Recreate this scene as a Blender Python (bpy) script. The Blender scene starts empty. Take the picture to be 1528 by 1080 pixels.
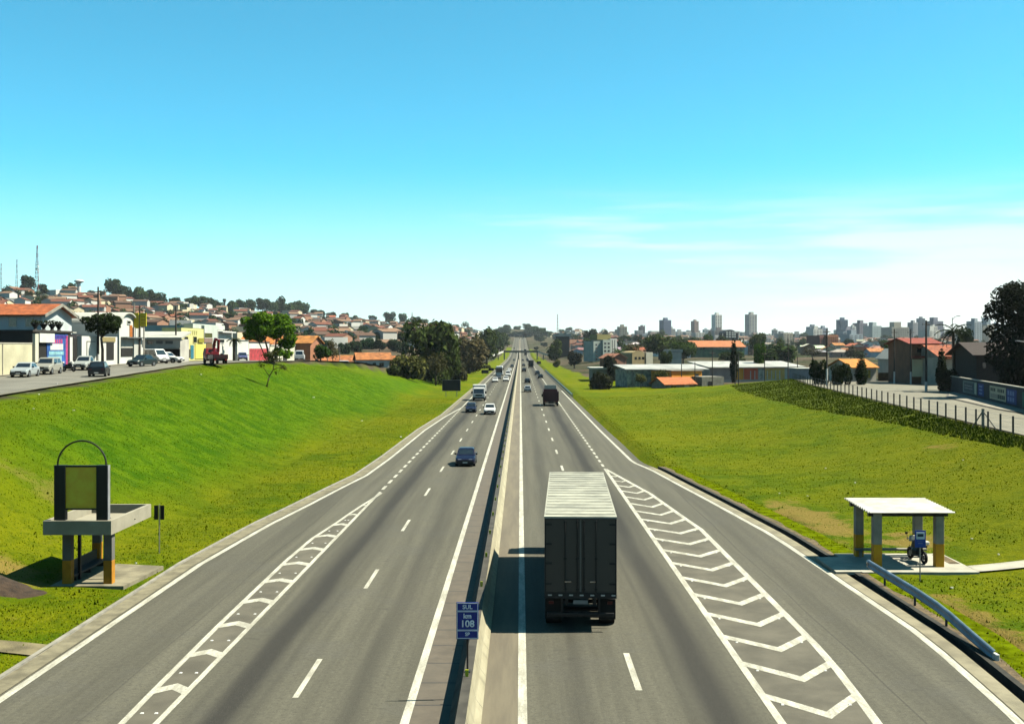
import bpy, math, random
import numpy as np
from mathutils import Vector, Matrix, noise
rad = math.radians
RND = random.Random(11)
F, CX, CY, H = 1650.0, 776.5, 518.0, 10.2      # focal length in photo pixels, vanishing point, eye height (m)
scene = bpy.context.scene
COL = scene.collection

# ------------------------------------------------------------------ helpers
def lerp(a, b, t): return a + (b - a) * t
def cl(t): return 0.0 if t < 0 else (1.0 if t > 1 else t)
def sm(t):
    t = cl(t); return t * t * (3 - 2 * t)
def tab(t, T):
    if t <= T[0][0]: return T[0][1]
    for (a, va), (b, vb) in zip(T, T[1:]):
        if t <= b: return va + (vb - va) * (t - a) / (b - a)
    return T[-1][1]
def at(px, py, Y): return ((px - CX) * Y / F, Y, H - (py - CY) * Y / F)
def gp(px, py, z=0.0):
    Y = (H - z) * F / (py - CY); return ((px - CX) * Y / F, Y, z)
def yx(px, X): return X * F / (px - CX)

class MB:
    def __init__(s): s.v = []; s.f = []; s.m = []
    def poly(s, pts, m=0):
        n = len(s.v); s.v += [tuple(p) for p in pts]; s.f.append(tuple(range(n, n + len(pts)))); s.m.append(m)
    def box(s, x0, x1, y0, y1, z0, z1, m=0):
        if x0 > x1: x0, x1 = x1, x0
        if y0 > y1: y0, y1 = y1, y0
        if z0 > z1: z0, z1 = z1, z0
        n = len(s.v)
        s.v += [(x0,y0,z0),(x1,y0,z0),(x1,y1,z0),(x0,y1,z0),(x0,y0,z1),(x1,y0,z1),(x1,y1,z1),(x0,y1,z1)]
        for q in ((0,3,2,1),(4,5,6,7),(0,1,5,4),(1,2,6,5),(2,3,7,6),(3,0,4,7)):
            s.f.append(tuple(n + i for i in q)); s.m.append(m)
    def hexa(s, P, m=0):            # 8 corners in box order
        n = len(s.v); s.v += [tuple(p) for p in P]
        for q in ((0,3,2,1),(4,5,6,7),(0,1,5,4),(1,2,6,5),(2,3,7,6),(3,0,4,7)):
            s.f.append(tuple(n + i for i in q)); s.m.append(m)
    def loft(s, rings, m=0, caps=True):
        n = len(s.v); k = len(rings[0])
        for r in rings: s.v += [tuple(p) for p in r]
        for i in range(len(rings) - 1):
            for j in range(k):
                a = n + i*k + j; b = n + i*k + (j+1) % k
                s.f.append((a, b, b + k, a + k)); s.m.append(m)
        if caps:
            s.f.append(tuple(n + j for j in reversed(range(k)))); s.m.append(m)
            e = n + (len(rings) - 1) * k
            s.f.append(tuple(e + j for j in range(k))); s.m.append(m)
    def tube(s, pts, radii, k=8, m=0):
        pts = [Vector(p) for p in pts]
        if not isinstance(radii, (list, tuple)): radii = [radii] * len(pts)
        rings = []; up = Vector((0.13, 0.21, 0.97)).normalized()
        for i, p in enumerate(pts):
            d = (pts[min(i+1, len(pts)-1)] - pts[max(i-1, 0)]).normalized()
            if abs(d.dot(up)) > .95: u2 = Vector((1, 0.1, 0))
            else: u2 = up
            a = d.cross(u2).normalized(); b = d.cross(a).normalized()
            if i and False: pass
            rings.append([p + (a * math.cos(t) + b * math.sin(t)) * radii[i] for t in [2*math.pi*j/k for j in range(k)]])
        s.loft(rings, m)
    def disc_x(s, x0, x1, cy, cz, r, k=18, m=0):
        s.loft([[(x, cy + r*math.cos(2*math.pi*j/k), cz + r*math.sin(2*math.pi*j/k)) for j in range(k)] for x in (x0, x1)], m)
    def mesh(s, name, mats, off=None, smooth=False):
        me = bpy.data.meshes.new(name)
        v = s.v if off is None else [(a-off[0], b-off[1], c-off[2]) for a, b, c in s.v]
        me.from_pydata(v, [], s.f)
        for mt in mats: me.materials.append(mt)
        if len(mats) > 1: me.polygons.foreach_set('material_index', s.m)
        if smooth: me.polygons.foreach_set('use_smooth', [True]*len(s.f))
        me.update(); return me
    def build(s, name, mats, parent=None, smooth=False, world=True, bevel=0):
        if not isinstance(mats, (list, tuple)): mats = [mats]
        off = None
        if parent is not None and world: off = wloc(parent)
        return ob(name, s.mesh(name, mats, off, smooth), parent, bevel)
def wloc(o):
    p = Vector(o.location)
    while o.parent: o = o.parent; p += o.location
    return p
def ob(name, me, parent=None, bevel=0):
    o = bpy.data.objects.new(name, me); COL.objects.link(o)
    if parent is not None: o.parent = parent
    if bevel:
        b = o.modifiers.new('bevel', 'BEVEL'); b.width = bevel; b.segments = 2; b.limit_method = 'ANGLE'
    return o
def thing(name, label, cat, loc=(0,0,0), rz=0.0, group=None):
    o = bpy.data.objects.new(name, None); COL.objects.link(o)
    o.empty_display_size = .3
    o.location = loc; o.rotation_euler = (0, 0, rz); o['label'] = label; o['category'] = cat
    if group: o['group'] = group
    return o
def tag(o, label, cat, group=None):
    o['label'] = label; o['category'] = cat
    if group: o['group'] = group
    return o
def struct(o, kind='structure'): o['kind'] = kind; return o
def kids(o): return KID.get(o.name, [])
KID = {}
def dup(root, loc=None, rz=None, label=None, group=None, color=None):
    r = root.copy(); COL.objects.link(r)
    if loc is not None: r.location = loc
    if rz is not None: r.rotation_euler = (0, 0, rz)
    if label: r['label'] = label
    if group: r['group'] = group
    for ch in root.children:
        c = ch.copy(); COL.objects.link(c); c.parent = r
        for g in ch.children:
            d = g.copy(); COL.objects.link(d); d.parent = c
    return r

# ------------------------------------------------------------------ materials
MC = {}
class NT:
    def __init__(s, m):
        s.t = m.node_tree; s.n = s.t.nodes; s.l = s.t.links
    def node(s, typ, **kw):
        n = s.n.new(typ)
        for k, v in kw.items(): setattr(n, k, v)
        return n
    def set(s, sock, v):
        if hasattr(v, 'is_linked'): s.l.new(v, sock)
        else: sock.default_value = v
    def math(s, op, a, b=0.0, clamp=False):
        n = s.node('ShaderNodeMath', operation=op, use_clamp=clamp); s.set(n.inputs[0], a); s.set(n.inputs[1], b); return n.outputs[0]
    def mix(s, f, a, b, mode='MIX'):
        n = s.node('ShaderNodeMixRGB', blend_type=mode); s.set(n.inputs[0], f); s.set(n.inputs[1], a); s.set(n.inputs[2], b); return n.outputs[0]
    def noise(s, vec, scale, detail=4, rough=.55):
        n = s.node('ShaderNodeTexNoise'); s.l.new(vec, n.inputs['Vector']); n.inputs['Scale'].default_value = scale
        n.inputs['Detail'].default_value = detail; n.inputs['Roughness'].default_value = rough; return n.outputs['Fac']
    def ramp(s, f, lo, hi):          # smooth 0..1 between lo and hi
        n = s.node('ShaderNodeMapRange', interpolation_type='SMOOTHSTEP'); s.set(n.inputs['Value'], f)
        n.inputs['From Min'].default_value = lo; n.inputs['From Max'].default_value = hi; return n.outputs[0]
    def scale(s, vec, sc):
        n = s.node('ShaderNodeVectorMath', operation='MULTIPLY'); s.l.new(vec, n.inputs[0]); n.inputs[1].default_value = sc; return n.outputs[0]
ALB = .345      # all base colours are written for a mid exposure; the scene is exposed longer
def rgba(c): return (c[0]*ALB, c[1]*ALB, c[2]*ALB, 1.0)
def raw(c): return (c[0], c[1], c[2], 1.0)
def newmat(name):
    m = bpy.data.materials.new(name); m.use_nodes = True
    nt = NT(m); b = nt.n['Principled BSDF']; return m, nt, b
def pm(name, c=(.5,.5,.5), rough=.6, metal=0.0, nscale=3.0, namt=.18, bump=0.0, bscale=40.0, coat=0.0, objcol=False, spec=.22):
    if name in MC: return MC[name]
    m, nt, b = newmat(name)
    tc = nt.node('ShaderNodeTexCoord').outputs['Object']
    f = nt.noise(tc, nscale, 5, .6)
    if objcol:
        base = nt.node('ShaderNodeObjectInfo').outputs['Color']
        lo = nt.mix(1.0, base, rgba((1-namt,)*3), 'MULTIPLY'); hi = nt.mix(1.0, base, rgba((1+namt*.7,)*3), 'MULTIPLY')  # object colour
    else:
        lo = rgba([x*(1-namt) for x in c]); hi = rgba([min(1, x*(1+namt*.7)) for x in c])
    nt.set(b.inputs['Base Color'], nt.mix(nt.ramp(f, .3, .7), lo, hi))
    b.inputs['Roughness'].default_value = rough; b.inputs['Metallic'].default_value = metal
    b.inputs['Coat Weight'].default_value = coat; b.inputs['Specular IOR Level'].default_value = spec
    if bump:
        bp = nt.node('ShaderNodeBump'); bp.inputs['Strength'].default_value = bump; bp.inputs['Distance'].default_value = .05
        nt.set(bp.inputs['Height'], nt.noise(tc, bscale, 3)); nt.set(b.inputs['Normal'], bp.outputs[0])
    MC[name] = m; return m
def paint(name, c, metal=0.0): return pm('paint_' + name, c, .35, metal, 2.0, .05, coat=.15)
GLASS = pm('dark_glass', (.018,.024,.03), .06, 0, 2, .1, spec=.8)
PALEGLASS = pm('sky_glass', (.25,.36,.4), .05, .3, 2, .1)
RUBBER = pm('tyre_rubber', (.012,.012,.012), .8)
STEEL = pm('grey_steel', (.42,.44,.45), .4, .7)
CHROME = pm('bright_metal', (.7,.7,.7), .2, .9)
DARK = pm('dark_plastic', (.018,.018,.02), .55)
BLACKSTEEL = pm('black_steel', (.012,.012,.013), .5)
LAMP = pm('lamp_glass', (.75,.78,.8), .08, .2, 2, .05)
REDLAMP = pm('red_lamp', (.35,.012,.01), .2)
WHITE = pm('white_paint', (.78,.78,.74), .55, 0, 1.2, .1)
CONC = pm('concrete', (.34,.32,.27), .9, 0, 1.4, .25, .35, 30)
CONCL = pm('pale_concrete', (.52,.49,.40), .9, 0, 1.1, .2, .25, 30)
CONCD = pm('dark_concrete', (.16,.155,.14), .92, 0, 1.6, .3, .35, 30)
BARK = pm('bark', (.075,.058,.042), .95, 0, 6, .4, .6, 20)
POLEM = pm('pole_concrete', (.30,.28,.24), .9, 0, 1.5, .25)
WOODP = pm('pole_wood', (.06,.05,.042), .9, 0, 2, .3)
HW = pm('house_wall', rough=.85, objcol=True, nscale=.5, namt=.22)
HR = pm('house_roof', rough=.85, objcol=True, nscale=.9, namt=.45, bump=.4, bscale=8)
def leafmat():
    m, nt, b = newmat('leaves')
    oi = nt.node('ShaderNodeObjectInfo').outputs['Color']
    geo = nt.node('ShaderNodeNewGeometry')
    r = geo.outputs['Random Per Island']
    base = nt.mix(r, nt.mix(1.0, oi, rgba((.55,.6,.55)), 'MULTIPLY'), nt.mix(1.0, oi, rgba((1.5,1.4,1.25)), 'MULTIPLY'))
    nt.set(b.inputs['Base Color'], base); b.inputs['Roughness'].default_value = .85
    b.inputs['Specular IOR Level'].default_value = .04
    tr = nt.node('ShaderNodeBsdfTranslucent'); nt.set(tr.inputs[0], base)
    mx = nt.node('ShaderNodeMixShader'); mx.inputs[0].default_value = .3
    nt.l.new(b.outputs[0], mx.inputs[1]); nt.l.new(tr.outputs[0], mx.inputs[2])
    nt.l.new(mx.outputs[0], nt.n['Material Output'].inputs[0]); return m
LEAF = leafmat()

# ------------------------------------------------------------------ road geometry tables
def rz(Y): return tab(Y, [(-100,0),(850,0),(1100,1.5),(1500,9),(1950,23),(2300,38),(2700,56),(3200,54),(9000,20)])
XLT = [(-60,-15.05),(52,-15.05),(63.3,-14.45),(70.7,-13.76),(80.5,-12.96),(88,-12.25),(102,-11.95),(136,-11.75),(162,-11.06),(187,-9.9),(2000,-9.9)]
def xl_line(Y): return tab(Y, XLT)
def xl_edge(Y): return min(xl_line(Y) - .75, -11.7)
XRT = [(-60,11.5),(20,12.6),(32,13.74),(39,14.2),(48,13.98),(54,13.85),(60,13.67),(66,13.17),(74,12.5),(83,11.67),(92,10.9),(98,9.98),(135,9.75),(330,9.6),(2000,9.4)]
def xr_line(Y): return tab(Y, XRT)
def xr_edge(Y): return xr_line(Y) + (.75 if Y < 97 else lerp(.75, .9, cl((Y-97)/20)))
GLT = [(-60,-9.9),(10,-9.95),(20,-10.35),(30,-10.83),(40,-11.07),(53,-11.2),(59,-11.1),(64.2,-10.69),(69.4,-10.38),(76.7,-9.75)]
GRT = [(-60,7.15),(5,7.3),(20,8.9),(30.4,9.73),(34.8,10.02),(38,10.12),(62,10.12),(66,9.8),(77,9.05),(92.5,7.15)]
XC = [(-60,34),(40,34),(75,35),(110,39),(145,42),(170,40),(200,37),(230,33.5),(270,30),(320,28),(500,26),(4000,26)]
ZCR = [(-60,6.3),(40,6.4),(75,6.55),(110,7.05),(145,7.75),(170,7.7),(200,6.9),(230,5.4),(260,3.6),(290,2.0),(330,1.0),(400,.6),(800,.4)]
ZS = [(-60,6.4),(40,6.5),(75,6.75),(110,7.25),(145,7.9),(175,7.95),(205,7.7),(235,7.0),(260,5.6),(290,3.4),(330,1.6),(400,.8),(800,.5)]
XF = [(-60,31),(60,35),(86,38.3),(207,53),(242,59),(300,70),(400,90)]
RIDGE_Y = [(-500,1150),(0,1200),(120,1250),(200,1300),(300,1400),(400,1550),(500,1750),(600,2000),(700,2300),(776,2700),(850,2800),(950,3000),(3500,3000)]
RIDGE_P = [(-500,428),(0,433),(120,437),(200,450),(300,460),(400,468),(500,477),(600,485),(700,491),(776,493),(850,494),(950,502),(1100,506),(3500,507)]
YB = [(-600,420),(0,420),(300,430),(450,400),(600,400),(700,480),(776,700),(850,450),(950,300),(3500,300)]
def hill(X, Y):
    if Y < 150: return -99
    px = CX + F * X / Y
    yr = tab(px, RIDGE_Y); zr = H + (CY - tab(px, RIDGE_P)) * yr / F; yb = tab(px, YB)
    zb = 1.0
    if px < 480: zb = tab(yb, ZS)
    if Y > yr: return zr - (Y - yr) * .012
    t = cl((Y - yb) / (yr - yb))
    return lerp(zb, zr, t ** (1.0 if px < 776 else 1.15)) + 1.3 * math.sin(X * .021 + Y * .013) * sm(t * 5) * (1 - t)
def tz(X, Y):
    r = rz(Y); el = xl_edge(Y); er = xr_edge(Y) + 1.5
    n = noise.noise(Vector((X * .07, Y * .07, 0))) * .16 + noise.noise(Vector((X * .3, Y * .3, 3))) * .05
    if el <= X <= er:
        d = X - el
        return r - .06 if (d < 1.05 or er - X < .35) else r - .9
    if X < el:
        D = -X; xt = 20.3; xc = tab(Y, XC); zc = tab(Y, ZCR)
        e = D + el
        if D < xt: z = .02 + .12 * cl(e / 3) + n * cl(e / 3) * .6
        elif D < xc:
            s = (D - xt) / (xc - xt)
            z = .14 + (zc - .14) * (.45 * s + .55 * sm(s)) + n * 1.6 * (1 - s * s)
        else: z = lerp(zc, tab(Y, ZS), sm((D - xc) / 1.5))
        w = sm((e - 12) / (30 + .03 * Y))
    else:
        e = X - er; xf = tab(Y, XF)
        s = cl((X - 19) / (xf - 19))
        fac = 1 - .86 * sm((Y - 232) / 95)
        z = .03 + 3.2 * s ** 1.7 * fac + n * cl(e / 3) * (1 - .95 * sm((X - xf + 1) / 1.5))
        w = sm((e - 8) / (24 + .03 * Y))
    h = hill(X, Y)
    z += r * (1 - w)
    if h > z: z = lerp(z, h, w)
    elif Y > 420: z = lerp(z, h, w)
    return z
def hit(px, py, y0=25.0):                # where the photo's sight line meets the ground
    Y = y0
    while Y < 4500:
        X, _, Z = at(px, py, Y)
        if Z <= tz(X, Y): return X, Y, tz(X, Y)
        Y += max(.15, Y * .002)
    return X, Y, tz(X, Y)

# ------------------------------------------------------------------ ground sheet
def axis(dense0, dense1, step, lim0, lim1, g=1.16):
    a = list(np.arange(dense0, dense1 + 1e-6, step)); s = step
    while a[-1] < lim1: s *= g; a.append(a[-1] + s)
    s = step; b = []
    c = dense0
    while c > lim0: s *= g; c -= s; b.append(c)
    return b[::-1] + a
xs = axis(-62, 72, 1.0, -3600, 3600); ys = axis(18, 300, 1.5, -80, 6500, 1.045)
def zone_of(X, Y):
    if X < 0:
        if -X < tab(Y, XC) + .6 and Y < 330: return 1.0
        if Y < 1500 and -X < 24 - .004 * Y + 3 * noise.noise(Vector((X*.05, Y*.02, 9))): return 1.0
        return 0.0
    if Y < 268 and X < tab(Y, XF) + .6: return 1.0
    if Y < 1400 and X < 26 - .008 * Y + 4 * noise.noise(Vector((X*.05, Y*.02, 5))): return 1.0
    if Y < 340 and X < 40: return 1.0
    return 0.0
gb = MB()
nx = len(xs)
gb.v = [(x, y, tz(x, y)) for y in ys for x in xs]
gb.f = [(j*nx+i, j*nx+i+1, (j+1)*nx+i+1, (j+1)*nx+i) for j in range(len(ys)-1) for i in range(nx-1)]
gb.m = [0]*len(gb.f)
def groundmat():
    m, nt, b = newmat('ground_cover')
    tc = nt.node('ShaderNodeTexCoord').outputs['Object']
    zone = nt.node('ShaderNodeAttribute', attribute_name='zone').outputs['Fac']
    weed = nt.node('ShaderNodeAttribute', attribute_name='weed').outputs['Fac']
    big = nt.noise(tc, .045, 4); mid = nt.noise(tc, .35, 5, .65); fine = nt.noise(tc, 3.2, 5, .7); vf = nt.noise(tc, 11, 3, .7)
    g = nt.mix(nt.ramp(mid, .36, .64), rgba((.082,.150,.001)), rgba((.192,.225,.002)))
    g = nt.mix(nt.math('MULTIPLY', nt.ramp(big, .42, .62), .75), g, rgba((.225,.235,.004)))
    g = nt.mix(nt.math('MULTIPLY', nt.ramp(nt.noise(tc, .9, 6, .72), .46, .66), .5), g, rgba((.040,.092,.001)))
    g = nt.mix(nt.math('MULTIPLY', nt.ramp(fine, .45, .72), .5), g, rgba((.045,.095,.001)))
    g = nt.mix(nt.math('MULTIPLY', nt.ramp(vf, .52, .7), .5), g, rgba((.25,.26,.02)))
    worn = nt.node('ShaderNodeAttribute', attribute_name='worn').outputs['Fac']
    dry = nt.math('MULTIPLY', nt.ramp(nt.math('ADD', nt.noise(tc, .35, 6, .75), nt.math('MULTIPLY', worn, .3)), .62, .78), .85)
    g = nt.mix(dry, g, rgba((.30,.215,.06)))
    wd = nt.mix(nt.ramp(nt.noise(tc, .8, 5, .7), .35, .65), rgba((.06,.09,.004)), rgba((.14,.175,.008)))
    g = nt.mix(weed, g, wd)
    lush = nt.node('ShaderNodeAttribute', attribute_name='lush').outputs['Fac']
    lg = nt.mix(nt.ramp(nt.noise(tc, .5, 6, .7), .36, .64), rgba((.042,.122,.001)), rgba((.112,.202,.002)))
    lg = nt.mix(nt.math('MULTIPLY', nt.ramp(nt.noise(nt.scale(tc, (.12, .5, .12)), 1.0, 5, .65), .5, .68), .6), lg, rgba((.145,.205,.003)))
    lg = nt.mix(nt.math('MULTIPLY', nt.ramp(fine, .45, .7), .5), lg, rgba((.028,.085,.001)))
    g = nt.mix(lush, g, lg)
    t = nt.mix(nt.ramp(nt.noise(tc, .02, 5, .7), .4, .6), rgba((.035,.05,.018)), rgba((.13,.10,.07)))
    t = nt.mix(nt.ramp(nt.noise(tc, .11, 5, .7), .55, .7), t, rgba((.20,.18,.14)))
    nt.set(b.inputs['Base Color'], nt.mix(zone, t, g)); b.inputs['Roughness'].default_value = .95
    b.inputs['Specular IOR Level'].default_value = .02
    bp = nt.node('ShaderNodeBump'); bp.inputs['Strength'].default_value = .9; bp.inputs['Distance'].default_value = .22
    hgt = nt.math('ADD', nt.math('MULTIPLY', fine, 1.0), nt.math('MULTIPLY', vf, .5))
    nt.set(bp.inputs['Height'], hgt); nt.set(b.inputs['Normal'], bp.outputs[0]); return m
gme = gb.mesh('ground', [groundmat()], None, True)
def fill(name, vals):
    a = gme.attributes.new(name, 'FLOAT', 'POINT'); a.data.foreach_set('value', vals)

def worn_of(X, Y):
    t = 0
    for cx, cy, rx, ry in ((17.2,66,3.2,11),(20,58,3,3.5),(16.8,54.5,2.5,2.5),(-21.5,47.5,3.5,2.5),(-26,61,4,3),(34,90,1.5,4),(17,40,1.5,9)):
        t = max(t, 1 - math.sqrt(((X-cx)/rx)**2 + ((Y-cy)/ry)**2))
    return max(0, min(1, t*1.6))
fill('worn', [worn_of(v[0], v[1]) for v in gb.v])

def lush_of(X, Y): return sm((-X - 20 + 3*noise.noise(Vector((X*.06, Y*.04, 4)))) / 5) * (1 - .4*sm((-X - tab(Y, XC) + 6)/5)) * sm((Y-48)/25) if X < 0 else 0.0
fill('lush', [lush_of(v[0], v[1]) for v in gb.v])

WEEDW = [(40,1.2),(79,1.8),(111,3.8),(150,7.5),(214,12),(260,14)]
def weed_of(X, Y):
    if X < 18 or Y > 262: return 0.0
    d = tab(Y, XF) - X
    return sm((tab(Y, WEEDW) + 2.0 * noise.noise(Vector((X*.2, Y*.2, 1))) - d) / 2.0) * sm((d + .8) / .8)
fill('zone', [zone_of(v[0], v[1]) for v in gb.v])
fill('weed', [weed_of(v[0], v[1]) for v in gb.v])
struct(ob('ground', gme))

# grass blades standing in the near verges
def grass_blades(name, n, region, hmin, hmax, wid, cols, seed, label_kind='stuff'):
    r = np.random.default_rng(seed); V = []; k = 0
    pts = []
    while len(pts) < n:
        p = region(r)
        if p is not None: pts.append(p)
    P = np.array(pts, dtype=np.float64)
    a = r.uniform(0, 2*np.pi, n); hh = r.uniform(hmin, hmax, n); w = wid * r.uniform(.6, 1.4, n)
    lean = r.normal(0, .35, (n, 2)) * hh[:, None]
    A = P.copy(); A[:, 0] -= np.cos(a)*w; A[:, 1] -= np.sin(a)*w; A[:, 2] -= .02
    B = P.copy(); B[:, 0] += np.cos(a)*w; B[:, 1] += np.sin(a)*w; B[:, 2] -= .02
    T = P.copy(); T[:, 0] += lean[:, 0]; T[:, 1] += lean[:, 1]; T[:, 2] += hh
    V = np.stack([A, B, T], 1).reshape(-1, 3)
    me = bpy.data.meshes.new(name)
    me.vertices.add(3*n); me.vertices.foreach_set('co', V.ravel())
    me.loops.add(3*n); me.loops.foreach_set('vertex_index', np.arange(3*n, dtype=np.int32))
    me.polygons.add(n); me.polygons.foreach_set('loop_start', np.arange(0, 3*n, 3, dtype=np.int32))
    me.polygons.foreach_set('loop_total', np.full(n, 3, dtype=np.int32))
    me.update(calc_edges=True); me.validate()
    m, nt, b = newmat(name + '_blades')
    rr = nt.node('ShaderNodeNewGeometry').outputs['Random Per Island']
    nt.set(b.inputs['Base Color'], nt.mix(rr, rgba(cols[0]), rgba(cols[1])))
    b.inputs['Roughness'].default_value = .9; b.inputs['Specular IOR Level'].default_value = .02
    me.materials.append(m)
    return struct(ob(name, me), label_kind)
def bare(x, y):         # worn soil: no blades
    if worn_of(x, y) > .35: return True
    return noise.noise(Vector((x*.16, y*.16, 7))) > .38
def reg_left(r, bank=False):
    y = 28 + 190 * r.random() ** 1.7; e = -xl_edge(y); x = -(e + .15 + (44 - e) * r.random())
    if -x > tab(y, XC) - .3: return None
    if -20 < x < -16.8 and 46 < y < 51.5: return None
    if (x + 22.5)**2 / 16 + (y - 44.7)**2 / 3 < 1: return None
    if not bank and r.random() < lush_of(x, y): return None
    return (x, y, tz(x, y))
def reg_bank(r):
    p = reg_left(r, True)
    return p if p and r.random() < lush_of(p[0], p[1]) else None
def reg_right(r):
    y = 28 + 200 * r.random() ** 1.7; e = xr_edge(y) + .8; x = e + 34 * r.random()
    if x > tab(y, XF) - tab(y, WEEDW)*.7 or (15 < x < 40 and 48.7 < y < 54.6): return None
    if bare(x, y) and r.random() < .8: return None
    return (x, y, .06 if x < xr_edge(y) + 1.95 and y < 95 else tz(x, y))
def reg_weed(r):
    y = 55 + 190 * r.random() ** 1.2; x = tab(y, XF) - tab(y, WEEDW) * r.random() ** 1.3 + .2
    if noise.noise(Vector((x*.35, y*.35, 2))) < -.42: return None
    return (x, y, tz(x, y))
grass_blades('grass', 40000, reg_bank, .02, .09, .035, ((.045,.125,.001), (.13,.225,.003)), 5)
grass_blades('grass', 60000, reg_left, .02, .09, .035, ((.08,.155,.001), (.225,.265,.006)), 1)
grass_blades('grass', 80000, reg_right, .02, .08, .035, ((.10,.165,.001), (.245,.27,.008)), 2)
grass_blades('tussocks', 4500, lambda r: reg_left(r) if r.random() < .5 else reg_right(r), .07, .17, .06, ((.065,.13,.001), (.23,.26,.008)), 4)
grass_blades('weeds', 26000, reg_weed, .08, .28, .08, ((.055,.09,.004), (.16,.20,.010)), 3)

# ------------------------------------------------------------------ carriageways
def asphalt():
    m, nt, b = newmat('asphalt')
    tc = nt.node('ShaderNodeTexCoord').outputs['Object']
    sx = nt.node('ShaderNodeSeparateXYZ'); nt.l.new(tc, sx.inputs[0]); x = sx.outputs[0]
    wob = nt.math('MULTIPLY', nt.math('SUBTRACT', nt.noise(tc, .05, 2), .5), .8)
    xw = nt.math('ADD', x, wob)
    streak = nt.noise(nt.scale(tc, (1.6, .035, 1)), 1.0, 5, .65)
    patch = nt.noise(tc, .22, 6, .7); fine = nt.noise(tc, 9, 4, .75); grit = nt.noise(tc, 38, 2, .8)
    col = nt.mix(nt.ramp(streak, .3, .7), rgba((.108,.102,.078)), rgba((.165,.156,.118)))
    col = nt.mix(nt.math('MULTIPLY', nt.ramp(patch, .50, .66), .6), col, rgba((.13,.125,.105)))
    col = nt.mix(nt.math('MULTIPLY', nt.ramp(nt.noise(tc, 4.5, 5, .8), .42, .66), .5), col, rgba((.085,.08,.062)))
    col = nt.mix(nt.math('MULTIPLY', nt.ramp(nt.noise(tc, 7.0, 4, .8), .55, .72), .5), col, rgba((.27,.255,.2)))
    tot = None
    for c, s, a in ((-8.35,.66,1.0),(-4.75,.55,.42),(1.75,.55,.42),(5.65,.7,1.0),(-12.9,.7,.25),(11.9,.7,.25),(-9.2,.14,.22),(-7.5,.12,.2),(4.75,.12,.2),(6.5,.14,.22),(11.0,.035,.6),(-12.1,.03,.4)):
        d = nt.math('DIVIDE', nt.math('SUBTRACT', xw, c), s)
        g = nt.math('MULTIPLY', nt.math('EXPONENT', nt.math('MULTIPLY', nt.math('MULTIPLY', d, d), -1.0)), a)
        tot = g if tot is None else nt.math('ADD', tot, g)
    tot = nt.math('MULTIPLY', tot, nt.ramp(nt.noise(nt.scale(tc, (1.0, .05, 1)), 1.0, 4, .6), -.25, .62))
    col = nt.mix(nt.math('MINIMUM', tot, .9), col, rgba((.036,.034,.031)))
    col = nt.mix(nt.math('MULTIPLY', nt.ramp(fine, .5, .7), .55), col, rgba((.074,.069,.056)))
    col = nt.mix(nt.math('MULTIPLY', nt.ramp(grit, .55, .75), .6), col, rgba((.33,.315,.26)))
    st = nt.noise(nt.scale(tc, (.55, 1.5, 1)), .8, 6, .8)          # dark tar and rubber marks
    col = nt.mix(nt.math('MULTIPLY', nt.ramp(st, .60, .67), .55), col, rgba((.06,.057,.05)))
    nt.set(b.inputs['Base Color'], col); b.inputs['Roughness'].default_value = .88; b.inputs['Specular IOR Level'].default_value = .1
    bp = nt.node('ShaderNodeBump'); bp.inputs['Strength'].default_value = .35; bp.inputs['Distance'].default_value = .015
    nt.set(bp.inputs['Height'], grit); nt.set(b.inputs['Normal'], bp.outputs[0]); return m
ASPH = asphalt()
def marking():
    m, nt, b = newmat('road_paint')
    tc = nt.node('ShaderNodeTexCoord').outputs['Object']
    w = nt.noise(tc, 6, 5, .75); w2 = nt.noise(tc, .6, 4, .6)
    col = nt.mix(nt.ramp(nt.noise(nt.scale(tc, (3, .5, 1)), 1.0, 5, .75), .38, .66), rgba((.70,.68,.56)), rgba((.40,.375,.29)))
    col = nt.mix(nt.math('MULTIPLY', nt.ramp(nt.math('ADD', nt.noise(tc, 13, 5, .8), nt.math('MULTIPLY', w2, .25)), .62, .74), .75), col, rgba((.26,.245,.19)))
    nt.set(b.inputs['Base Color'], col); b.inputs['Roughness'].default_value = .7; return m
MARK = marking()
def brownpave():
    m, nt, b = newmat('dusty_shoulder')
    tc = nt.node('ShaderNodeTexCoord').outputs['Object']
    a = nt.noise(nt.scale(tc, (1.5, .12, 1)), 1, 5, .7); f = nt.noise(tc, 14, 4, .75)
    col = nt.mix(nt.ramp(a, .3, .7), rgba((.115,.092,.056)), rgba((.185,.152,.092)))
    col = nt.mix(nt.math('MULTIPLY', nt.ramp(f, .5, .75), .45), col, rgba((.09,.08,.06)))
    nt.set(b.inputs['Base Color'], col); b.inputs['Roughness'].default_value = .95; return m
DUST = brownpave()
YS = [-60, -20, 0] + list(np.arange(10, 200, 3.0)) + list(np.arange(200, 900, 12)) + list(np.arange(900, 2090, 40))
def strip(name, fl, fr, z, mt, ys=YS, ncol=1, zf=rz, kind='structure'):
    b = MB(); n = ncol + 1
    for y in ys:
        for i in range(n):
            x = lerp(fl(y), fr(y), i / ncol); b.v.append((x, y, zf(y) + z))
    for j in range(len(ys) - 1):
        for i in range(ncol):
            b.f.append((j*n+i, j*n+i+1, (j+1)*n+i+1, (j+1)*n+i)); b.m.append(0)
    return struct(b.build(name, mt), kind)
strip('road', xl_edge, lambda y: -3.02, 0, ASPH, ncol=4)
strip('road', lambda y: -.02, xr_edge, 0, ASPH, ncol=4)
strip('shoulder', lambda y: -1.1, lambda y: -.02, .0, DUST)
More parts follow.
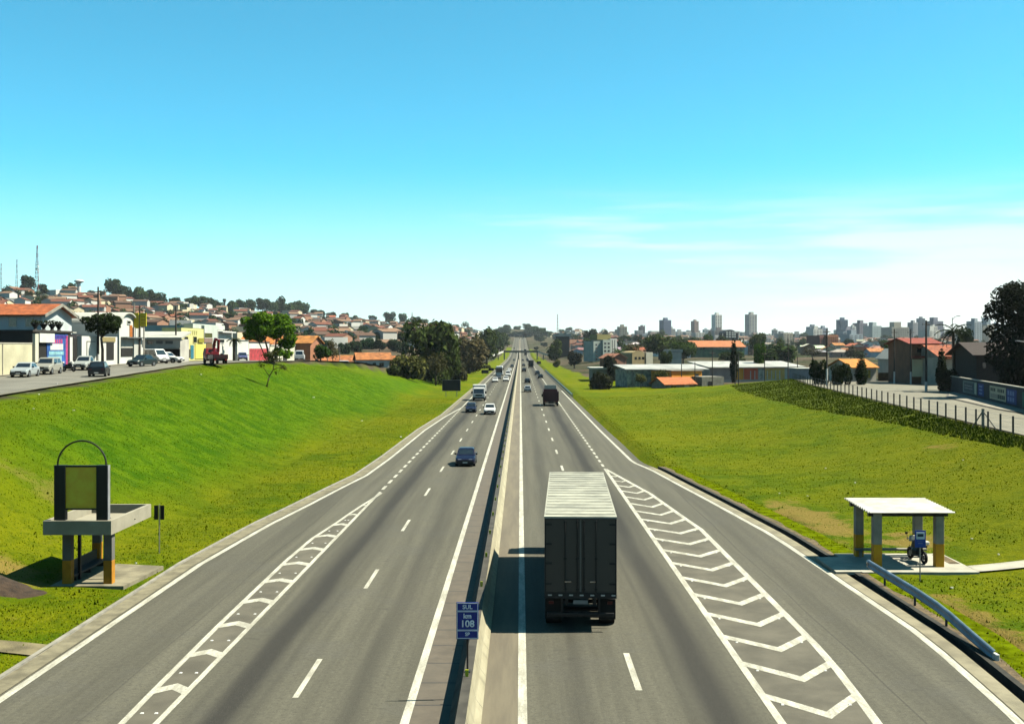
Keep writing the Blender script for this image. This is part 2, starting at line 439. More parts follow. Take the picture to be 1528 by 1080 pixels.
# concrete drain slabs beside the barrier
def slabmat():
    m, nt, b = newmat('brown_slabs')
    tc = nt.node('ShaderNodeTexCoord').outputs['Object']
    sx = nt.node('ShaderNodeSeparateXYZ'); nt.l.new(tc, sx.inputs[0])
    yy = nt.math('DIVIDE', sx.outputs[1], 2.1); fr = nt.math('FRACT', yy)
    j = nt.math('MAXIMUM', nt.math('LESS_THAN', fr, .025), nt.math('GREATER_THAN', fr, .985))
    fl = nt.node('ShaderNodeTexWhiteNoise'); nt.l.new(nt.math('FLOOR', yy), fl.inputs['Vector'])
    a = nt.noise(tc, 1.5, 6, .7)
    c = nt.mix(nt.ramp(a, .3, .7), rgba((.075,.057,.035)), rgba((.125,.097,.062)))
    c = nt.mix(nt.math('MULTIPLY', fl.outputs['Value'], .35), c, rgba((.10,.085,.06)))
    c = nt.mix(j, c, rgba((.02,.018,.015)))
    nt.set(b.inputs['Base Color'], c); b.inputs['Roughness'].default_value = .9; return m
strip('median_slabs', lambda y: -3.02, lambda y: -1.7, .012, slabmat())
# pale gutter beyond the left edge line
GUT = pm('gutter_concrete', (.25,.222,.145), .95, 0, 1.3, .35, .5, 25)
strip('gutter', lambda y: xl_edge(y) - .12, lambda y: xl_edge(y) + .55, .03, GUT, [y for y in YS if y < 900])
kb = MB()
for a, c in zip([y for y in YS if -20 <= y < 300], [y for y in YS if -20 < y <= 300]):
    kb.hexa([(xl_edge(a)-.28,a,-.1),(xl_edge(a)-.12,a,-.1),(xl_edge(c)-.12,c,-.1),(xl_edge(c)-.28,c,-.1),
             (xl_edge(a)-.28,a,.10),(xl_edge(a)-.12,a,.10),(xl_edge(c)-.12,c,.10),(xl_edge(c)-.28,c,.10)])
struct(kb.build('kerb', CONC))
# open drain and its earth lip on the right
ydr = [y for y in np.arange(-20, 95.1, 1.5)]
strip('gutter', lambda y: xr_line(y) + .18, lambda y: xr_edge(y) - .02, .014, pm('drain_apron', (.30,.268,.18), .92, 0, .8, .3, .3, 25), [y for y in YS if y < 97])
db = MB()
for a, c in zip(ydr, ydr[1:]):
    for (p, zp), (q, zq) in zip(((0,.03),(.05,-.62),(.30,-.62),(.34,.06)), ((.05,-.62),(.30,-.62),(.34,.06),(.54,.07))):
        db.poly([(xr_edge(a)+p,a,zp),(xr_edge(a)+q,a,zq),(xr_edge(c)+q,c,zq),(xr_edge(c)+p,c,zp)])
struct(db.build('drain', pm('shade_dark_concrete', (.045,.042,.032), .95, 0, 2, .4)))  # concrete colour blackened to paint the shade inside the channel
EARTH = pm('bare_earth', (.17,.12,.06), .98, 0, 2.2, .5, .8, 12)
strip('drain_lip', lambda y: xr_edge(y) + .52, lambda y: xr_edge(y) + .86 + .1*math.sin(y*.9) + .08*math.sin(y*2.3), .066, EARTH, ydr)
strip('grass_edge', lambda y: xr_edge(y) + .78, lambda y: xr_edge(y) + 1.95, .06, pm('verge_grass', (.125,.165,.003), .95, 0, 1.6, .5, .9, 9, spec=.0), ydr)

# painted lines
pb = MB()
def zl(y): return rz(y) + .006 + .00004 * max(0, y)
def line(fx, w, y0, y1, step=3.0):
    y = y0
    while y < y1 - 1e-6:
        yn = min(y1, y + (step if y < 200 else 12))
        pb.poly([(fx(y)-w/2,y,zl(y)),(fx(y)+w/2,y,zl(y)),(fx(yn)+w/2,yn,zl(yn)),(fx(yn)-w/2,yn,zl(yn))]); y = yn
def dashes(x, w, y0, y1, on, per):
    y = y0
    while y < y1:
        line(lambda t: x, w, y, y + on); y += per
K = lambda c: (lambda y: c)
line(K(-3.14), .26, -20, 1500); line(K(.06), .26, -20, 1500)
line(K(-9.88), .18, -20, 78); line(K(-9.9), .2, 187, 1500)
line(lambda y: tab(y, GLT), .19, 8, 77.5); line(xl_line, .26, -20, 190)
line(K(7.1), .24, -20, 93); line(lambda y: tab(y, GRT), .27, 5, 92.8)
line(xr_line, .27, -20, 260); line(K(7.1), .2, 192, 1500)
dashes(-6.56, .17, 32.2, 800, 4.0, 14.6); dashes(3.53, .2, 32.9, 800, 4.0, 14.6)
dashes(-9.88, .22, 79.3, 186, 2.0, 3.65); dashes(7.1, .22, 94.5, 190, 2.0, 3.65)
def chev(fa, fb, yv, depth, th, frac):        # V between two boundary curves; vertex at yv
    def P(y, t): return lerp(fa(y), fb(y), t)
    for (ta, tb, ya, yb_) in ((0, frac, yv + depth, yv), (frac, 1, yv, yv + depth)):
        n = 4
        for i in range(n):
            u0, u1 = i/n, (i+1)/n
            y0 = lerp(ya, yb_, u0); y1 = lerp(ya, yb_, u1); t0 = lerp(ta, tb, u0); t1 = lerp(ta, tb, u1)
            q = [(P(y0,t0),y0),(P(y1,t1),y1),(P(y1+th,t1),y1+th),(P(y0+th,t0),y0+th)]
            pb.poly([(x, y, zl(y) + .003) for x, y in q])
y = 23.7
while y < 89:
    w = tab(y, GRT) - 7.1
    if w > .35: chev(K(7.1), lambda t: tab(t, GRT), y, min(1.75, .72*w), .6 if w > 1.5 else .42, .55)
    y += 3.33
y = 21.5
while y < 73:
    w = -9.88 - tab(y, GLT)
    if w > .25: chev(lambda t: tab(t, GLT), K(-9.88), y, -.5*min(1, w), .62 if w > .8 else .42, .5)
    y += 3.82
struct(pb.build('road_markings', MARK))
GOREM = pm('gore_asphalt', (.140,.127,.095), .92, 0, .7, .25, .3, 30)
strip('gore_surface', lambda y: 7.1, lambda y: tab(y, GRT), .003, GOREM, list(np.arange(8, 92.6, 2.0)))
strip('gore_surface', lambda y: tab(y, GLT), lambda y: -9.88, .003, GOREM, list(np.arange(8, 77, 2.0)))

# raised studs beside the gores
def stud_mesh():
    b = MB(); b.hexa([(-.05,-.045,0),(.05,-.045,0),(.05,.045,0),(-.05,.045,0),(-.032,-.025,.022),(.032,-.025,.022),(.032,.025,.022),(-.032,.025,.022)])
    return b.mesh('road_stud', [WHITE])
SM = stud_mesh(); k = 0
for j in range(13):
    for x, yy in ((7.48, 24.9 + 3.33*j), (tab(24.9 + 3.33*j, GRT) - .4, 24.9 + 3.33*j), (tab(27 + 3.82*j, GLT) + .3, 27 + 3.82*j), (-10.15, 27 + 3.82*j)):
        if 27.5 < yy < 66:
            o = ob('road_stud', SM); o.location = (x, yy, .008)
            tag(o, 'small white raised stud on the asphalt between the painted chevrons', 'road stud', 'road studs in the painted gores')

# ------------------------------------------------------------------ median barrier
bt = thing('median_barrier', 'long concrete barrier with sloping sunlit side dividing the two carriageways', 'barrier', (-1.5, 100, 0))
def jmat():
    m, nt, b = newmat('barrier_concrete')
    tc = nt.node('ShaderNodeTexCoord').outputs['Object']
    a = nt.noise(nt.scale(tc, (2, .25, 2)), 1.2, 6, .7); f = nt.noise(tc, 7, 4, .7)
    c = nt.mix(nt.ramp(a, .3, .7), rgba((.28,.245,.145)), rgba((.42,.38,.25)))
    c = nt.mix(nt.math('MULTIPLY', nt.ramp(f, .55, .72), .5), c, rgba((.15,.125,.075)))
    sy = nt.node('ShaderNodeSeparateXYZ'); nt.l.new(tc, sy.inputs[0]); jt = nt.math('LESS_THAN', nt.math('FRACT', nt.math('DIVIDE', sy.outputs[1], 3.0)), .012)
    st = nt.noise(nt.scale(tc, (1, 1.6, .4)), 1.0, 5, .7); c = nt.mix(nt.math('MULTIPLY', nt.ramp(st, .52, .68), .5), c, rgba((.13,.11,.07)))
    c = nt.mix(jt, c, rgba((.04,.035,.025)))
    nt.set(b.inputs['Base Color'], c); b.inputs['Roughness'].default_value = .9; return m
jb = MB()
prof = [(-1.06,-.02),(-1.06,.09),(-1.24,.33),(-1.38,.80),(-1.64,.80),(-1.76,.33),(-1.95,.09),(-1.95,-.02)]
yj = [-30] + list(np.arange(0, 900, 6)) + list(np.arange(900, 2090, 50))
for a, c in zip(yj, yj[1:]):
    for i, ((p, zp), (q, zq)) in enumerate(zip(prof, prof[1:])):
        jb.poly([(p,a,rz(a)+zp),(p,c,rz(c)+zp),(q,c,rz(c)+zq),(q,a,rz(a)+zq)], 1 if i >= 3 else 0)  # top is dirty; left faces take the dark colour as painted shade
jb.build('barrier_wall', [jmat(), pm('dirty_top_shaded_side', (.075,.068,.055), .9, 0, 1.5, .4)], bt)
YEL = pm('yellow_reflector', (.62,.66,.03), .4, 0, 4, .05)
dl = MB(); dl.box(-.045,.045,-.02,.02,0,.2); dl.box(-.05,.05,-.028,-.02,.06,.19)
dm = dl.mesh('delineator', [YEL]); k = 0
for yy in [31.6, 37.4] + [43.5 + 6.1*i for i in range(60)]:
    o = ob('delineator', dm, bt); o.location = (-1.53 + 1.5, yy - 100, .80)

# kilometre sign
def textmesh(body, size, ext=.003, align='CENTER', weight=0):
    cu = bpy.data.curves.new('t', 'FONT'); cu.body = body; cu.size = size; cu.extrude = ext; cu.align_x = align; cu.align_y = 'CENTER'; cu.offset = weight
    o = bpy.data.objects.new('t', cu); COL.objects.link(o)
    dg = bpy.context.evaluated_depsgraph_get(); me = bpy.data.meshes.new_from_object(o.evaluated_get(dg))
    bpy.data.objects.remove(o); return me
def text(name, body, size, loc, mt, parent, rot=(math.pi/2,0,0), weight=0.0):
    me = textmesh(body, size, weight=weight); me.materials.clear(); me.materials.append(mt)
    o = ob(name, me, parent); o.location = loc; o.rotation_euler = rot; return o
NAVY = pm('sign_blue', (.018,.045,.36), .45, 0, 3, .12)
SIGNW = pm('sign_white', (1.5,1.6,1.75), .5, 0, 3, .08)
X, Y, Z = at(697.5, 925.5, 32.0)
ks = thing('kilometre_sign', 'blue kilometre marker sign reading SUL km 108 SP on the median barrier', 'sign', (X, Y, .8))
h2, w2 = 55*32/F/2, 33*32/F/2; zc = Z - .8
b = MB(); b.box(-w2, w2, -.012, .012, zc-h2, zc+h2); b.build('panel', NAVY, ks, world=False, bevel=.006)
b = MB(); t = .017
def frame(b, x0, x1, z0, z1, t, y0=-.018, y1=-.0122):
    b.box(x0, x1, y0, y1, z1-t, z1); b.box(x0, x1, y0, y1, z0, z0+t); b.box(x0, x0+t, y0, y1, z0+t, z1-t); b.box(x1-t, x1, y0, y1, z0+t, z1-t)
frame(b, -w2+.015, w2-.015, zc+h2-.255, zc+h2-.02, t); frame(b, -w2+.015, w2-.015, zc-h2+.26, zc+h2-.262, t); frame(b, -w2+.015, w2-.015, zc-h2+.02, zc-h2+.253, t)
b.build('border', SIGNW, ks, world=False)
text('lettering', 'SUL', .17, (0, -.016, zc+h2-.14), SIGNW, ks, weight=.004)
text('lettering', 'km', .19, (0, -.016, zc+.13), SIGNW, ks, weight=.006)
text('lettering', '108', .27, (0, -.016, zc-.095), SIGNW, ks, weight=.006)
text('lettering', 'SP', .14, (0, -.016, zc-h2+.14), SIGNW, ks, weight=.003)
b = MB(); b.tube([(0,.03,0),(0,.03,zc+h2-.1)], .028, 8); b.box(-.08,.08,-.05,.11,0,.02); b.build('post', BLACKSTEEL, ks, world=False)

# ------------------------------------------------------------------ vehicles
WM = {}
def wheel(parent, x, y, r, w, side, dark=False):
    key = (round(r,2), round(w,2), side, dark)
    if key not in WM:
        t = MB(); t.disc_x(-w/2, w/2, 0, 0, r, 20); t.disc_x(side*w/2 - .004, side*w/2 + .004, 0, 0, r*.96, 20)
        q = MB(); q.disc_x(side*(w/2-.01), side*(w/2+.012), 0, 0, r*.62, 16)
        for a in range(5):
            an = a*2*math.pi/5; q.box(side*(w/2+.012), side*(w/2+.02), -.02+math.cos(an)*r*.3, .02+math.cos(an)*r*.3, -.02+math.sin(an)*r*.3, .02+math.sin(an)*r*.3)
        WM[key] = (t.mesh('wheel', [RUBBER]), q.mesh('rim', [DARK if dark else STEEL]))
    a = ob('wheel', WM[key][0], parent); a.location = (x, y, r)
    c = ob('rim', WM[key][1], a); return a
KINDS = {  # length, half width, height, belt z, hood z, ground z, windscreen base, roof front, roof rear, rear base, trunk z
 'sedan':  (4.3, .84, 1.43, .92, .86, .22, -.82, -.22, .95, 1.52, .98),
 'hatch':  (3.9, .82, 1.47, .93, .88, .22, -.85, -.28, 1.45, 1.86, .95),
 'suv':    (4.4, .89, 1.72, 1.08, 1.04, .30, -.95, -.45, 1.85, 2.12, 1.10),
 'wagon':  (4.5, .86, 1.55, .95, .90, .24, -.80, -.22, 1.85, 2.18, 1.0),
 'pickup': (4.6, .86, 1.60, 1.00, .96, .30, -.90, -.38, .42, .62, 1.0),
 'van':    (4.6, .92, 2.0, 1.10, 1.05, .28, -1.75, -1.1, 2.1, 2.26, 1.1),
}
CARM = {}
def q3(a, b, c, d, u0, u1, v0, v1, off):
    a, b, c, d = map(Vector, (a, b, c, d))
    n = (b - a).cross(d - a).normalized() * off
    P = lambda u, v: a.lerp(b, u).lerp(d.lerp(c, u), v)
    base = [P(u0,v0), P(u1,v0), P(u1,v1), P(u0,v1)]
    return [p - n*.5 for p in base] + [p + n for p in base]
def car_parts(kind):
    if kind in CARM: return CARM[kind]
    L, w, Ht, zb, zh, zg, ws, rf, rr, rb, ztk = KINDS[kind]
    def ring(y, zt, hw, z0=zg):
        return [(-hw*.95,y,z0),(-hw,y,z0+.16),(-hw,y,zt-.14),(-hw*.985,y,zt-.06),(-hw*.93,y,zt),(hw*.93,y,zt),(hw*.985,y,zt-.06),(hw,y,zt-.14),(hw,y,z0+.16),(hw*.95,y,z0)]
    f, r = -L/2, L/2
    st = [(f, zh-.30, w*.80), (f+.07, zh-.19, w*.92), (f+.35, zh-.08, w*.985), (ws-.1, zh+.01, w), (ws+.05, zb, w), (rb-.1, zb+.02, w), (rb+.05, ztk, w*.99)]
    if rb + .15 < r - .2: st += [(r-.30, ztk-.01, w*.97)]
    st += [(r-.05, ztk-.12, w*.90), (r, ztk-.28, w*.82)]
    st = sorted(st)
    body = MB(); body.loft([ring(*s) for s in st])
    cw, rw = w*.93, w*.76
    def cab(z, y0, y1, hw): return [(-hw,y0,z),(hw,y0,z),(hw,y1,z),(-hw,y1,z)]
    rzr = Ht
    A = cab(zb-.05, ws-.08, rb+.05, cw+.015); B = cab(rzr-.07, rf, rr, rw+.02); Cc = cab(rzr, rf+.16, rr-.12, rw-.10)
    body.loft([A, B, Cc])
    if kind == 'pickup':
        body.box(-w*.9, w*.9, rb+.2, r-.12, ztk-.03, ztk+.006, 0)
    G = {}
    a = [Vector(p) for p in A]; bq = [Vector(p) for p in B]
    def pane(i, j, u0, u1, v0=.16, v1=.90):
        m = MB(); m.hexa(q3(a[i], a[j], bq[j], bq[i], u0, u1, v0, v1, .006)); return m
    parts = []
    parts.append(('body', body, 'P', True))
    parts.append(('windscreen', pane(0, 1, .07, .93), GLASS, False)); parts.append(('rear_window', pane(2, 3, .10, .90), GLASS, False))
    if kind == 'pickup': parts += [('side_window', pane(1, 2, .14, .86), GLASS, False), ('side_window', pane(3, 0, .14, .86), GLASS, False)]
    else:
        parts += [('side_window', pane(1, 2, .10, .48), GLASS, False), ('side_window', pane(1, 2, .53, .90), GLASS, False),
                  ('side_window', pane(3, 0, .10, .47), GLASS, False), ('side_window', pane(3, 0, .52, .90), GLASS, False)]
    for s in (-1, 1):
        h = MB(); h.hexa([(s*w*.52-.15,f+.015,zh-.36),(s*w*.52+.15,f+.015,zh-.36),(s*w*.52+.15,f+.15,zh-.36),(s*w*.52-.15,f+.15,zh-.36),
                          (s*w*.55-.15,f+.045,zh-.20),(s*w*.55+.15,f+.045,zh-.20),(s*w*.55+.15,f+.2,zh-.20),(s*w*.55-.15,f+.2,zh-.20)])
        parts.append(('headlight', h, LAMP, False))
        t = MB(); t.box(s*w*.68-.11, s*w*.68+.11, r-.12, r-.005, ztk-.36, ztk-.2); parts.append(('taillight', t, REDLAMP, False))
        m = MB(); m.box(s*(w-.02), s*(w+.16), ws+.22, ws+.34, zb-.02, zb+.12); parts.append(('mirror', m, DARK, False))
    g = MB(); g.box(-w*.34, w*.34, f-.006, f+.06, zh-.42, zh-.27); parts.append(('grille', g, DARK, False))
    for y0, y1 in ((f-.07, f+.12), (r-.12, r+.06)):
        bm = MB(); bm.box(-w*.9, w*.9, y0, y1, zg+.04, zg+.24); parts.append(('bumper', bm, DARK, False))
    p = MB(); p.box(-.2,.2, r+.062, r+.07, zg+.1, zg+.21); parts.append(('plate', p, WHITE, False))
    p = MB(); p.box(-.2,.2, f-.08, f-.072, zg+.1, zg+.21); parts.append(('plate', p, WHITE, False))
    ar = MB()
    for s in (-1, 1):
        for yy in (f + L*.185, r - L*.2):
            ar.disc_x(s*(w+.002), s*(w-.05), yy, .31, .38, 20)
    CARM[kind] = (parts, ar, {}); return CARM[kind]
def car(kind, col, label, loc, rz_=0.0, group=None, cat='car', name=None, metal=0.0, slope=0.0):
    parts, ar, cache = car_parts(kind)
    L, w = KINDS[kind][0], KINDS[kind][1]
    root = thing(name or {'pickup': 'pickup_truck', 'van': 'van'}.get(kind, 'car'), label, cat, loc, rz_, group)
    if slope: root.rotation_euler = (slope, 0, rz_)
    pmn = paint('_'.join('%03d' % int(c*1000) for c in col), col, metal)
    for i, (nm, mb, mt, smo) in enumerate(parts):
        key = (i, pmn.name if mt == 'P' else '')
        if key not in cache: cache[key] = mb.mesh(nm, [pmn if mt == 'P' else mt])
        o = ob(nm, cache[key], root, .035 if mt == 'P' else 0)
    if 'arch' not in cache: cache['arch'] = ar.mesh('wheel_arch', [RUBBER])
    ob('wheel_arch', cache['arch'], root)
    r = .31 if kind not in ('suv', 'van', 'pickup') else .34
    for s in (-1, 1):
        for yy in (-L/2 + L*.185, L/2 - L*.2): wheel(root, s*(w-.09), yy, r, .2, s)
    return root

# --- the big box trailer in the foreground
def mudpaint(name, c):
    m, nt, b = newmat(name)
    tc = nt.node('ShaderNodeTexCoord').outputs['Object']
    a = nt.noise(nt.scale(tc, (3, 3, .6)), 1.3, 6, .7); f = nt.noise(tc, 5, 5, .7)
    col = nt.mix(nt.ramp(a, .3, .7), rgba([x*.75 for x in c]), rgba(c)); col = nt.mix(nt.math('MULTIPLY', nt.ramp(f, .55, .75), .5), col, rgba([x*.5 for x in c]))
    nt.set(b.inputs['Base Color'], col); b.inputs['Roughness'].default_value = .6; return m
TRW = pm('trailer_roof', (.46,.45,.36), .6, 0, 1.1, .3); TRS = mudpaint('trailer_side', (.42,.40,.34)); TRD = mudpaint('trailer_door_shaded', (.044,.030,.017))  # mud mottling on both; door colour darkened to carry the rear's shade
tx, ty, tw, tl = 2.16, 39.7, 1.29, 14.2
tk = thing('box_truck', 'tall box trailer truck seen from behind with dark rear doors and pale ribbed roof', 'truck', (tx, ty, 0), rad(-2.3))
b = MB(); b.box(-tw, tw, .03, tl, 1.22, 4.06)
for i in range(24): b.box(-tw-.012, -tw+.01, .4+i*.58, .46+i*.58, 1.3, 4.0); b.box(tw-.01, tw+.012, .4+i*.58, .46+i*.58, 1.3, 4.0)
b.build('cargo_box', TRS, tk, world=False)
b = MB(); b.box(-tw-.02, tw+.02, 0, tl+.02, 4.062, 4.12)
for i in range(17): b.box(-tw+.03, tw-.03, .55+i*.82, .60+i*.82, 4.121, 4.138)
b.build('roof', TRW, tk, world=False)
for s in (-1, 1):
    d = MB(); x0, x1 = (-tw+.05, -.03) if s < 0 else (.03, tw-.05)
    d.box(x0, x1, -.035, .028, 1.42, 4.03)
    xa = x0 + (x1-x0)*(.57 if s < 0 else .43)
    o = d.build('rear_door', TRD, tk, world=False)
    for hz in (1.72, 2.45, 3.15, 3.85):
        e = MB(); e.box(s*(tw-.26), s*(tw-.02), -.055, -.036, hz-.035, hz+.035); e.build('hinge', DARK, o, world=False)
    e = MB()
    for lx in (xa, x0 + (x1-x0)*(.93 if s < 0 else .07)):
        e.tube([(lx, -.065, 1.36), (lx, -.065, 4.0)], .022, 8)
        for hz in (1.5, 2.6, 3.9): e.box(lx-.05, lx+.05, -.075, -.036, hz, hz+.07)
    e.build('lock_bar', DARK, o, world=False)
    e = MB(); e.box(xa - .02, xa + .22*(-s), -.1, -.075, 1.78, 1.83); e.build('door_handle', CHROME, o, world=False)
b = MB(); b.box(-tw, tw, -.05, .03, 1.2, 1.415); b.box(-tw, -tw+.05, -.05, .03, 1.415, 4.06); b.box(tw-.05, tw, -.05, .03, 1.415, 4.06); b.box(-tw+.05, tw-.05, -.05, .03, 4.03, 4.06)
b.build('door_frame', DARK, tk, world=False)
for i in range(7): b = MB(); b.box(-tw+.12+i*.38, -tw+.26+i*.38, -.056, -.051, 1.29, 1.34); b.build('reflective_strip', pm('reflector', (.7,.7,.66), .3), tk, world=False)
for s in (-1, 1):
    b = MB(); b.box(s*1.05-.09, s*1.05+.09, -.07, -.03, 1.0, 1.1); b.build('taillight', pm('dull_red_lamp', (.12,.006,.006), .3), tk, world=False)
    b = MB(); b.box(s*1.0-.28, s*1.0+.28, .55, .57, .32, 1.05); b.build('mud_flap', RUBBER, tk, world=False)
b = MB(); b.box(-.26, .26, -.06, -.045, 1.0, 1.14); b.build('plate', pm('grey_plate', (.3,.3,.3), .4), tk, world=False)
b = MB(); b.box(-1.2, 1.2, -.04, .06, .54, .68); b.box(-.7, -.62, -.02, .06, .68, 1.2); b.box(.62, .7, -.02, .06, .68, 1.2); b.build('bumper', BLACKSTEEL, tk, world=False, bevel=.02)
b = MB()
for s in (-1, 1): b.box(s*.5-.06, s*.5+.06, 0, tl-.1, .95, 1.2)
for i in range(8): b.box(-1.15, 1.15, 1+i*1.6, 1.08+i*1.6, 1.1, 1.2)
b.build('chassis', BLACKSTEEL, tk, world=False)
for yy in (1.35, 2.6, 3.85):
    for s in (-1, 1): wheel(tk, s*.98, yy, .5, .56, s, True)
    b = MB(); b.tube([(-.9,yy,.5),(.9,yy,.5)], .08); b.build('axle', BLACKSTEEL, tk, world=False)
CABP = paint('cab_grey', (.4,.4,.38))
b = MB(); b.loft([[(-1.2,14.9,.6),(1.2,14.9,.6),(1.2,16.7,.6),(-1.2,16.7,.6)],[(-1.22,14.9,1.9),(1.22,14.9,1.9),(1.22,16.75,1.9),(-1.22,16.75,1.9)],[(-1.1,15.0,3.2),(1.1,15.0,3.2),(1.1,16.35,3.2),(-1.1,16.35,3.2)]])
cabo = b.build('cab', CABP, tk, world=False, bevel=.06)
b = MB(); b.hexa(q3((1.22,16.75,1.9),(-1.22,16.75,1.9),(-1.1,16.35,3.2),(1.1,16.35,3.2),.06,.94,.05,.8,.01)); b.build('windscreen', GLASS, cabo, world=False)
b = MB(); b.box(-.45, .45, 12.5, 17.0, .55, .95); b.build('tractor_frame', BLACKSTEEL, tk, world=False)
for s in (-1, 1):
    b = MB(); b.box(s*1.23, s*1.29, 16.35, 16.47, 2.1, 2.75); b.build('mirror', DARK, tk, world=False)
    wheel(tk, s*1.0, 16.1, .5, .3, s, True); wheel(tk, s*.95, 13.2, .5, .56, s, True)

# --- highway traffic
def hx(px, X): return X
WHITEP = (.72,.73,.72); SILV = (.42,.44,.45); DBLUE = (.012,.018,.07); BLACKP = (.010,.010,.012); GREYD = (.06,.065,.07)
GT = 'cars on the highway'
car('sedan', (.007,.010,.045), 'dark blue sedan driving towards the camera, nearest car left of the barrier', (-4.72, 96.5, 0), 0, GT, metal=.3)
car('pickup', WHITEP, 'white pickup driving towards the camera close to the barrier, ahead of a dark hatchback', (-4.65, 169, 0), 0, GT, 'pickup truck')
car('hatch', (.012,.016,.05), 'small dark blue hatchback in front of the white box lorry', (-7.75, 174, 0), 0, GT, metal=.3)
car('sedan', WHITEP, 'white sedan alone in the outer oncoming lane behind the white box lorry', (-7.3, 322, 0), 0, GT)
car('hatch', GREYD, 'small grey car between the white sedan and the white coach', (-6.9, 352, 0), 0, GT)
car('wagon', WHITEP, 'white wagon close to the barrier beside the white coach', (-4.3, 330, 0), 0, GT)
car('van', WHITEP, 'white van right behind the white wagon near the barrier', (-4.3, 385, 0), 0, GT, 'van')
car('sedan', WHITEP, 'white sedan following the white van near the barrier', (-4.6, 470, 0), 0, GT)
car('hatch', BLACKP, 'small black car alone near the barrier, beyond the white vehicles', (-4.2, 560, 0), 0, GT)
car('sedan', GREYD, 'tiny dark car passing under the footbridge on the oncoming side', (-4.8, 830, 0), 0, GT)
car('sedan', BLACKP, 'tiny dark car beyond the footbridge in the oncoming inner lane', (-4.8, 1210, rz(1210)), 0, GT)
car('suv', BLACKP, 'tiny dark car farthest away in the oncoming outer lane', (-8.2, 1450, rz(1450)), 0, GT)
PI = math.pi
car('hatch', SILV, 'silver hatchback driving away beside the barrier, left of the maroon truck', (1.65, 253, 0), PI, GT, metal=.3)
car('hatch', BLACKP, 'black hatchback directly ahead of the silver hatchback', (2.0, 314, 0), PI, GT)
car('sedan', BLACKP, 'black sedan pulling onto the right shoulder, nearer of a pair', (6.6, 362, 0), PI-.05, GT)
car('suv', GREYD, 'dark grey car on the right, farther of a pair near the guardrail', (6.2, 405, 0), PI, GT)
car('suv', BLACKP, 'black car in the inner lane left of the dark box lorry', (1.5, 455, 0), PI, GT)
car('hatch', GREYD, 'dark grey car ahead of the black car left of the dark lorry', (1.7, 590, 0), PI, GT)
car('sedan', GREYD, 'tiny dark car just before the footbridge in the inner right lane', (1.8, 820, 0), PI, GT)
car('sedan', BLACKP, 'tiny black car before the footbridge in the outer right lane', (5.3, 790, 0), PI, GT)
car('suv', GREYD, 'tiny dark car below the footbridge in the outer right lane', (5.4, 860, 0), PI, GT)
car('sedan', SILV, 'tiny silver car far beyond the footbridge in the inner right lane', (1.8, 1330, rz(1330)), PI, GT)

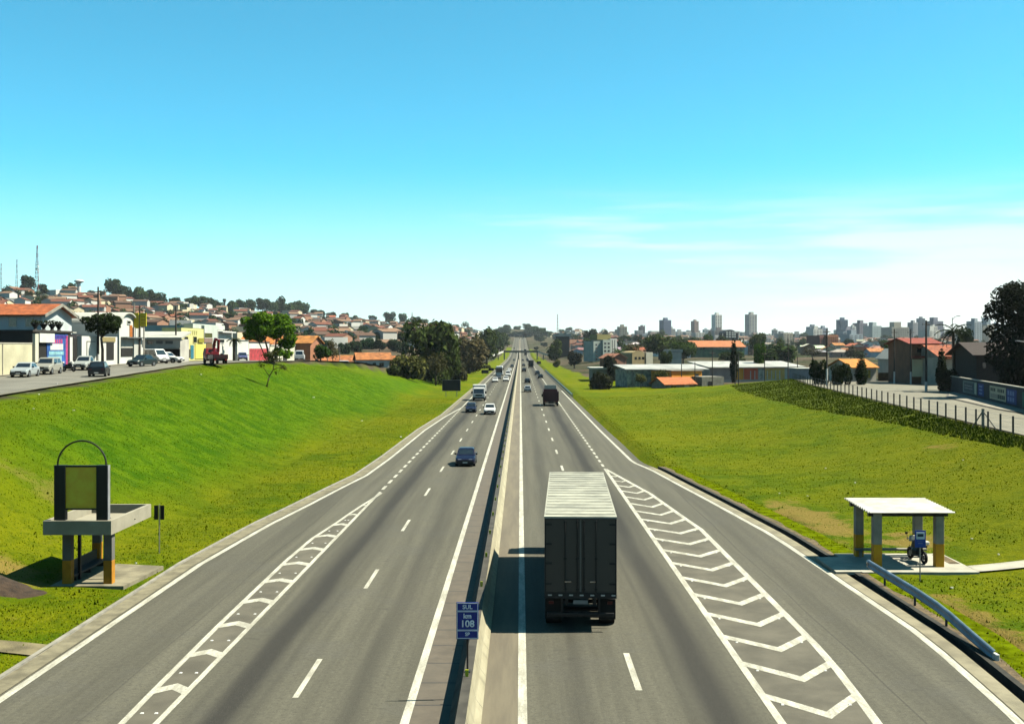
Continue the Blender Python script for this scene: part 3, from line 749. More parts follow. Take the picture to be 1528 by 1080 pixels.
def lorry(name, label, loc, rz_, col, bodycol, W=2.4, Lc=1.9, Lb=5.0, hc=2.5, hb=3.0, dump=False, cat='truck'):
    t = thing(name, label, cat, loc, rz_)       # front at -y
    P = paint('lorry_' + '_'.join('%03d' % int(c*1000) for c in col), col); Bm = pm('lorry_body_' + '_'.join('%03d' % int(c*1000) for c in bodycol), bodycol, .5, 0, .8, .2)
    h = W/2 - .08; f = -(Lc+Lb)/2; m = f + Lc
    b = MB()
    sec = lambda z, y0, hw: [(-hw,y0,z),(hw,y0,z),(hw,m-.12,z),(-hw,m-.12,z)]
    b.loft([sec(.45, f+.05, h), sec(.9, f, h), sec(1.35, f+.02, h), sec(hc-.12, f+.42, h*.93), sec(hc, f+.62, h*.86)])
    c = b.build('cab', P, t, world=False, bevel=.05)
    b = MB(); b.hexa(q3((-h,f+.02,1.35),(h,f+.02,1.35),(h*.93,f+.42,hc-.12),(-h*.93,f+.42,hc-.12),.06,.94,.06,.86,.012)); b.build('windscreen', GLASS, c, world=False)
    for s in (-1, 1):
        b = MB(); b.box(s*h*.985, s*(h+.012), f+.55, f+1.35, 1.4, hc-.3); b.build('side_window', GLASS, c, world=False)
        b = MB(); b.box(s*(h+.02), s*(h+.3), f+.22, f+.32, 1.35, 1.85); b.build('mirror', DARK, c, world=False)
        b = MB(); b.box(s*h*.72-.16, s*h*.72+.16, f-.02, f+.06, .72, .9); b.build('headlight', LAMP, c, world=False)
        b = MB(); b.box(s*h*.8-.1, s*h*.8+.1, -f-.02, -f+.03, .78, .92); b.build('taillight', REDLAMP, t, world=False)
        for yy in (f + .85, -f - 1.2): wheel(t, s*(W/2-.18), yy, .46, .3, s, True)
    b = MB(); b.box(-h*.55, h*.55, f-.015, f+.02, .95, 1.22); b.build('grille', DARK, c, world=False)
    b = MB(); b.box(-h, h, f-.07, f+.05, .42, .68); b.build('bumper', DARK, c, world=False)
    b = MB(); b.box(-.45, .45, f+.3, -f-.1, .5, .8); b.build('chassis', BLACKSTEEL, t, world=False)
    b = MB()
    if dump:
        z0, z1, z2 = .85, hb, hb-.12
        b.box(-W/2, W/2, m, -f, z0, z0+.1); b.box(-W/2, -W/2+.09, m, -f, z0+.1, z1); b.box(W/2-.09, W/2, m, -f, z0+.1, z1)
        b.box(-W/2+.09, W/2-.09, m, m+.09, z0+.1, z1+.25); b.box(-W/2+.09, W/2-.09, -f-.09, -f, z0+.1, z1-.05)
        for i in range(5): b.box(-W/2-.05, -W/2, m+.4+i*1.05, m+.5+i*1.05, z0, z1); b.box(W/2, W/2+.05, m+.4+i*1.05, m+.5+i*1.05, z0, z1)
        for i in range(4): b.box(-W/2+.3+i*.6, -W/2+.38+i*.6, -f, -f+.05, z0, z1-.1)
        o = b.build('dump_bed', Bm, t, world=False)
        b = MB(); b.box(-W/2+.1, W/2-.1, m+.1, -f-.1, z0+.1, z1-.35); b.build('cargo', pm('grey_gravel', (.35,.34,.31), .95, 0, 6, .4, .8, 30), t, world=False)
        b = MB(); b.box(-W/2+.25, W/2-.25, m-.35, m-.05, z1-.1, z1+.95); b.build('cab_shield', pm('grey_shield', (.55,.55,.50), .5), t, world=False)
    else:
        b.box(-W/2, W/2, m, -f, .85, hb)
        b.box(-W/2-.015, W/2+.015, m-.015, -f+.015, hb+.001, hb+.06)
        o = b.build('cargo_box', Bm, t, world=False, bevel=.02)
        b = MB()
        for s in (-1, 1): b.box(s*.03, s*(W/2-.08), -f+.002, -f+.03, .95, hb-.1)
        b.build('rear_door', Bm, o, world=False)
    b = MB(); b.box(-W/2+.05, W/2-.05, -f-.02, -f+.06, .5, .64); b.build('rear_bumper', BLACKSTEEL, t, world=False)
    return t
lorry('box_lorry', 'white box lorry driving towards the camera on the left beside the dark board', (-7.9, 213, 0), 0, (.74,.75,.74), (.7,.7,.67), 2.45, 1.9, 4.2, 2.55, 2.9)
lorry('dump_truck', 'maroon dump truck with grey shield driving away on the right lane', (5.3, 194.5, 0), PI, (.10,.012,.016), (.085,.010,.014), 2.6, 2.0, 5.2, 2.8, 2.55, True)
lorry('box_lorry', 'dark box lorry driving away well ahead of the maroon truck', (5.2, 545, 0), PI, (.03,.03,.03), (.028,.03,.028), 2.5, 2.0, 6.5, 2.8, 3.7)
lorry('box_lorry', 'long dark lorry beyond the footbridge in the right lane, nearer of two', (5.3, 1120, rz(1120)), PI, (.03,.03,.03), (.03,.03,.035), 2.5, 2.0, 11, 2.8, 3.9)
lorry('box_lorry', 'long dark lorry beyond the footbridge in the right lane, farther of two', (5.3, 1230, rz(1230)), PI, (.05,.05,.06), (.035,.035,.04), 2.5, 2.0, 12, 2.8, 4.0)
# white coach
t = thing('coach', 'white coach with tall dark windscreen driving towards the camera beside white cars', 'bus', (-7.6, 402, 0))
b = MB(); b.loft([[(-1.25,y,.35),(1.25,y,.35),(1.27,y,1.2),(1.22,y,3.0),(1.1,y,3.3),(-1.1,y,3.3),(-1.22,y,3.0),(-1.27,y,1.2)] for y in (-5.8, 5.8)]); bo = b.build('body', paint('coach', WHITEP), t, world=False, bevel=.08)
b = MB(); b.box(-1.12, 1.12, -5.83, -5.79, 1.15, 2.75); b.build('windscreen', GLASS, t, world=False)
for s in (-1, 1):
    b = MB(); b.box(s*1.235, s*1.275, -5.3, 5.3, 1.7, 2.6); b.build('side_window', GLASS, t, world=False)
    b = MB(); b.box(s*.9-.15, s*.9+.15, -5.84, -5.79, .62, .85); b.build('headlight', LAMP, t, world=False)
    b = MB(); b.box(s*1.28, s*1.6, -5.9, -5.8, 2.1, 2.8); b.build('mirror', DARK, t, world=False)
    for yy in (-3.4, 3.2): wheel(t, s*1.1, yy, .5, .3, s, True)

# ------------------------------------------------------------------ left bus shelter
ORANGE = pm('ochre_paint', (1.15,.46,.012), .75, 0, 1.5, .22); YELLP = pm('yellow_paint', (.78,.55,.02), .7, 0, 1.5, .15)
GREYP = pm('grey_render', (.17,.165,.15), .9, 0, 1.2, .2, .2, 30); CREAM = pm('cream_paint', (.72,.70,.56), .8, 0, 1.0, .1)
GREYR = pm('weathered_grey', (.46,.43,.36), .9, 0, 1.5, .22, .2, 30)
MUST = pm('mustard_board', (1.15,.75,.06), .7, 0, 3, .15)
ls = thing('bus_shelter', 'concrete bus shelter topped by a mustard board and black hoop, left of the highway', 'bus shelter', (-18.4, 48.6, .1))
OCHD = pm('dull_ochre_paint', (.62,.27,.012), .8, 0, 1.5, .3)
def pillar(parent, x, y, z0, z1, w, zs=1.2, up=None, low=None):
    b = MB(); b.box(x-w/2, x+w/2, y-w/2, y+w/2, zs, z1); o = b.build('column', up or GREYR, parent, bevel=.015)
    b = MB(); b.box(x-w/2-.003, x+w/2+.003, y-w/2-.003, y+w/2+.003, z0, zs); b.build('painted_base', low or ORANGE, o, bevel=.015)
pillar(ls, -19.16, 46.85, .02, 2.36, .36, 1.2, GREYP, OCHD); pillar(ls, -17.42, 46.85, .02, 2.36, .36, 1.2, GREYP, OCHD); pillar(ls, -19.55, 51.1, .02, 2.36, .36, 1.2, GREYP, OCHD)
b = MB(); x0, x1, y0, y1, za_, zb_ = -19.95, -17.1, 46.2, 51.2, 2.36, 2.95
b.box(x0, x1, y0, y1, za_, 2.55); b.box(x0, x1, y0, y0+.16, 2.55, zb_); b.box(x0, x1, y1-.16, y1, 2.55, zb_); b.box(x0, x0+.16, y0+.16, y1-.16, 2.55, zb_); b.box(x1-.16, x1, y0+.16, y1-.16, 2.55, zb_)
b.build('roof', pm('roof_concrete', (.40,.37,.28), .9, 0, .8, .16, .2, 25), ls)
b = MB()
for i in range(9): a = RND.uniform(0, 3); cx_, cy_ = RND.uniform(-19.5,-17.5), RND.uniform(46.6,49); b.tube([(cx_,cy_,2.57),(cx_+.5*math.cos(a),cy_+.5*math.sin(a),2.6)], .02, 5)
b.build('roof_debris', BARK, ls)
for x in (-19.32, -17.55):
    b = MB(); b.box(x-.23, x+.23, 46.35, 46.62, 2.95, 5.25); b.build('sign_post', BLACKSTEEL if x < -18 else BLACKSTEEL, ls)
b = MB(); b.box(-17.318, -17.29, 46.36, 46.61, 2.96, 5.25); b.build('sunlit_flank', pm('sunlit_grey', (.30,.31,.32), .6), ls)  # added paler plate paints the sunlit side of the right post
b = MB(); b.box(-19.09, -17.78, 46.42, 46.55, 3.45, 5.17); b.build('sign_board', MUST, ls)
b = MB(); b.box(-19.09, -17.78, 46.40, 46.57, 5.17, 5.24); b.box(-19.09, -17.78, 46.40, 46.57, 3.38, 3.45); b.build('sign_frame', BLACKSTEEL, ls)
b = MB(); b.tube([(-18.43 - 1.02*math.cos(a), 46.48, 5.25 + 1.02*math.sin(a)) for a in [math.pi*i/24 for i in range(25)]], .038, 8); b.build('hoop', BLACKSTEEL, ls)
b = MB()
for x in (-19.0, -17.85): b.box(x-.06, x+.06, 47.6, 47.72, .1, 2.36)
b.box(-18.94, -17.91, 47.6, 47.72, .1, .18); b.box(-18.94, -17.91, 47.6, 47.72, 2.2, 2.3); b.build('steel_frame', BLACKSTEEL, ls)
b = MB(); b.box(-19.45, -19.0, 47.1, 50.8, .42, .5); b.box(-19.5, -19.45, 47.1, 50.8, .42, .95)
for yy in (47.4, 49, 50.5): b.box(-19.4, -19.05, yy, yy+.1, .1, .42)
b.build('bench', DARK, ls)
b = MB(); b.poly([(-19.7,46.25,.03),(-16.6,46.25,.03),(-16.3,50.5,.03),(-19.7,51.3,.03)]); b.poly([(-19.7,46.25,.22),(-16.6,46.25,.22),(-16.3,50.5,.22),(-19.7,51.3,.22)])
b.f.append((0,1,5,4)); b.f.append((1,2,6,5)); b.f.append((2,3,7,6)); b.f.append((3,0,4,7)); b.m += [0]*4
struct(b.build('pavement', pm('dusty_pad', (.27,.24,.16), .95, 0, .9, .4, .3, 20)))
# heap of soil beside it
b = MB(); n = 20
for j in range(n):
    for i in range(n):
        u, v = i/(n-1)*2-1, j/(n-1)*2-1; rr = math.sqrt(u*u+v*v)
        x, y = -22.6 + u*3.6, 44.9 + v*1.5
        b.v.append((x, y, tz(x, y) - .05 + .42*max(0, 1-rr**1.6) + .08*noise.noise(Vector((x*2, y*2, 0)))*(1-min(1, rr))))
for j in range(n-1):
    for i in range(n-1): b.f.append((j*n+i, j*n+i+1, (j+1)*n+i+1, (j+1)*n+i)); b.m.append(0)
o = b.build('soil_heap', pm('dark_soil', (.055,.034,.02), .98, 0, 3, .5, .9, 14), smooth=True)
tag(o, 'low heap of dark brown soil in the grass beside the left bus shelter', 'soil heap')
# worn path across the verge
def sheet_on(name, pts_fn, nu, nv, dz, mt):
    b = MB()
    for j in range(nv):
        for i in range(nu):
            x, y = pts_fn(i/(nu-1), j/(nv-1)); b.v.append((x, y, tz(x, y) + dz))
    for j in range(nv-1):
        for i in range(nu-1): b.f.append((j*nu+i, j*nu+i+1, (j+1)*nu+i+1, (j+1)*nu+i)); b.m.append(0)
    return struct(b.build(name, mt))
sheet_on('path', lambda u, v: (-15.9 - 9*u, 36.3 + 1.3*v + .5*math.sin(u*5) - u*.4), 14, 5, .06, pm('worn_soil', (.22,.185,.10), .97, 0, 1.2, .4, .5, 15))
# small sign seen from behind
X, Y = -17.7, 54.2
t = thing('road_sign', 'small dark back of a twin panel sign on a thin pole near the left shelter', 'sign', (X, Y, tz(X, Y)))
zz = tz(X, Y)
b = MB(); b.tube([(0,0,-.1),(0,0,2.5-zz)], .03, 8); b.build('post', STEEL, t, world=False)
for s in (-1, 1):
    b = MB(); b.box(s*.045, s*.25, -.02, .0, 1.76-zz, 2.46-zz); b.build('panel', BLACKSTEEL, t, world=False, bevel=.03)

# ------------------------------------------------------------------ right bus shelter
rs = thing('bus_shelter', 'small bus shelter with white corrugated roof on four grey and orange columns', 'bus shelter', (17.8, 52, .1))
for x, y in ((16.35, 50.75), (19.25, 50.9), (16.35, 53.45), (19.25, 53.6)): pillar(rs, x, y, .1, 2.6 + (y-50.7)*.035, .38, 1.18)
b = MB(); n = 96; roofW = (15.85, 19.72)
for xx in roofW:
    for i in range(n+1):
        y = 50.15 + 3.95*i/n; b.v.append((xx, y, 2.70 + (y-50.15)*.035 + .045*math.sin(i*2*math.pi/8)))
for i in range(n): b.f.append((i, n+1+i, n+2+i, i+1)); b.m.append(0)
o = b.build('roof', pm('white_roofing', (.62,.61,.54), .6, 0, .9, .25), rs)
so = o.modifiers.new('thick', 'SOLIDIFY'); so.thickness = .03
b = MB(); b.box(15.95, 19.6, 50.66, 50.86, 2.46, 2.63); b.box(15.95, 19.6, 53.4, 53.6, 2.52, 2.72); b.build('beam', DARK, rs)
b = MB(); b.box(16.1, 19.5, 53.0, 53.3, .46, .54); b.box(16.3, 16.4, 53.05, 53.25, .1, .46); b.box(19.2, 19.3, 53.05, 53.25, .1, .46); b.build('bench', CONC, rs)
b = MB(); b.box(15.35, 20.6, 49.6, 54.1, -.1, .12); struct(b.build('pavement', CONCL))
sheet_on('path', lambda u, v: (20.6 + 16*u, 49.75 + 1.25*v), 34, 4, .09, CONCL)
b = MB(); b.box(14.2, 15.35, 49.7, 53.2, -.02, .118); struct(b.build('drain_cover', CONCL))
b = MB(); b.box(20.0, 20.5, 51.5, 53.8, .121, .125); struct(b.build('planting_bed', EARTH))
# bus stop sign
t = thing('bus_stop_sign', 'blue bus stop sign with white bus pictogram on a pole before the right shelter', 'sign', (17.42, 48.2, .03))
b = MB(); b.tube([(0,0,-.1),(0,0,2.15)], .03, 8); b.build('post', STEEL, t, world=False)
SB = pm('stop_blue', (.02,.09,.55), .45, 0, 3, .12)
b = MB(); b.box(-.24, .24, -.045, -.03, 1.46, 2.2); b.build('panel', SB, t, world=False, bevel=.01)
b = MB(); b.box(-.18, .18, -.056, -.046, 1.82, 2.12); o = b.build('pictogram', pm('pale_blue', (1.1,1.35,1.6), .5), t, world=False, bevel=.03)
b = MB(); b.box(-.13, .13, -.062, -.057, 1.93, 2.05); b.build('bus_window', pm('pictogram_dark', (.02,.05,.10), .5), o, world=False)
b = MB(); b.box(-.15, .15, -.05, -.046, 1.72, 1.735); b.box(-.1, .1, -.05, -.046, 1.62, 1.66); b.build('small_print', pm('pale_print', (.2,.25,.5), .5), t, world=False)
# motorcycle under the roof
def moto(label, loc, rzv, col, white):
    t = thing('motorcycle', label, 'motorcycle', loc, rzv)
    for yy in (-.68, .66):
        b = MB(); k = 20; r, rr = .3, .07
        for i in range(k):
            for j in range(8):
                a, c = 2*math.pi*i/k, 2*math.pi*j/8; b.v.append((rr*math.sin(c), yy + (r-rr+rr*math.cos(c))*math.cos(a), r + (r-rr+rr*math.cos(c))*math.sin(a)))
        for i in range(k):
            for j in range(8): b.f.append((i*8+j, i*8+(j+1)%8, ((i+1)%k)*8+(j+1)%8, ((i+1)%k)*8+j)); b.m.append(0)
        w_ = b.build('wheel', RUBBER, t, world=False, smooth=True)
        b = MB(); b.disc_x(-.04, .04, yy, r, .11, 14); b.build('hub', STEEL, w_, world=False)
    b = MB(); b.tube([(0,-.68,.3),(0,-.5,.72),(0,-.4,1.0)], .045, 8); b.tube([(-.38,-.3,1.06),(0,-.42,1.02),(.38,-.3,1.06)], .02, 6); b.build('fork', STEEL, t, world=False)
    b = MB(); b.loft([[(-w,y,z-h),(w,y,z-h),(w*.9,y,z),(0,y,z+h*.5),(-w*.9,y,z)] for y,z,w,h in ((-.36,.82,.07,.12),(-.2,.9,.17,.25),(.05,.86,.15,.22),(.15,.8,.1,.15))]); b.build('fuel_tank', paint('moto_tank', col), t, world=False, bevel=.02)
    b = MB(); b.loft([[(-w,y,z-.1),(w,y,z-.1),(w,y,z),(-w,y,z)] for y,z,w in ((.12,.80,.11),(.4,.80,.15),(.75,.86,.12),(.86,.9,.07))]); b.build('seat', DARK, t, world=False, bevel=.03)
    b = MB(); b.loft([[(-w,y,.3),(w,y,.3),(w*1.1,y,.55),(w*.6,y,.72),(-w*.6,y,.72),(-w*1.1,y,.55)] for y,w in ((-.35,.12),(-.1,.2),(.25,.18),(.4,.1))]); b.tube([(.16,0,.34),(.18,.5,.36),(.19,.95,.42)], .045, 8); b.build('engine', BLACKSTEEL, t, world=False)
    b = MB(); b.loft([[(-w,y,z-.16),(w,y,z-.16),(w*.8,y,z+.1),(-w*.8,y,z+.1)] for y,z,w in ((-.62,1.0,.1),(-.5,1.04,.19),(-.36,1.08,.16))]); b.build('headlight', white, t, world=False, bevel=.03)
    b = MB(); b.box(-.14, .14, .7, .95, .92, 1.1); b.build('top_box', white, t, world=False, bevel=.05)
    for s in (-1, 1):
        b = MB(); b.tube([(s*.3,-.34,1.06),(s*.36,-.36,1.26)], .012, 6); b.box(s*.36-.06, s*.36+.06, -.38, -.35, 1.24, 1.34); b.build('mirror', DARK, t, world=False)
    return t
moto('dark motorcycle with white box parked under the right bus shelter roof', (18.7, 52.1, .12), PI + .12, (.02,.02,.025), WHITE)

# guardrail end, right
gr = thing('guardrail', 'blue grey guardrail beam sloping down to the grass beside the right drain', 'guardrail', (15.45, 43, 0))
GALV = pm('galvanised', (.30,.42,.55), .5, .1, 1.2, .25)
def wbeam(b, pts, k=1.0):
    pr = [(0,-.155*k),(.04,-.13*k),(.075,-.085*k),(.02,-.03*k),(.02,.03*k),(.075,.085*k),(.04,.13*k),(0,.155*k)]
    rings = []
    for (x, y, z) in pts:
        rings.append([(x-a, y, z+c) for a, c in pr] + [(x-a+.012, y, z+c) for a, c in reversed(pr)])
    b.loft(rings)
b = MB(); wbeam(b, [(15.40,48.9,.62),(15.42,46,.62),(15.45,43,.62),(15.43,41.0,.60),(15.42,39.6,.52),(15.42,37.8,.34),(15.46,36.0,.14)], 1.3); b.build('beam', GALV, gr)
for yy, zt in ((47.0,.6), (43.4,.6), (40.2,.42)):
    b = MB(); b.box(15.45, 15.52, yy-.035, yy+.035, -.3, zt); b.build('post', pm('dark_post', (.06,.07,.08), .7), gr)
b = MB(); b.loft([[(15.40+.17*math.cos(a)*.4, 48.9+.17*s, .62+.17*math.sin(a)) for a in [2*math.pi*i/12 for i in range(12)]] for s in (0, .5, .9)]); b.build('end_cap', CHROME, gr, bevel=.03)
b = MB(); b.box(15.38, 15.5, 35.75, 36.05, -.05, .27); b.build('end_plate', WHITE, gr, bevel=.02)
# far guardrail on the right
gr = thing('guardrail', 'long grey guardrail along the right shoulder beyond the maroon truck', 'guardrail', (10.4, 320, 0))
b = MB(); wbeam(b, [(10.55, 225+i*10, .62) for i in range(26)]); b.build('beam', STEEL, gr)
for i in range(63):
    b = MB(); b.box(10.56, 10.68, 225.5+i*4-.06, 225.5+i*4+.06, -.3, .78); b.build('post', STEEL, gr)

# boards seen from behind on the verges
def board(label, px0, px1, py0, py1, pyb, name='sign_board'):
    X, Y, Z = hit((px0+px1)/2, pyb)
    w = (px1-px0)*Y/F/2; z0 = H-(py1-CY)*Y/F - Z; z1 = H-(py0-CY)*Y/F - Z
    t = thing(name, label, 'sign', (X, Y, Z))
    b = MB(); b.box(-w, w, -.04, .0, z0, z1); b.build('panel', BLACKSTEEL, t, world=False)
    b = MB(); b.box(-w-.04, w+.04, .001, .06, z0-.04, z1+.04); b.build('border', pm('pale_edge', (.45,.45,.42), .5), t, world=False)
    for s in (-.6, .6):
        b = MB(); b.box(s*w-.06, s*w+.06, .061, .15, -.4, z1-.1); b.build('post', STEEL, t, world=False)
board('wide dark back of a road sign on two posts on the left verge, nearest', 660, 687, 567, 583, 592)
board('dark back of a smaller road sign further along the left verge', 718.5, 729, 552, 557, 561)
board('tiny dark back of a road sign just behind the smaller left one', 729, 737, 549, 553, 557)
board('small dark sign board on the right verge before the footbridge', 801, 807, 539, 543, 546)

# ------------------------------------------------------------------ trees
def blob_pts(blobs, n, rnd, shell=.55):
    out = []
    tot = sum(b[3]*b[4]*b[5] for b in blobs)
    for (cx, cy, cz, rx, ry, rz_) in blobs:
        for _ in range(max(3, int(n * rx*ry*rz_ / tot))):
            d = Vector((rnd.gauss(0,1), rnd.gauss(0,1), rnd.gauss(0,1))).normalized()
            rr = shell + (1-shell) * rnd.random() ** .6
            rr *= 1 + .22 * noise.noise(Vector((d.x*2.3+cx, d.y*2.3+cy, d.z*2.3+cz)))
            out.append((Vector((cx + d.x*rx*rr, cy + d.y*ry*rr, cz + d.z*rz_*rr)), d))
    return out
def leaf_mesh(name, blobs, n, size, seed, droop=0.0, shell=.55):
    rnd = random.Random(seed); b = MB()
    for p, d in blob_pts(blobs, n, rnd, shell):
        nrm = (d + Vector((rnd.uniform(-1,1), rnd.uniform(-1,1), rnd.uniform(-.6,1.1)))*.9).normalized()
        t = nrm.cross(Vector((rnd.uniform(-1,1), rnd.uniform(-1,1), rnd.uniform(-1,1)))).normalized(); s = nrm.cross(t)
        a = size * rnd.uniform(.6, 1.35); c = a * rnd.uniform(.45, .9)
        k = nrm * a * .25
        b.poly([p - t*a, p - s*c + k, p + t*a - Vector((0,0,droop*a)), p + s*c + k])
    return b.mesh(name, [LEAF])
def crown_blobs(rnd, r, h, z0, n):
    """one crown of overlapping uneven masses, r across, from z0 up h metres"""
    out = [(0, 0, z0 + h*.5, r*.55, r*.55, h*.42)]
    for i in range(n):
        a = rnd.uniform(0, 2*math.pi); q = rnd.uniform(.35, .75) * r; zz = z0 + h*rnd.uniform(.22, .82)
        s = rnd.uniform(.25, .45); taper = 1 - .5*abs((zz-z0)/h - .45)
        out.append((q*math.cos(a)*taper, q*math.sin(a)*taper, zz, r*s, r*s, h*s*.62))
    return out
def trunk_mb(h, r, crown_r, rnd, limbs=5, split=.45):
    b = MB(); lean = rnd.uniform(-.06, .06)*h
    b.tube([(0,0,-.5),(lean*.2,0,h*.25),(lean*.6,lean*.3,h*split),(lean,lean*.4,h*.8)], [r*1.25, r, r*.8, r*.3], 8)
    for i in range(limbs):
        a = 2*math.pi*i/limbs + rnd.uniform(-.4,.4); z = h*split*rnd.uniform(.75, 1.25)
        q = crown_r*rnd.uniform(.4,.7)
        b.tube([(lean*.5,lean*.25,z),(q*.5*math.cos(a),q*.5*math.sin(a),z+h*.16),(q*math.cos(a),q*math.sin(a),z+h*.27)], [r*.5, r*.33, r*.12], 6)
    return b
PROTO = {}
def tree_proto(kind):
    if kind in PROTO: return PROTO[kind]
    rnd = random.Random(hash(kind[1]) % 1000 + kind[2] if False else (len(kind[0])*31 + kind[2]*7))
    k, _, v = kind
    if k == 'round':    # unit tree about 8 m tall, 7 m across
        bl = crown_blobs(rnd, 3.5, 6.8, .9, 13); lm = leaf_mesh('crown', bl, 1900, .34, v+3); tb = trunk_mb(5.0, .22, 2.6, rnd)
    elif k == 'broad':
        bl = crown_blobs(rnd, 5.0, 6.0, 1.5, 17); lm = leaf_mesh('crown', bl, 2400, .38, v+13); tb = trunk_mb(5.0, .28, 3.6, rnd)
    elif k == 'tall':
        bl = crown_blobs(rnd, 2.6, 9.0, 1.2, 13); lm = leaf_mesh('crown', bl, 1500, .36, v+23); tb = trunk_mb(7.0, .22, 1.8, rnd)
    elif k == 'bush':
        bl = [(rnd.uniform(-1.6,1.6), rnd.uniform(-1.2,1.2), rnd.uniform(.7,1.9), rnd.uniform(.9,1.5), rnd.uniform(.9,1.4), rnd.uniform(.7,1.2)) for _ in range(9)]
        lm = leaf_mesh('crown', bl, 1200, .26, v+33); tb = trunk_mb(1.8, .1, 1.2, rnd)
    elif k == 'sparse':
        bl = crown_blobs(rnd, 3.4, 6.2, 2.0, 16); lm = leaf_mesh('crown', bl, 700, .30, v+43, shell=.2); tb = trunk_mb(6.0, .17, 2.8, rnd, 8)
    elif k == 'cypress':
        bl = [(0,0,.8+i*.85,1.25*(1-abs(i-3)/9),1.25*(1-abs(i-3)/9),.9) for i in range(9)]; lm = leaf_mesh('crown', bl, 1500, .26, v+53); tb = trunk_mb(3, .16, .6, rnd, 3)
    PROTO[kind] = (lm, tb.mesh('trunk', [BARK], None, True)); return PROTO[kind]
def tree(kind, v, label, loc, sx, sz, col, name='tree', cat='tree', group=None, rzv=None):
    lm, tm = tree_proto((kind, kind, v))
    t = thing(name, label, cat, loc, rzv if rzv is not None else RND.uniform(0, 6.28), group)
    t.scale = (sx, sx, sz)
    ob('trunk', tm, t); c = ob('crown', lm, t); c.color = (*col, 1); return t
HGT = {'round': 7.8, 'broad': 7.6, 'tall': 10.3, 'bush': 3.0, 'sparse': 8.2, 'cypress': 8.5}
WID = {'round': 7.6, 'broad': 10.6, 'tall': 5.6, 'bush': 5.2, 'sparse': 7.6, 'cypress': 2.6}
def tree_px(kind, v, label, px0, px1, ytop, Y, col, ybase=None, **kw):
    """tree spanning px0..px1 in the photo at distance Y, top at ytop, standing on the ground there"""
    X = ((px0+px1)/2 - CX) * Y / F; Zg = tz(X, Y); zt = H - (ytop-CY)*Y/F
    w = (px1-px0)*Y/F; return tree(kind, v, label, (X, Y, Zg), w/WID[kind], max(1.5, zt-Zg)/HGT[kind], col, **kw)
DG = (.066,.100,.024); MG = (.045,.085,.014); OL = (.13,.14,.04); BR = (.13,.115,.06); LG = (.085,.17,.014); VD = (.022,.034,.010); BG = (.022,.06,.02)
# bright tree behind the bank crest
def bright_tree():
    Y = 176; X = (402-CX)*Y/F; Zg = tz(X, Y); rnd = random.Random(5)
    t = thing('tree', 'bright green spreading tree with several trunks at the top of the left bank', 'tree', (X, Y, Zg))
    S = Y/F; P = lambda px, py, dy=0: ((px-402)*S, dy, H-(py-CY)*S-Zg)
    b = MB()
    for (a, c, r) in (((402,543),(392,497),.2),((404,543),(412,495),.17),((400,543),(380,492),.12),((405,543),(426,498),.14)):
        p, q = P(*a), P(*c, rnd.uniform(-1,1)); m = tuple((p[i]+q[i])/2 + (rnd.uniform(-.3,.3) if i < 2 else 0) for i in range(3)); b.tube([(p[0],p[1],-.4), p, m, q], [r*1.2, r, r*.8, r*.4], 8)
    b.build('trunk', BARK, t, world=False, smooth=True)
    bl = []
    for px, py, r in ((380,487,1.5),(392,475,1.5),(405,481,1.7),(420,478,1.5),(430,490,1.4),(375,500,1.1),(412,495,1.5),(425,512,1.3),(432,503,1.1),(396,492,1.3),(385,503,1.0),(418,525,1.0),(428,528,.9),(370,478,.9)):
        x, y, z = P(px, py, rnd.uniform(-1.6,1.6)); bl.append((x, y, z, r, r, r*.72))
    c = ob('crown', leaf_mesh('crown', bl, 7500, .24, 77, .4, .4), t); c.color = (.12,.25,.012,1)
bright_tree()
# leaning sapling on the slope
def sapling():
    X, Y, Zg = hit(398, 577); S = Y/F; rnd = random.Random(8)
    t = thing('sapling', 'thin leaning sapling with sparse crown growing on the grass slope', 'tree', (X, Y, Zg))
    P = lambda px, py, dy=0: Vector(((px-398)*S, dy, (577-py)*S))
    b = MB()
    br = [[(398,577),(401,566),(402,561),(408,552),(409,542),(406,532)], [(402,561),(398,556),(394,550),(388,546)], [(408,552),(414,549),(422,551)], [(409,542),(412,534),(416,528)], [(409,545),(403,540),(398,532)]]
    for i, L_ in enumerate(br): b.tube([P(x, y, rnd.uniform(-.2,.2) if j else 0) for j, (x, y) in enumerate(L_)], [lerp(.13 if i == 0 else .06, .02, j/(len(L_)-1)) for j in range(len(L_))], 7)
    b.build('trunk', BARK, t, world=False, smooth=True)
    bl = []
    for px, py, r in ((404,530,.75),(412,527,.6),(398,530,.6),(416,536,.55),(390,546,.5),(397,540,.5),(422,548,.5),(428,551,.35),(413,557,.35),(386,541,.35),(405,537,.6)):
        p = P(px, py, rnd.uniform(-.5,.5)); bl.append((p.x, p.y, p.z, r, r, r*.7))
    c = ob('crown', leaf_mesh('crown', bl, 1000, .10, 78, 0, .1), t); c.color = (.075,.085,.025,1)
sapling()
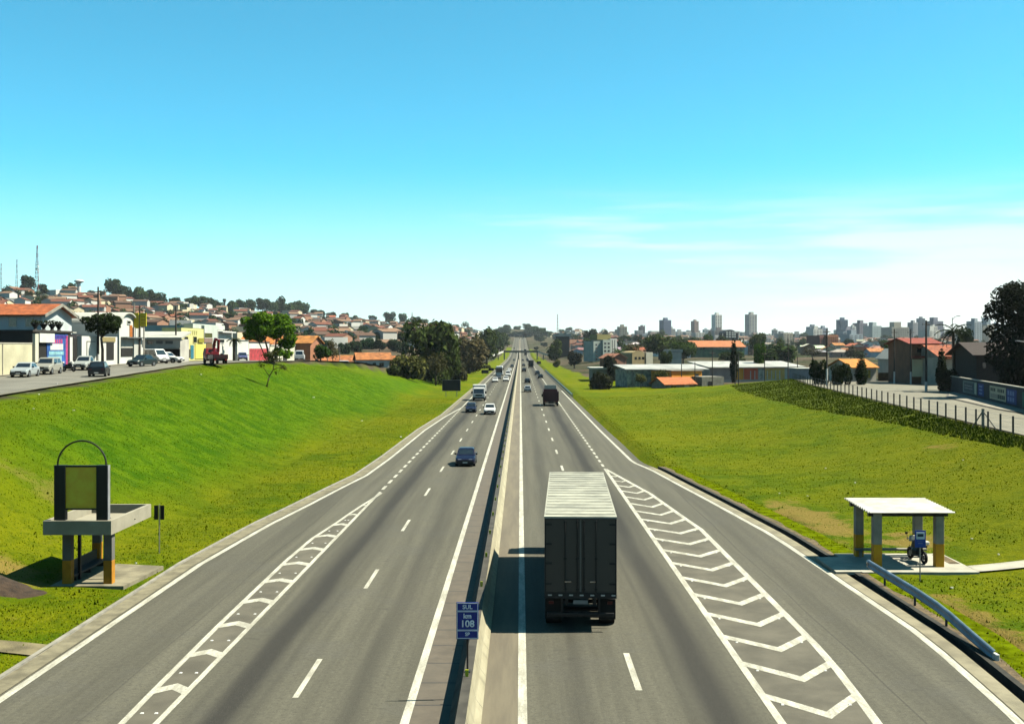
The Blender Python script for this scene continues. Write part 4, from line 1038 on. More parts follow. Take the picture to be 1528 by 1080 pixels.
# large trees left of the road
tree_px('broad', 1, 'largest dark evergreen tree left of the highway at the foot of the bank', 596, 690, 478, 300, DG)
tree_px('bush', 2, 'rounded olive tree in front of the largest dark evergreen', 574, 640, 524, 268, OL)
tree_px('sparse', 2, 'thin greyish tree between the olive tree and the dark evergreen', 628, 672, 520, 285, (.085,.085,.035))
tree_px('round', 2, 'dark tree on the right flank of the largest evergreen', 650, 692, 505, 310, DG)
tree_px('broad', 2, 'brownish grey tree right of the largest evergreen beside the verge', 662, 738, 502, 420, BR)
tree_px('round', 3, 'dark green tree behind the brownish tree beside the verge', 700, 752, 486, 640, DG)
tree_px('round', 1, 'green tree left of the far highway before the distant bridge', 716, 757, 492, 900, (.045,.08,.025))
tree_px('broad', 3, 'far dark tree on the left where the road narrows', 735, 765, 494, 1300, DG)
tree_px('round', 2, 'low olive tree next to the footbridge ramp on the left', 700, 738, 524, 760, OL)
tree_px('bush', 1, 'small dark bush on the left verge behind the dark boards', 722, 733, 543, 520, OL, name='bush', cat='bush')
tree_px('round', 3, 'bright green street tree right of the white van on the bank top', 462, 495, 512, 235, (.05,.11,.02))
tree_px('sparse', 1, 'thin brown tree behind the bright street tree', 485, 508, 508, 262, BR)
def street_tree():
    Y = 136; px = 153; X = (px-CX)*Y/F; Zg = tz(X, Y); S = Y/F; rnd = random.Random(31); P = lambda a, c, dy=0: ((a-px)*S, dy, H-(c-CY)*S-Zg)
    t = thing('tree', 'dark spreading street tree over the white painted wall beside the first pole', 'tree', (X, Y, Zg))
    b = MB(); b.tube([(0,0,-.4),(0,0,2.2),P(151,505),P(153,490)], [.2,.17,.14,.06], 8)
    for q in ((135,484),(145,478),(166,478),(173,490),(158,474)): b.tube([P(152,503), P((152+q[0])/2,(498+q[1])/2,.2), P(*q, rnd.uniform(-1,1))], [.1,.07,.03], 6)
    b.build('trunk', BARK, t, world=False, smooth=True)
    bl = [(*P(a, c, rnd.uniform(-1.1,1.1)), r, r, r*.62) for a, c, r in ((133,478,.75),(140,488,.8),(131,492,.55),(148,476,.9),(158,474,1.0),(168,478,1.0),(174,486,.8),(163,486,1.0),(152,488,.8),(170,493,.6),(143,496,.5),(160,495,.6))]
    c = ob('crown', leaf_mesh('crown', bl, 2200, .17, 79, .2), t); c.color = (.024,.042,.012,1)
street_tree()
for i, (a, c, yt, Y, v, cl_) in enumerate(((588,625,538,292,1,DG),(612,650,534,296,2,(.035,.05,.018)),(640,676,538,292,3,DG),(660,700,536,330,1,(.06,.062,.03)),(686,726,534,440,2,(.05,.055,.026)),(566,600,545,262,3,(.04,.06,.018)))):
    tree_px('bush', v, ['dark undergrowth bush below the left half of the largest evergreen', 'dull green bush below the middle of the largest evergreen', 'dark bush below the right half of the largest evergreen', 'brownish bush between the evergreen and the brownish grey tree', 'brownish bush below the brownish grey tree', 'green bush at the left foot of the olive tree'][i], a, c, yt, Y, cl_, name='bush', cat='bush')
# right side
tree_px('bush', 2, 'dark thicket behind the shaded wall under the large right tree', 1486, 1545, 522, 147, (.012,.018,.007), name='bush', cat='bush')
tree_px('bush', 1, 'round dark bush standing at the far edge of the right field', 879, 917, 549, 268, (.035,.042,.018), name='bush', cat='bush')
tree_px('cypress', 1, 'dark narrow cypress in front of the orange school roof', 1088.5, 1101.5, 505, 280, VD)
tree_px('round', 1, 'bright green small tree right of the cypress', 1122, 1143, 512, 300, (.07,.15,.015))
tree_px('broad', 2, 'big dark tree left of the orange school roof', 956, 1012, 499, 560, DG)
tree_px('broad', 3, 'olive dark tree touching the left end of the school roof', 1000, 1042, 505, 640, (.04,.055,.016))
tree_px('broad', 1, 'dome shaped dark tree right of the orange school roof', 1115, 1147, 497, 640, DG)
tree_px('round', 2, 'dark tree below the small lone tower right of the school', 1148, 1180, 507, 560, DG)
tree_px('bush', 3, 'dark clipped tree by the right street, leftmost of three', 1207, 1238, 534, 205, (.022,.04,.008))
tree_px('bush', 1, 'dark clipped tree by the right street, middle of three', 1239, 1272, 535, 203, (.026,.042,.008))
tree_px('cypress', 2, 'dark clipped tree before the orange roof, rightmost of three', 1275, 1296, 534, 203, (.022,.045,.008))
tree_px('round', 2, 'dark tree between the two utility poles on the right street', 1308, 1338, 515, 250, DG)
tree_px('cypress', 3, 'dark conifer at the street corner left of the palm', 1396, 1414, 520, 178, VD)
tree_px('bush', 2, 'dark bush at the foot of the palm by the shaded wall', 1394, 1440, 545, 172, (.018,.026,.008), name='bush', cat='bush')
tree_px('broad', 3, 'flat topped dark tree right of the palm', 1424, 1462, 482, 330, (.022,.042,.018))
tree_px('sparse', 1, 'bare brownish tree beside the apartment block', 925, 962, 510, 450, BR)
tree_px('bush', 3, 'dark tree in front of the apartment block', 898, 932, 528, 330, (.025,.035,.015))
tree_px('round', 1, 'dark tree behind the grey warehouse roof', 982, 1004, 524, 330, DG)
tree_px('sparse', 2, 'greenish thin tree by the grey warehouse wall', 972, 1000, 548, 262, (.06,.075,.02))
tree_px('sparse', 3, 'low thin tree in front of the warehouse graffiti', 945, 968, 556, 266, OL)
tree_px('broad', 2, 'dark far tree left of the apartment block', 868, 896, 491, 1000, (.02,.04,.02))
tree_px('round', 2, 'dark tree on the right of the far footbridge ramp', 812, 845, 506, 700, DG)
tree_px('round', 3, 'dark trees by the right end of the footbridge', 842, 872, 522, 520, (.03,.035,.02))
tree_px('bush', 3, 'low bush on the right verge beyond the footbridge sign', 822, 838, 536, 560, OL, name='bush', cat='bush')
# the very large dark tree at the right border
def big_tree():
    Y = 150; px = 1515; X = (px-CX)*Y/F; Zg = tz(X, Y); S = Y/F; rnd = random.Random(21)
    t = thing('tree', 'very large dark tree overhanging the shaded wall at the right border', 'tree', (X, Y, Zg))
    P = lambda a, c, dy=0: ((a-px)*S, dy, H-(c-CY)*S-Zg)
    b = MB(); b.tube([(0,0,-.5),(.1,0,2.5),(.3,.2,5.5),(.2,0,9.5)], [.55,.42,.36,.15], 10)
    for q in ((1492,500),(1500,470),(1535,480),(1550,505),(1520,450)): e = P(*q, rnd.uniform(-2,2)); b.tube([(.2,.1,4+rnd.random()*2), (e[0]*.5,e[1]*.5,e[2]*.8), e], [.25,.16,.05], 7)
    b.build('trunk', BARK, t, world=False, smooth=True)
    bl = []
    for a, c, r in ((1510,445,1.9),(1495,440,1.1),(1525,440,2.0),(1486,462,1.1),(1500,465,1.6),(1520,470,2.2),(1545,460,2.4),(1490,490,.9),(1505,497,1.4),(1530,500,2.2),(1552,490,2.2),(1498,520,1.5),(1515,525,1.8),(1540,530,2.2),(1488,538,1.2),(1500,552,1.4),(1525,553,1.7),(1550,550,1.8),(1560,440,2.0),(1482,477,.6),(1493,478,.7)):
        x, y, z = P(a - 5, c - 2, rnd.uniform(-2.4,2.4)); r *= 1.16; bl.append((x, y, z, r, r, r*.78))
    c = ob('crown', leaf_mesh('crown', bl, 9000, .26, 91, .2, .45), t); c.color = (.013,.02,.008,1)
big_tree()
def palm(label, px, ytop, Y, rad_, nf, col, ybase=None):
    X = (px-CX)*Y/F; Zg = tz(X, Y); h = H-(ytop-CY)*Y/F - Zg; rnd = random.Random(int(px))
    t = thing('palm_tree', label, 'palm tree', (X, Y, Zg))
    b = MB(); b.tube([(0,0,-.3),(.05,0,h*.4),(0,.05,h*.82)], [.26,.2,.17], 9); b.build('trunk', BARK, t, world=False, smooth=True)
    b = MB(); top = Vector((0,.05,h*.82))
    for i in range(nf):
        a = 2*math.pi*i/nf + rnd.uniform(-.2,.2); el = rnd.uniform(-.5, 1.2); d = Vector((math.cos(a), math.sin(a), 0)); p = top.copy(); prev = p
        side = Vector((-d.y, d.x, 0)); n = 7
        for j in range(n):
            u = j/n; step = rad_/n; e = el - 1.5*u
            q = prev + (d*math.cos(e) + Vector((0,0,1))*math.sin(e))*step
            for s in (-1, 1):
                for m in (.25, .75):
                    c = prev.lerp(q, m); l = .5*rad_*.5*(1-abs(u-.4)); b.poly([c, c + d*.1, c + side*s*l + d*l*.4 - Vector((0,0,l*.45)), c - d*.02 + side*s*l*.5 - Vector((0,0,l*.12))])
            prev = q
    c = b.build('fronds', LEAF, t, world=False); c.color = (*col, 1)
palm('tall palm with dark fronds in front of the brown house on the right street', 1423, 474, 172, 3.1, 22, (.02,.036,.014))
palm('small palm at the top of the left bank beside the red crane truck', 349, 500, 195, 1.5, 18, (.04,.06,.018))

# ------------------------------------------------------------------ streets
def ls_near(y): return -(tab(y, XC) + 1.3)
strip('road', lambda y: -53.5, ls_near, .05, pm('street_asphalt', (.22,.21,.175), .9, 0, .35, .22, .3, 30), list(np.arange(30, 262, 3.0)), 1, lambda y: tab(y, ZS) )
strip('kerb', lambda y: ls_near(y) - .05, lambda y: ls_near(y) + .3, .10, pm('worn_kerb', (.24,.22,.15), .9, 0, .8, .4), list(np.arange(30, 262, 3.0)), 1, lambda y: tab(y, ZS))
strip('pavement', lambda y: -56, lambda y: -51.6, .12, pm('street_pavement', (.33,.30,.24), .92, 0, .6, .25), list(np.arange(30, 235, 3.0)), 1, lambda y: tab(y, ZS))
RSR = [(30,47),(60,49),(121,52.5),(150,58),(165,64),(185,78),(215,96),(236,100)]
def rsz(y): return 3.2 * (1 - .86*sm((y-232)/95)) + .03
strip('road', lambda y: tab(y, XF) + 1.1, lambda y: tab(y, RSR), .09, pm('street_asphalt_pale', (.245,.228,.172), .92, 0, .3, .2, .3, 30), list(np.arange(30, 237, 3.0)), 1, rsz)
strip('pavement', lambda y: tab(y, RSR), lambda y: tab(y, RSR) + 5, .20, pm('street_pavement', (.33,.30,.24)), list(np.arange(30, 237, 3.0)), 1, rsz)
strip('kerb', lambda y: tab(y, RSR) - .25, lambda y: tab(y, RSR) + .02, .14, CONCD, list(np.arange(30, 190, 3.0)), 1, rsz)

# post and wire fence along the right street
fn = thing('wire_fence', 'low wire fence of thin grey posts along the right street above the weeds', 'fence', (45, 140, 3.2))
y = 50.0; tops = []; k = 0
FPM = pm('fence_post', (.12,.115,.10), .9)
while y < 240:
    x = tab(y, XF) + .35; z = tz(x, y); b = MB(); b.box(x-.06, x+.06, y-.06, y+.06, z-.3, z+1.55); b.build('post', FPM, fn)
    tops.append((x, y, z)); y += 3.35 + .2*math.sin(k*2.1); k += 1
b = MB()
for hgt in (.5, 1.0, 1.45):
    for p, q in zip(tops, tops[1:]): b.tube([(p[0],p[1],p[2]+hgt), (q[0],q[1],q[2]+hgt)], .008, 4)
b.build('wire', STEEL, fn)
x, y = tab(95, XF) + .35, 95.0; z = tz(x, y); b = MB(); b.tube([(x,y,z+1.5),(x+.7,y-1.2,z-.1)], .06, 6); b.tube([(x,y,z+1.5),(x-.5,y+1.2,z-.1)], .06, 6); b.box(x-.09,x+.09,y-.09,y+.09,z-.2,z+1.7); b.build('brace', POLEM, fn)

# utility poles
def pole(label, px, ytop, pyb=None, Y=None, r=.15, mt=None, arm=True, white=0, ang=.6, lamp=None):
    if Y is None: X, Y, Zg = hit(px, pyb)
    else: X = (px-CX)*Y/F; Zg = tz(X, Y)
    h = H-(ytop-CY)*Y/F - Zg
    t = thing('utility_pole', label, 'utility pole', (X, Y, Zg), ang)
    b = MB(); b.tube([(0,0,-.5),(0,0,h*.5),(0,0,h)], [r, r*.85, r*.65], 10); b.build('pole', mt or POLEM, t, world=False)
    if white:
        b = MB(); b.tube([(0,0,0),(0,0,white)], [r+.01, r+.006], 10); b.build('white_band', WHITE, t, world=False)
    if arm:
        b = MB(); b.box(-.9,.9,-.05,.05,h-.7,h-.58); b.build('cross_arm', WOODP, t, world=False)
        for xx in (-.8, 0.35, .8):
            b = MB(); b.tube([(xx,0,h-.58),(xx,0,h-.42)], .045, 7); b.build('insulator', CONCL, t, world=False)
    if lamp:
        b = MB(); b.tube([(0,0,h-.4),(lamp*.5,0,h+.15),(lamp,0,h+.25)], .04, 6); b.build('lamp_arm', STEEL, t, world=False)
        b = MB(); b.box(lamp-.1, lamp+.45, -.1, .1, h+.2, h+.3); b.build('lamp_head', STEEL, t, world=False)
    return t
pole('dark pole with white band in front of the vaulted white warehouse', 146.5, 428, Y=137, white=1.6, mt=WOODP)
pole('dark pole beside the yellow sign with a car parked at its foot', 208.5, 456, Y=151, mt=WOODP)
pole('dark pole with white base in front of the grey showroom', 262.5, 457, Y=168, white=2.3, mt=WOODP)
pole('thin grey pole at the bank crest right of the white van', 489, 516, Y=244, r=.1, arm=False)
pole('thin grey pole near the white parked cars left of the bank end', 507, 518, Y=268, r=.1, arm=False)
pole('pole with white base on the right street by the clipped trees', 1234, 490, Y=196, white=3.2, mt=WOODP)
pole('pole with white base right of the orange roof on the right street', 1334.5, 491, Y=208, white=2.4, mt=WOODP)
pole('pole in front of the left edge of the brown house', 1359, 491, Y=206, white=2.4, mt=WOODP)
pole('tallest pole at the street corner in front of the brown house', 1382, 478, Y=172, r=.2, mt=WOODP, white=1.6)
pole('slim street light pole standing beside the tall palm', 1421, 474, Y=176, r=.08, arm=False, lamp=.8, ang=0)
pole('street light whose curved arm reaches in from the right border', 1541, 512, Y=118, r=.1, arm=False, lamp=-2.6, ang=.5, mt=STEEL)
for i, (px, yt, Y) in enumerate(((1176,505,262),(1190,532,270),(1141,524,268),(1102,528,250),(1097,530,255),(1063,523,258),(1037,540,262),(1017,543,262),(1000,553,262))):
    pole(['pole at the bank end left of the right street, tallest of the far row', 'short pole before the blue grey shed right of the warehouse', 'pole at the right end of the orange warehouse segments', 'thin pole directly right of the cypress trunk', 'thin pole directly left of the cypress trunk', 'pole between the two warehouses', 'pole in front of the orange building right side', 'pole in front of the orange roofed house', 'short pole left of the orange roofed house'][i], px, yt, Y=Y, r=.13, mt=WOODP, arm=i in (0, 2, 5))
# overhead wires between the right poles
# ------------------------------------------------------------------ buildings on the left street
def P3(px, py, X0): Y = yx(px, X0); return (X0, Y, H-(py-CY)*Y/F)
def zr_(py, Y): return H-(py-CY)*Y/F
def shop(label, X0, px0, px1, ytop, depth, wall, name='building', zb=None, roof=None):
    Y0, Y1 = yx(px0, X0), yx(px1, X0); Ym = (Y0+Y1)/2; z1 = zr_(ytop, Ym); z0 = tab(Ym, ZS) - .6
    t = thing(name, label, 'building', (X0, Ym, tab(Ym, ZS)))
    b = MB(); b.box(X0-depth, X0, Y0, Y1, z0, z1); w = b.build('wall', wall, t)
    if roof:
        b = MB(); b.box(X0-depth-.15, X0+.15, Y0-.15, Y1+.15, z1+.003, z1+.22); b.build('roof', roof, t)
    return t, w, (Y0, Y1, z0, z1)
def pan(name, px0, px1, y0, y1, X0, mt, parent, t=.06, off=0.0):
    Ya, Yb = yx(px0, X0), yx(px1, X0); Ym = (Ya+Yb)/2; b = MB()
    b.box(X0+off+.002, X0+off+t, Ya, Yb, zr_(y1, Ym), zr_(y0, Ym)); return b.build(name, mt, parent)
def window(px0, px1, y0, y1, X0, parent, glass=GLASS, fr=None):
    w = pan('window', px0, px1, y0, y1, X0, glass, parent, .05)
    Ya, Yb = yx(px0, X0), yx(px1, X0); za_, zb2 = zr_(y1, (Ya+Yb)/2), zr_(y0, (Ya+Yb)/2); b = MB(); s = .09
    b.box(X0+.002, X0+.1, Ya-s, Ya, za_-s, zb2+s); b.box(X0+.002, X0+.1, Yb, Yb+s, za_-s, zb2+s); b.box(X0+.002, X0+.1, Ya, Yb, zb2, zb2+s); b.box(X0+.002, X0+.1, Ya, Yb, za_-s, za_)
    b.build('frame', fr or WHITE, w); return w
DOORD = pm('dark_interior', (.012,.011,.010), .9)
WALLW = pm('white_wall', (.76,.76,.70), .85, 0, .4, .12); WALLC = pm('cream_wall', (.66,.62,.42), .9, 0, .35, .2, .2, 20)
WALLG = pm('grey_wall', (.58,.56,.50), .88, 0, .4, .2); WALLB = pm('pale_blue_wall', (.62,.68,.70), .85, 0, .4, .12)
TILE = pm('orange_tile', (.42,.11,.03), .85, 0, 1.6, .5, .7, 9); FIBRE = pm('fibre_roof', (.56,.56,.50), .8, 0, .5, .15, .3, 6)
X0 = -52.5
# long cream wall at the left border
t = thing('boundary_wall', 'cream rendered boundary wall at the left border behind the silver sedan', 'wall', (-52.6, 105, 7.2))
b = MB(); b.box(-52.8, -52.5, 84, yx(48, -52.5), 6.2, 10.55); b.build('wall', WALLC, t)
b = MB(); b.box(-52.84, -52.46, 84, yx(48, -52.5), 10.55, 10.68); b.build('coping', CONCL, t)
for yy in (100, 106, 112): b = MB(); b.box(-52.5, -52.44, yy, yy+.12, 7, 10.5); b.build('pilaster', CONC, t)
# mural shop
t, w, (a, c, z0, z1) = shop('low dark shop front with white sign board and blue painted mural on the left street', X0, 48, 106, 496, 9, pm('shop_dark', (.035,.03,.028), .85), roof=pm('shop_roof', (.05,.045,.04), .9))
pan('pillar', 48.5, 53.5, 498, 548, X0, CREAM, t, .3); pan('pillar', 100.5, 104.5, 503, 543, X0, WHITE, t, .3)
pan('doorway', 54, 68, 511, 545, X0, DOORD, t, .05); pan('sign_board', 54.5, 77, 497.5, 511, X0, WHITE, t, .35)
MUB = pm('mural_blue', (.03,.12,.42), .7, 0, 1.2, .4); MUC = pm('mural_cyan', (.30,.60,.68), .7, 0, 1, .3); MUP = pm('mural_pink', (.55,.06,.22), .7); MUV = pm('mural_violet', (.06,.04,.30), .7, 0, 1, .3)
mu = pan('mural', 69, 100, 499, 546, X0, MUB, t, .08)
pan('painted_field', 74, 93, 513, 522, X0, WHITE, mu, .012, .08); pan('painted_field', 72, 94, 524, 529.5, X0, MUC, mu, .012, .08); pan('painted_field', 71, 91, 531, 541, X0, MUC, mu, .012, .08)
pan('painted_field', 79, 98, 500, 505, X0, MUV, mu, .012, .08); pan('painted_field', 97, 100, 501, 544, X0, MUP, mu, .012, .08)
for i in range(5): pan('painted_letter', 77.5+i*3.1, 79.6+i*3.1, 506, 512.4, X0, MUP, mu, .012, .08)
for i, px in enumerate((58, 70.5, 83, 93)):            # plant urns on the roof edge
    Y = yx(px, X0); tt = thing('urn', ['first', 'second', 'third', 'fourth'][i] + ' dark urn from the left standing on the mural shop roof edge', 'urn', (X0-.4, Y, z1+.22), 0, 'urns on the shop roof')
    b = MB(); b.loft([[(r*math.cos(2*math.pi*j/12), r*math.sin(2*math.pi*j/12), z) for j in range(12)] for r, z in ((.3,0),(.16,.12),(.2,.3),(.42,.62),(.46,.72),(.3,.74))]); b.build('bowl', DARK, tt, world=False)
    o = ob('foliage', leaf_mesh('foliage', [(0,0,.85,.5,.5,.25)], 60, .12, 5+i), tt); o.color = (.03,.04,.015,1)
# blue tiled house behind it
Yh = 128.0; xg = (62-CX)*Yh/F
t = thing('house', 'pale blue house with orange tiled gable roof above the cream wall', 'house', (xg, Yh, 7.5))
ze = zr_(470, Yh); xl_ = -74.0; D = 8.6
b = MB(); b.box(xl_, xg, Yh, Yh+D, 6.5, ze); zap = zr_(456, Yh+D/2)
b.poly([(xg,Yh,ze),(xg,Yh+D,ze),(xg,Yh+D/2,zap)]); b.poly([(xl_,Yh,ze),(xl_,Yh+D/2,zap),(xl_,Yh+D,ze)])
b.build('wall', WALLB, t)
b = MB()
for s0, s1 in ((Yh-.6, Yh+D/2), (Yh+D+.6, Yh+D/2)):
    zl0 = ze - (zap-ze)*.6/(D/2)
    P_ = [(xl_-.5,s0,zl0),(xg+.6,s0,zl0),(xg+.6,s1,zap),(xl_-.5,s1,zap)]
    b.hexa([(x,y,z+.03) for x,y,z in P_] + [(x,y,z+.2) for x,y,z in P_])
b.build('roof', TILE, t)
b = MB()
for s0 in (Yh-.62, Yh+D+.62):
    zl0 = ze - (zap-ze)*.62/(D/2)
    b.hexa([(xg+.6,s0,zl0-.12),(xg+.72,s0,zl0-.12),(xg+.72,Yh+D/2,zap-.12),(xg+.6,Yh+D/2,zap-.12),(xg+.6,s0,zl0+.22),(xg+.72,s0,zl0+.22),(xg+.72,Yh+D/2,zap+.22),(xg+.6,Yh+D/2,zap+.22)])
b.build('verge_board', CONC, t)
for px in (19, 44):
    x, _, z = at(px, 481, Yh); b = MB(); b.box(x-.45, x+.45, Yh-.05, Yh-.003, z-.5, z+.5); o = b.build('window', GLASS, t)
    b = MB(); b.box(x-.55, x+.55, Yh-.09, Yh-.052, z-.62, z-.52); b.build('sill', WHITE, o)
# dark open unit then white painted wall
t, w, _ = shop('dark open garage between the mural shop and the white painted wall', X0-.6, 106.5, 121.5, 499, 9, pm('garage_dark', (.03,.028,.035), .9)); pan('doorway', 108, 120, 505, 545, X0-.6, DOORD, t)
b = MB(); b.box(X0-2, X0-.55, yx(107, X0), yx(121, X0), zr_(497,132), zr_(495.4,132)); b.build('awning', FIBRE, t)
t, w, _ = shop('white painted frontage with dark doorway left of the vaulted warehouse', X0, 122, 175, 502, 8, WALLW)
pan('doorway', 158.5, 169.5, 511, 537, X0, DOORD, t, .05); pan('lintel', 150, 171, 503, 510, X0, pm('ochre_lintel', (.35,.28,.12), .8), t, .12); pan('drawing', 129, 130, 509, 536, X0, DARK, t, .02); pan('drawing', 129, 142, 509, 510, X0, DARK, t, .02)
# grey upper storey with louvre windows behind
Y = 150.0; t = thing('building', 'grey upper storey with a row of small windows and white roof behind the garage', 'building', ((105-CX)*Y/F, Y, 7.9))
b = MB(); b.box((88-CX)*Y/F, (136-CX)*Y/F, Y, Y+10, 7, zr_(476,Y)); b.build('wall', WALLG, t)
b = MB(); b.hexa([((87-CX)*Y/F,Y-.5,zr_(476,Y)+.01),((138-CX)*Y/F,Y-.5,zr_(476,Y)+.01),((138-CX)*Y/F,Y+10,zr_(469,Y)),((87-CX)*Y/F,Y+10,zr_(469,Y)),((87-CX)*Y/F,Y-.5,zr_(476,Y)+.2),((138-CX)*Y/F,Y-.5,zr_(476,Y)+.2),((138-CX)*Y/F,Y+10,zr_(469,Y)+.2),((87-CX)*Y/F,Y+10,zr_(469,Y)+.2)]); b.build('roof', FIBRE, t)
for i in range(6):
    x, _, z = at(95+i*6.3, 480.5, Y); b = MB(); b.box(x-.2, x+.2, Y-.05, Y-.003, z-.3, z+.3); b.build('window', GLASS, t)
b = MB(); b.box((88-CX)*Y/F, (136-CX)*Y/F, Y-.9, Y-.01, zr_(488.5,Y), zr_(486,Y)); b.build('canopy', FIBRE, t)
# vaulted warehouse
Ya, Yb = yx(178, X0), yx(201, X0); Ym = (Ya+Yb)/2; t = thing('warehouse', 'white warehouse with barrel vaulted roof and dark loading door on the left street', 'warehouse', (X0, Ym, 7.9))
zs, zt = zr_(484, Ym), zr_(468, Ym); b = MB(); b.box(X0-26, X0, Ya, Yb, 7, zs)
arc = [(Ym - (Yb-Ya)/2*math.cos(math.pi*i/16), zs + (zt-zs)*math.sin(math.pi*i/16)) for i in range(17)]
b.poly([(X0, y, z) for y, z in arc]); b.poly([(X0-26, y, z) for y, z in reversed(arc)]); b.build('wall', WALLW, t)
b = MB()
for (y0, za_), (y1, zb2) in zip(arc, arc[1:]): b.hexa([(X0-26,y0,za_),(X0+.4,y0,za_),(X0+.4,y1,zb2),(X0-26,y1,zb2),(X0-26,y0,za_+.18),(X0+.4,y0,za_+.18),(X0+.4,y1,zb2+.18),(X0-26,y1,zb2+.18)])
b.build('roof', FIBRE, t)
pan('shutter', 180, 199.5, 504.5, 519, X0, WALLG, t, .08); pan('doorway', 180, 199.5, 520, 531.5, X0, DOORD, t, .08); pan('door', 193, 197, 485.5, 503, X0, pm('orange_door', (.5,.16,.03), .6), t, .06); window(189.5, 194, 479, 483, X0, t)
pan('balcony', 180, 209, 503, 504.6, X0, STEEL, t, .9)
t, w, _ = shop('narrow white corner block behind the dark pole by the yellow sign', X0+.3, 200.5, 216, 489, 6, WALLW); pan('drawing', 211.5, 213, 507, 518, X0+.3, DARK, t, .02)
# yellow roadside sign
Y = 150.0; t = thing('advertising_sign', 'yellow two panel advertising sign on poles behind the dark pole', 'sign', ((208-CX)*Y/F, Y, tz((208-CX)*Y/F, Y)))
for p0, p1, y0, y1 in ((200, 207, 467, 490), (209, 218.5, 467, 487)):
    xa, _, za_ = at(p0, y1, Y); xb, _, zb2 = at(p1, y0, Y); b = MB(); b.box(xa, xb, Y-.1, Y+.1, za_, zb2); b.build('panel', pm('sign_yellow', (.72,.60,.02), .6, 0, 1, .1), t)
x, _, z = at(214, 477, Y)
for i in range(3): b = MB(); b.box(x-.28, x+.28, Y-.115, Y-.102, z-.55+i*.45, z-.42+i*.45); b.build('printed_mark', pm('ochre_print', (.45,.33,.01), .6), t)
for p in (199.5, 214): x = (p-CX)*Y/F; b = MB(); b.tube([(x,Y+.2,7.5),(x,Y+.2,zr_(452 if p < 205 else 488,Y))], .09, 8); b.build('pole', POLEM, t)
# grey showroom with white roof
Y = 166.5; xa, xb = (216-CX)*Y/F, (269-CX)*Y/F; t = thing('building', 'grey showroom with pale sloping roof and parked white vehicles in front', 'building', ((xa+xb)/2, Y, 7.9))
b = MB(); b.box(xa-4, xb, Y, Y+4.4, 7, zr_(506, Y)); b.build('wall', WALLG, t)
q = [(xa-4.3,Y-.4,zr_(506,Y)+.01),(xb+.3,Y-.4,zr_(506,Y)+.01),(xb+.3,Y+4.6,zr_(497,Y+4.6)),(xa-4.3,Y+4.6,zr_(497,Y+4.6))]; b = MB(); b.hexa(q + [(x,y,z+.25) for x,y,z in q]); b.build('roof', FIBRE, t)
def cp(name, p0, p1, y0, y1, mt, tt=.06): x0, _, z0 = at(p0, y1, Y); x1, _, z1 = at(p1, y0, Y); b = MB(); b.box(x0, x1, Y-tt, Y-.003, z0, z1); return b.build(name, mt, t)
cp('window', 219.5, 229, 508.5, 513, GLASS); cp('window', 233, 243, 508.5, 513, pm('dull_glass', (.14,.15,.15), .3)); cp('window', 247, 258, 508.5, 513, pm('dull_glass')); cp('doorway', 217, 268, 521, 533, DOORD); cp('ledge', 216, 269, 519.4, 520.6, CONC, .5)
# yellow shop
YW = pm('pale_yellow_wall', (.74,.70,.30), .85, 0, .5, .12)
t, w, (a, c, z0, z1) = shop('pale yellow shop with two windows and teal door under a grey parapet', X0, 270.5, 304, 490, 3, YW, name='shop')
pan('parapet', 274, 323, 484.5, 491, X0-2, pm('pale_grey_wall', (.60,.66,.60), .85, 0, .4, .12), t, 1.5); window(274.5, 280, 502.5, 507, X0, t, fr=YW); window(288, 293, 502.5, 511, X0, t, fr=YW)
pan('door', 284, 288.5, 515, 535, X0, pm('teal_door', (.03,.20,.28), .6), t, .08); pan('doorway', 267, 283, 521, 534, X0, DOORD, t, .08); pan('panel', 290.5, 306, 513.5, 535, X0, pm('bright_yellow', (.85,.75,.16), .7, 0, 1, .06), t, .12)
b = MB(); Ya, Yb = yx(280, X0), yx(295, X0)
for i in range(5):
    y0 = Ya + (Yb-Ya)*i/5; b.box(X0+.003, X0+.05, y0+.15, y0+.35, zr_(500,(Ya+Yb)/2), zr_(493.5,(Ya+Yb)/2)); b.box(X0+.003, X0+.05, y0+.35, y0+.85, zr_(494.4,(Ya+Yb)/2), zr_(493.5,(Ya+Yb)/2)); b.box(X0+.003, X0+.05, y0+.35, y0+.75, zr_(497.2,(Ya+Yb)/2), zr_(496.4,(Ya+Yb)/2))
b.build('faded_lettering', pm('olive_letters', (.42,.42,.14), .8), t)
t, w, _ = shop('pale grey shop block with olive windows behind the red crane truck', X0, 305, 324.5, 486, 10, pm('pale_grey_wall', (.60,.66,.60)))
pan('shutter', 296, 304, 504.5, 511, X0+.15, pm('olive_shutter', (.32,.29,.02), .7), t, .06); window(304.5, 316, 497, 504, X0, t, pm('olive_glass', (.10,.11,.02), .2)); pan('band', 304, 316.5, 504.6, 511, X0, pm('mauve_band', (.28,.18,.15), .8), t, .1); pan('shutter', 307, 316, 512, 534, X0, pm('brown_shutter', (.20,.12,.05), .8), t, .08)
t, w, _ = shop('white two storey shop with dark window right of the red crane truck', X0, 325, 347, 494, 9, WALLW); window(327, 334, 506.5, 511, X0, t); pan('balcony', 325.5, 346, 494.6, 496.5, X0, WHITE, t, .8)
t, w, _ = shop('white upper room on the shop roof behind the red crane truck', X0-4, 322, 333, 482, 5, WALLW); window(331, 333, 484, 489, X0-4, t)
t, w, _ = shop('white side wall with grey roof right of the small palm', X0, 354, 371, 508, 9, WALLW, roof=FIBRE)
t, w, _ = shop('shop with red and white painted front behind the bright tree', X0, 371.5, 402, 511, 9, WALLW, roof=pm('brown_roof', (.12,.07,.05), .9)); pan('painted_band', 372, 401, 520, 540, X0, pm('red_paint_wall', (.50,.05,.06), .7, 0, 1.2, .6), t, .03)
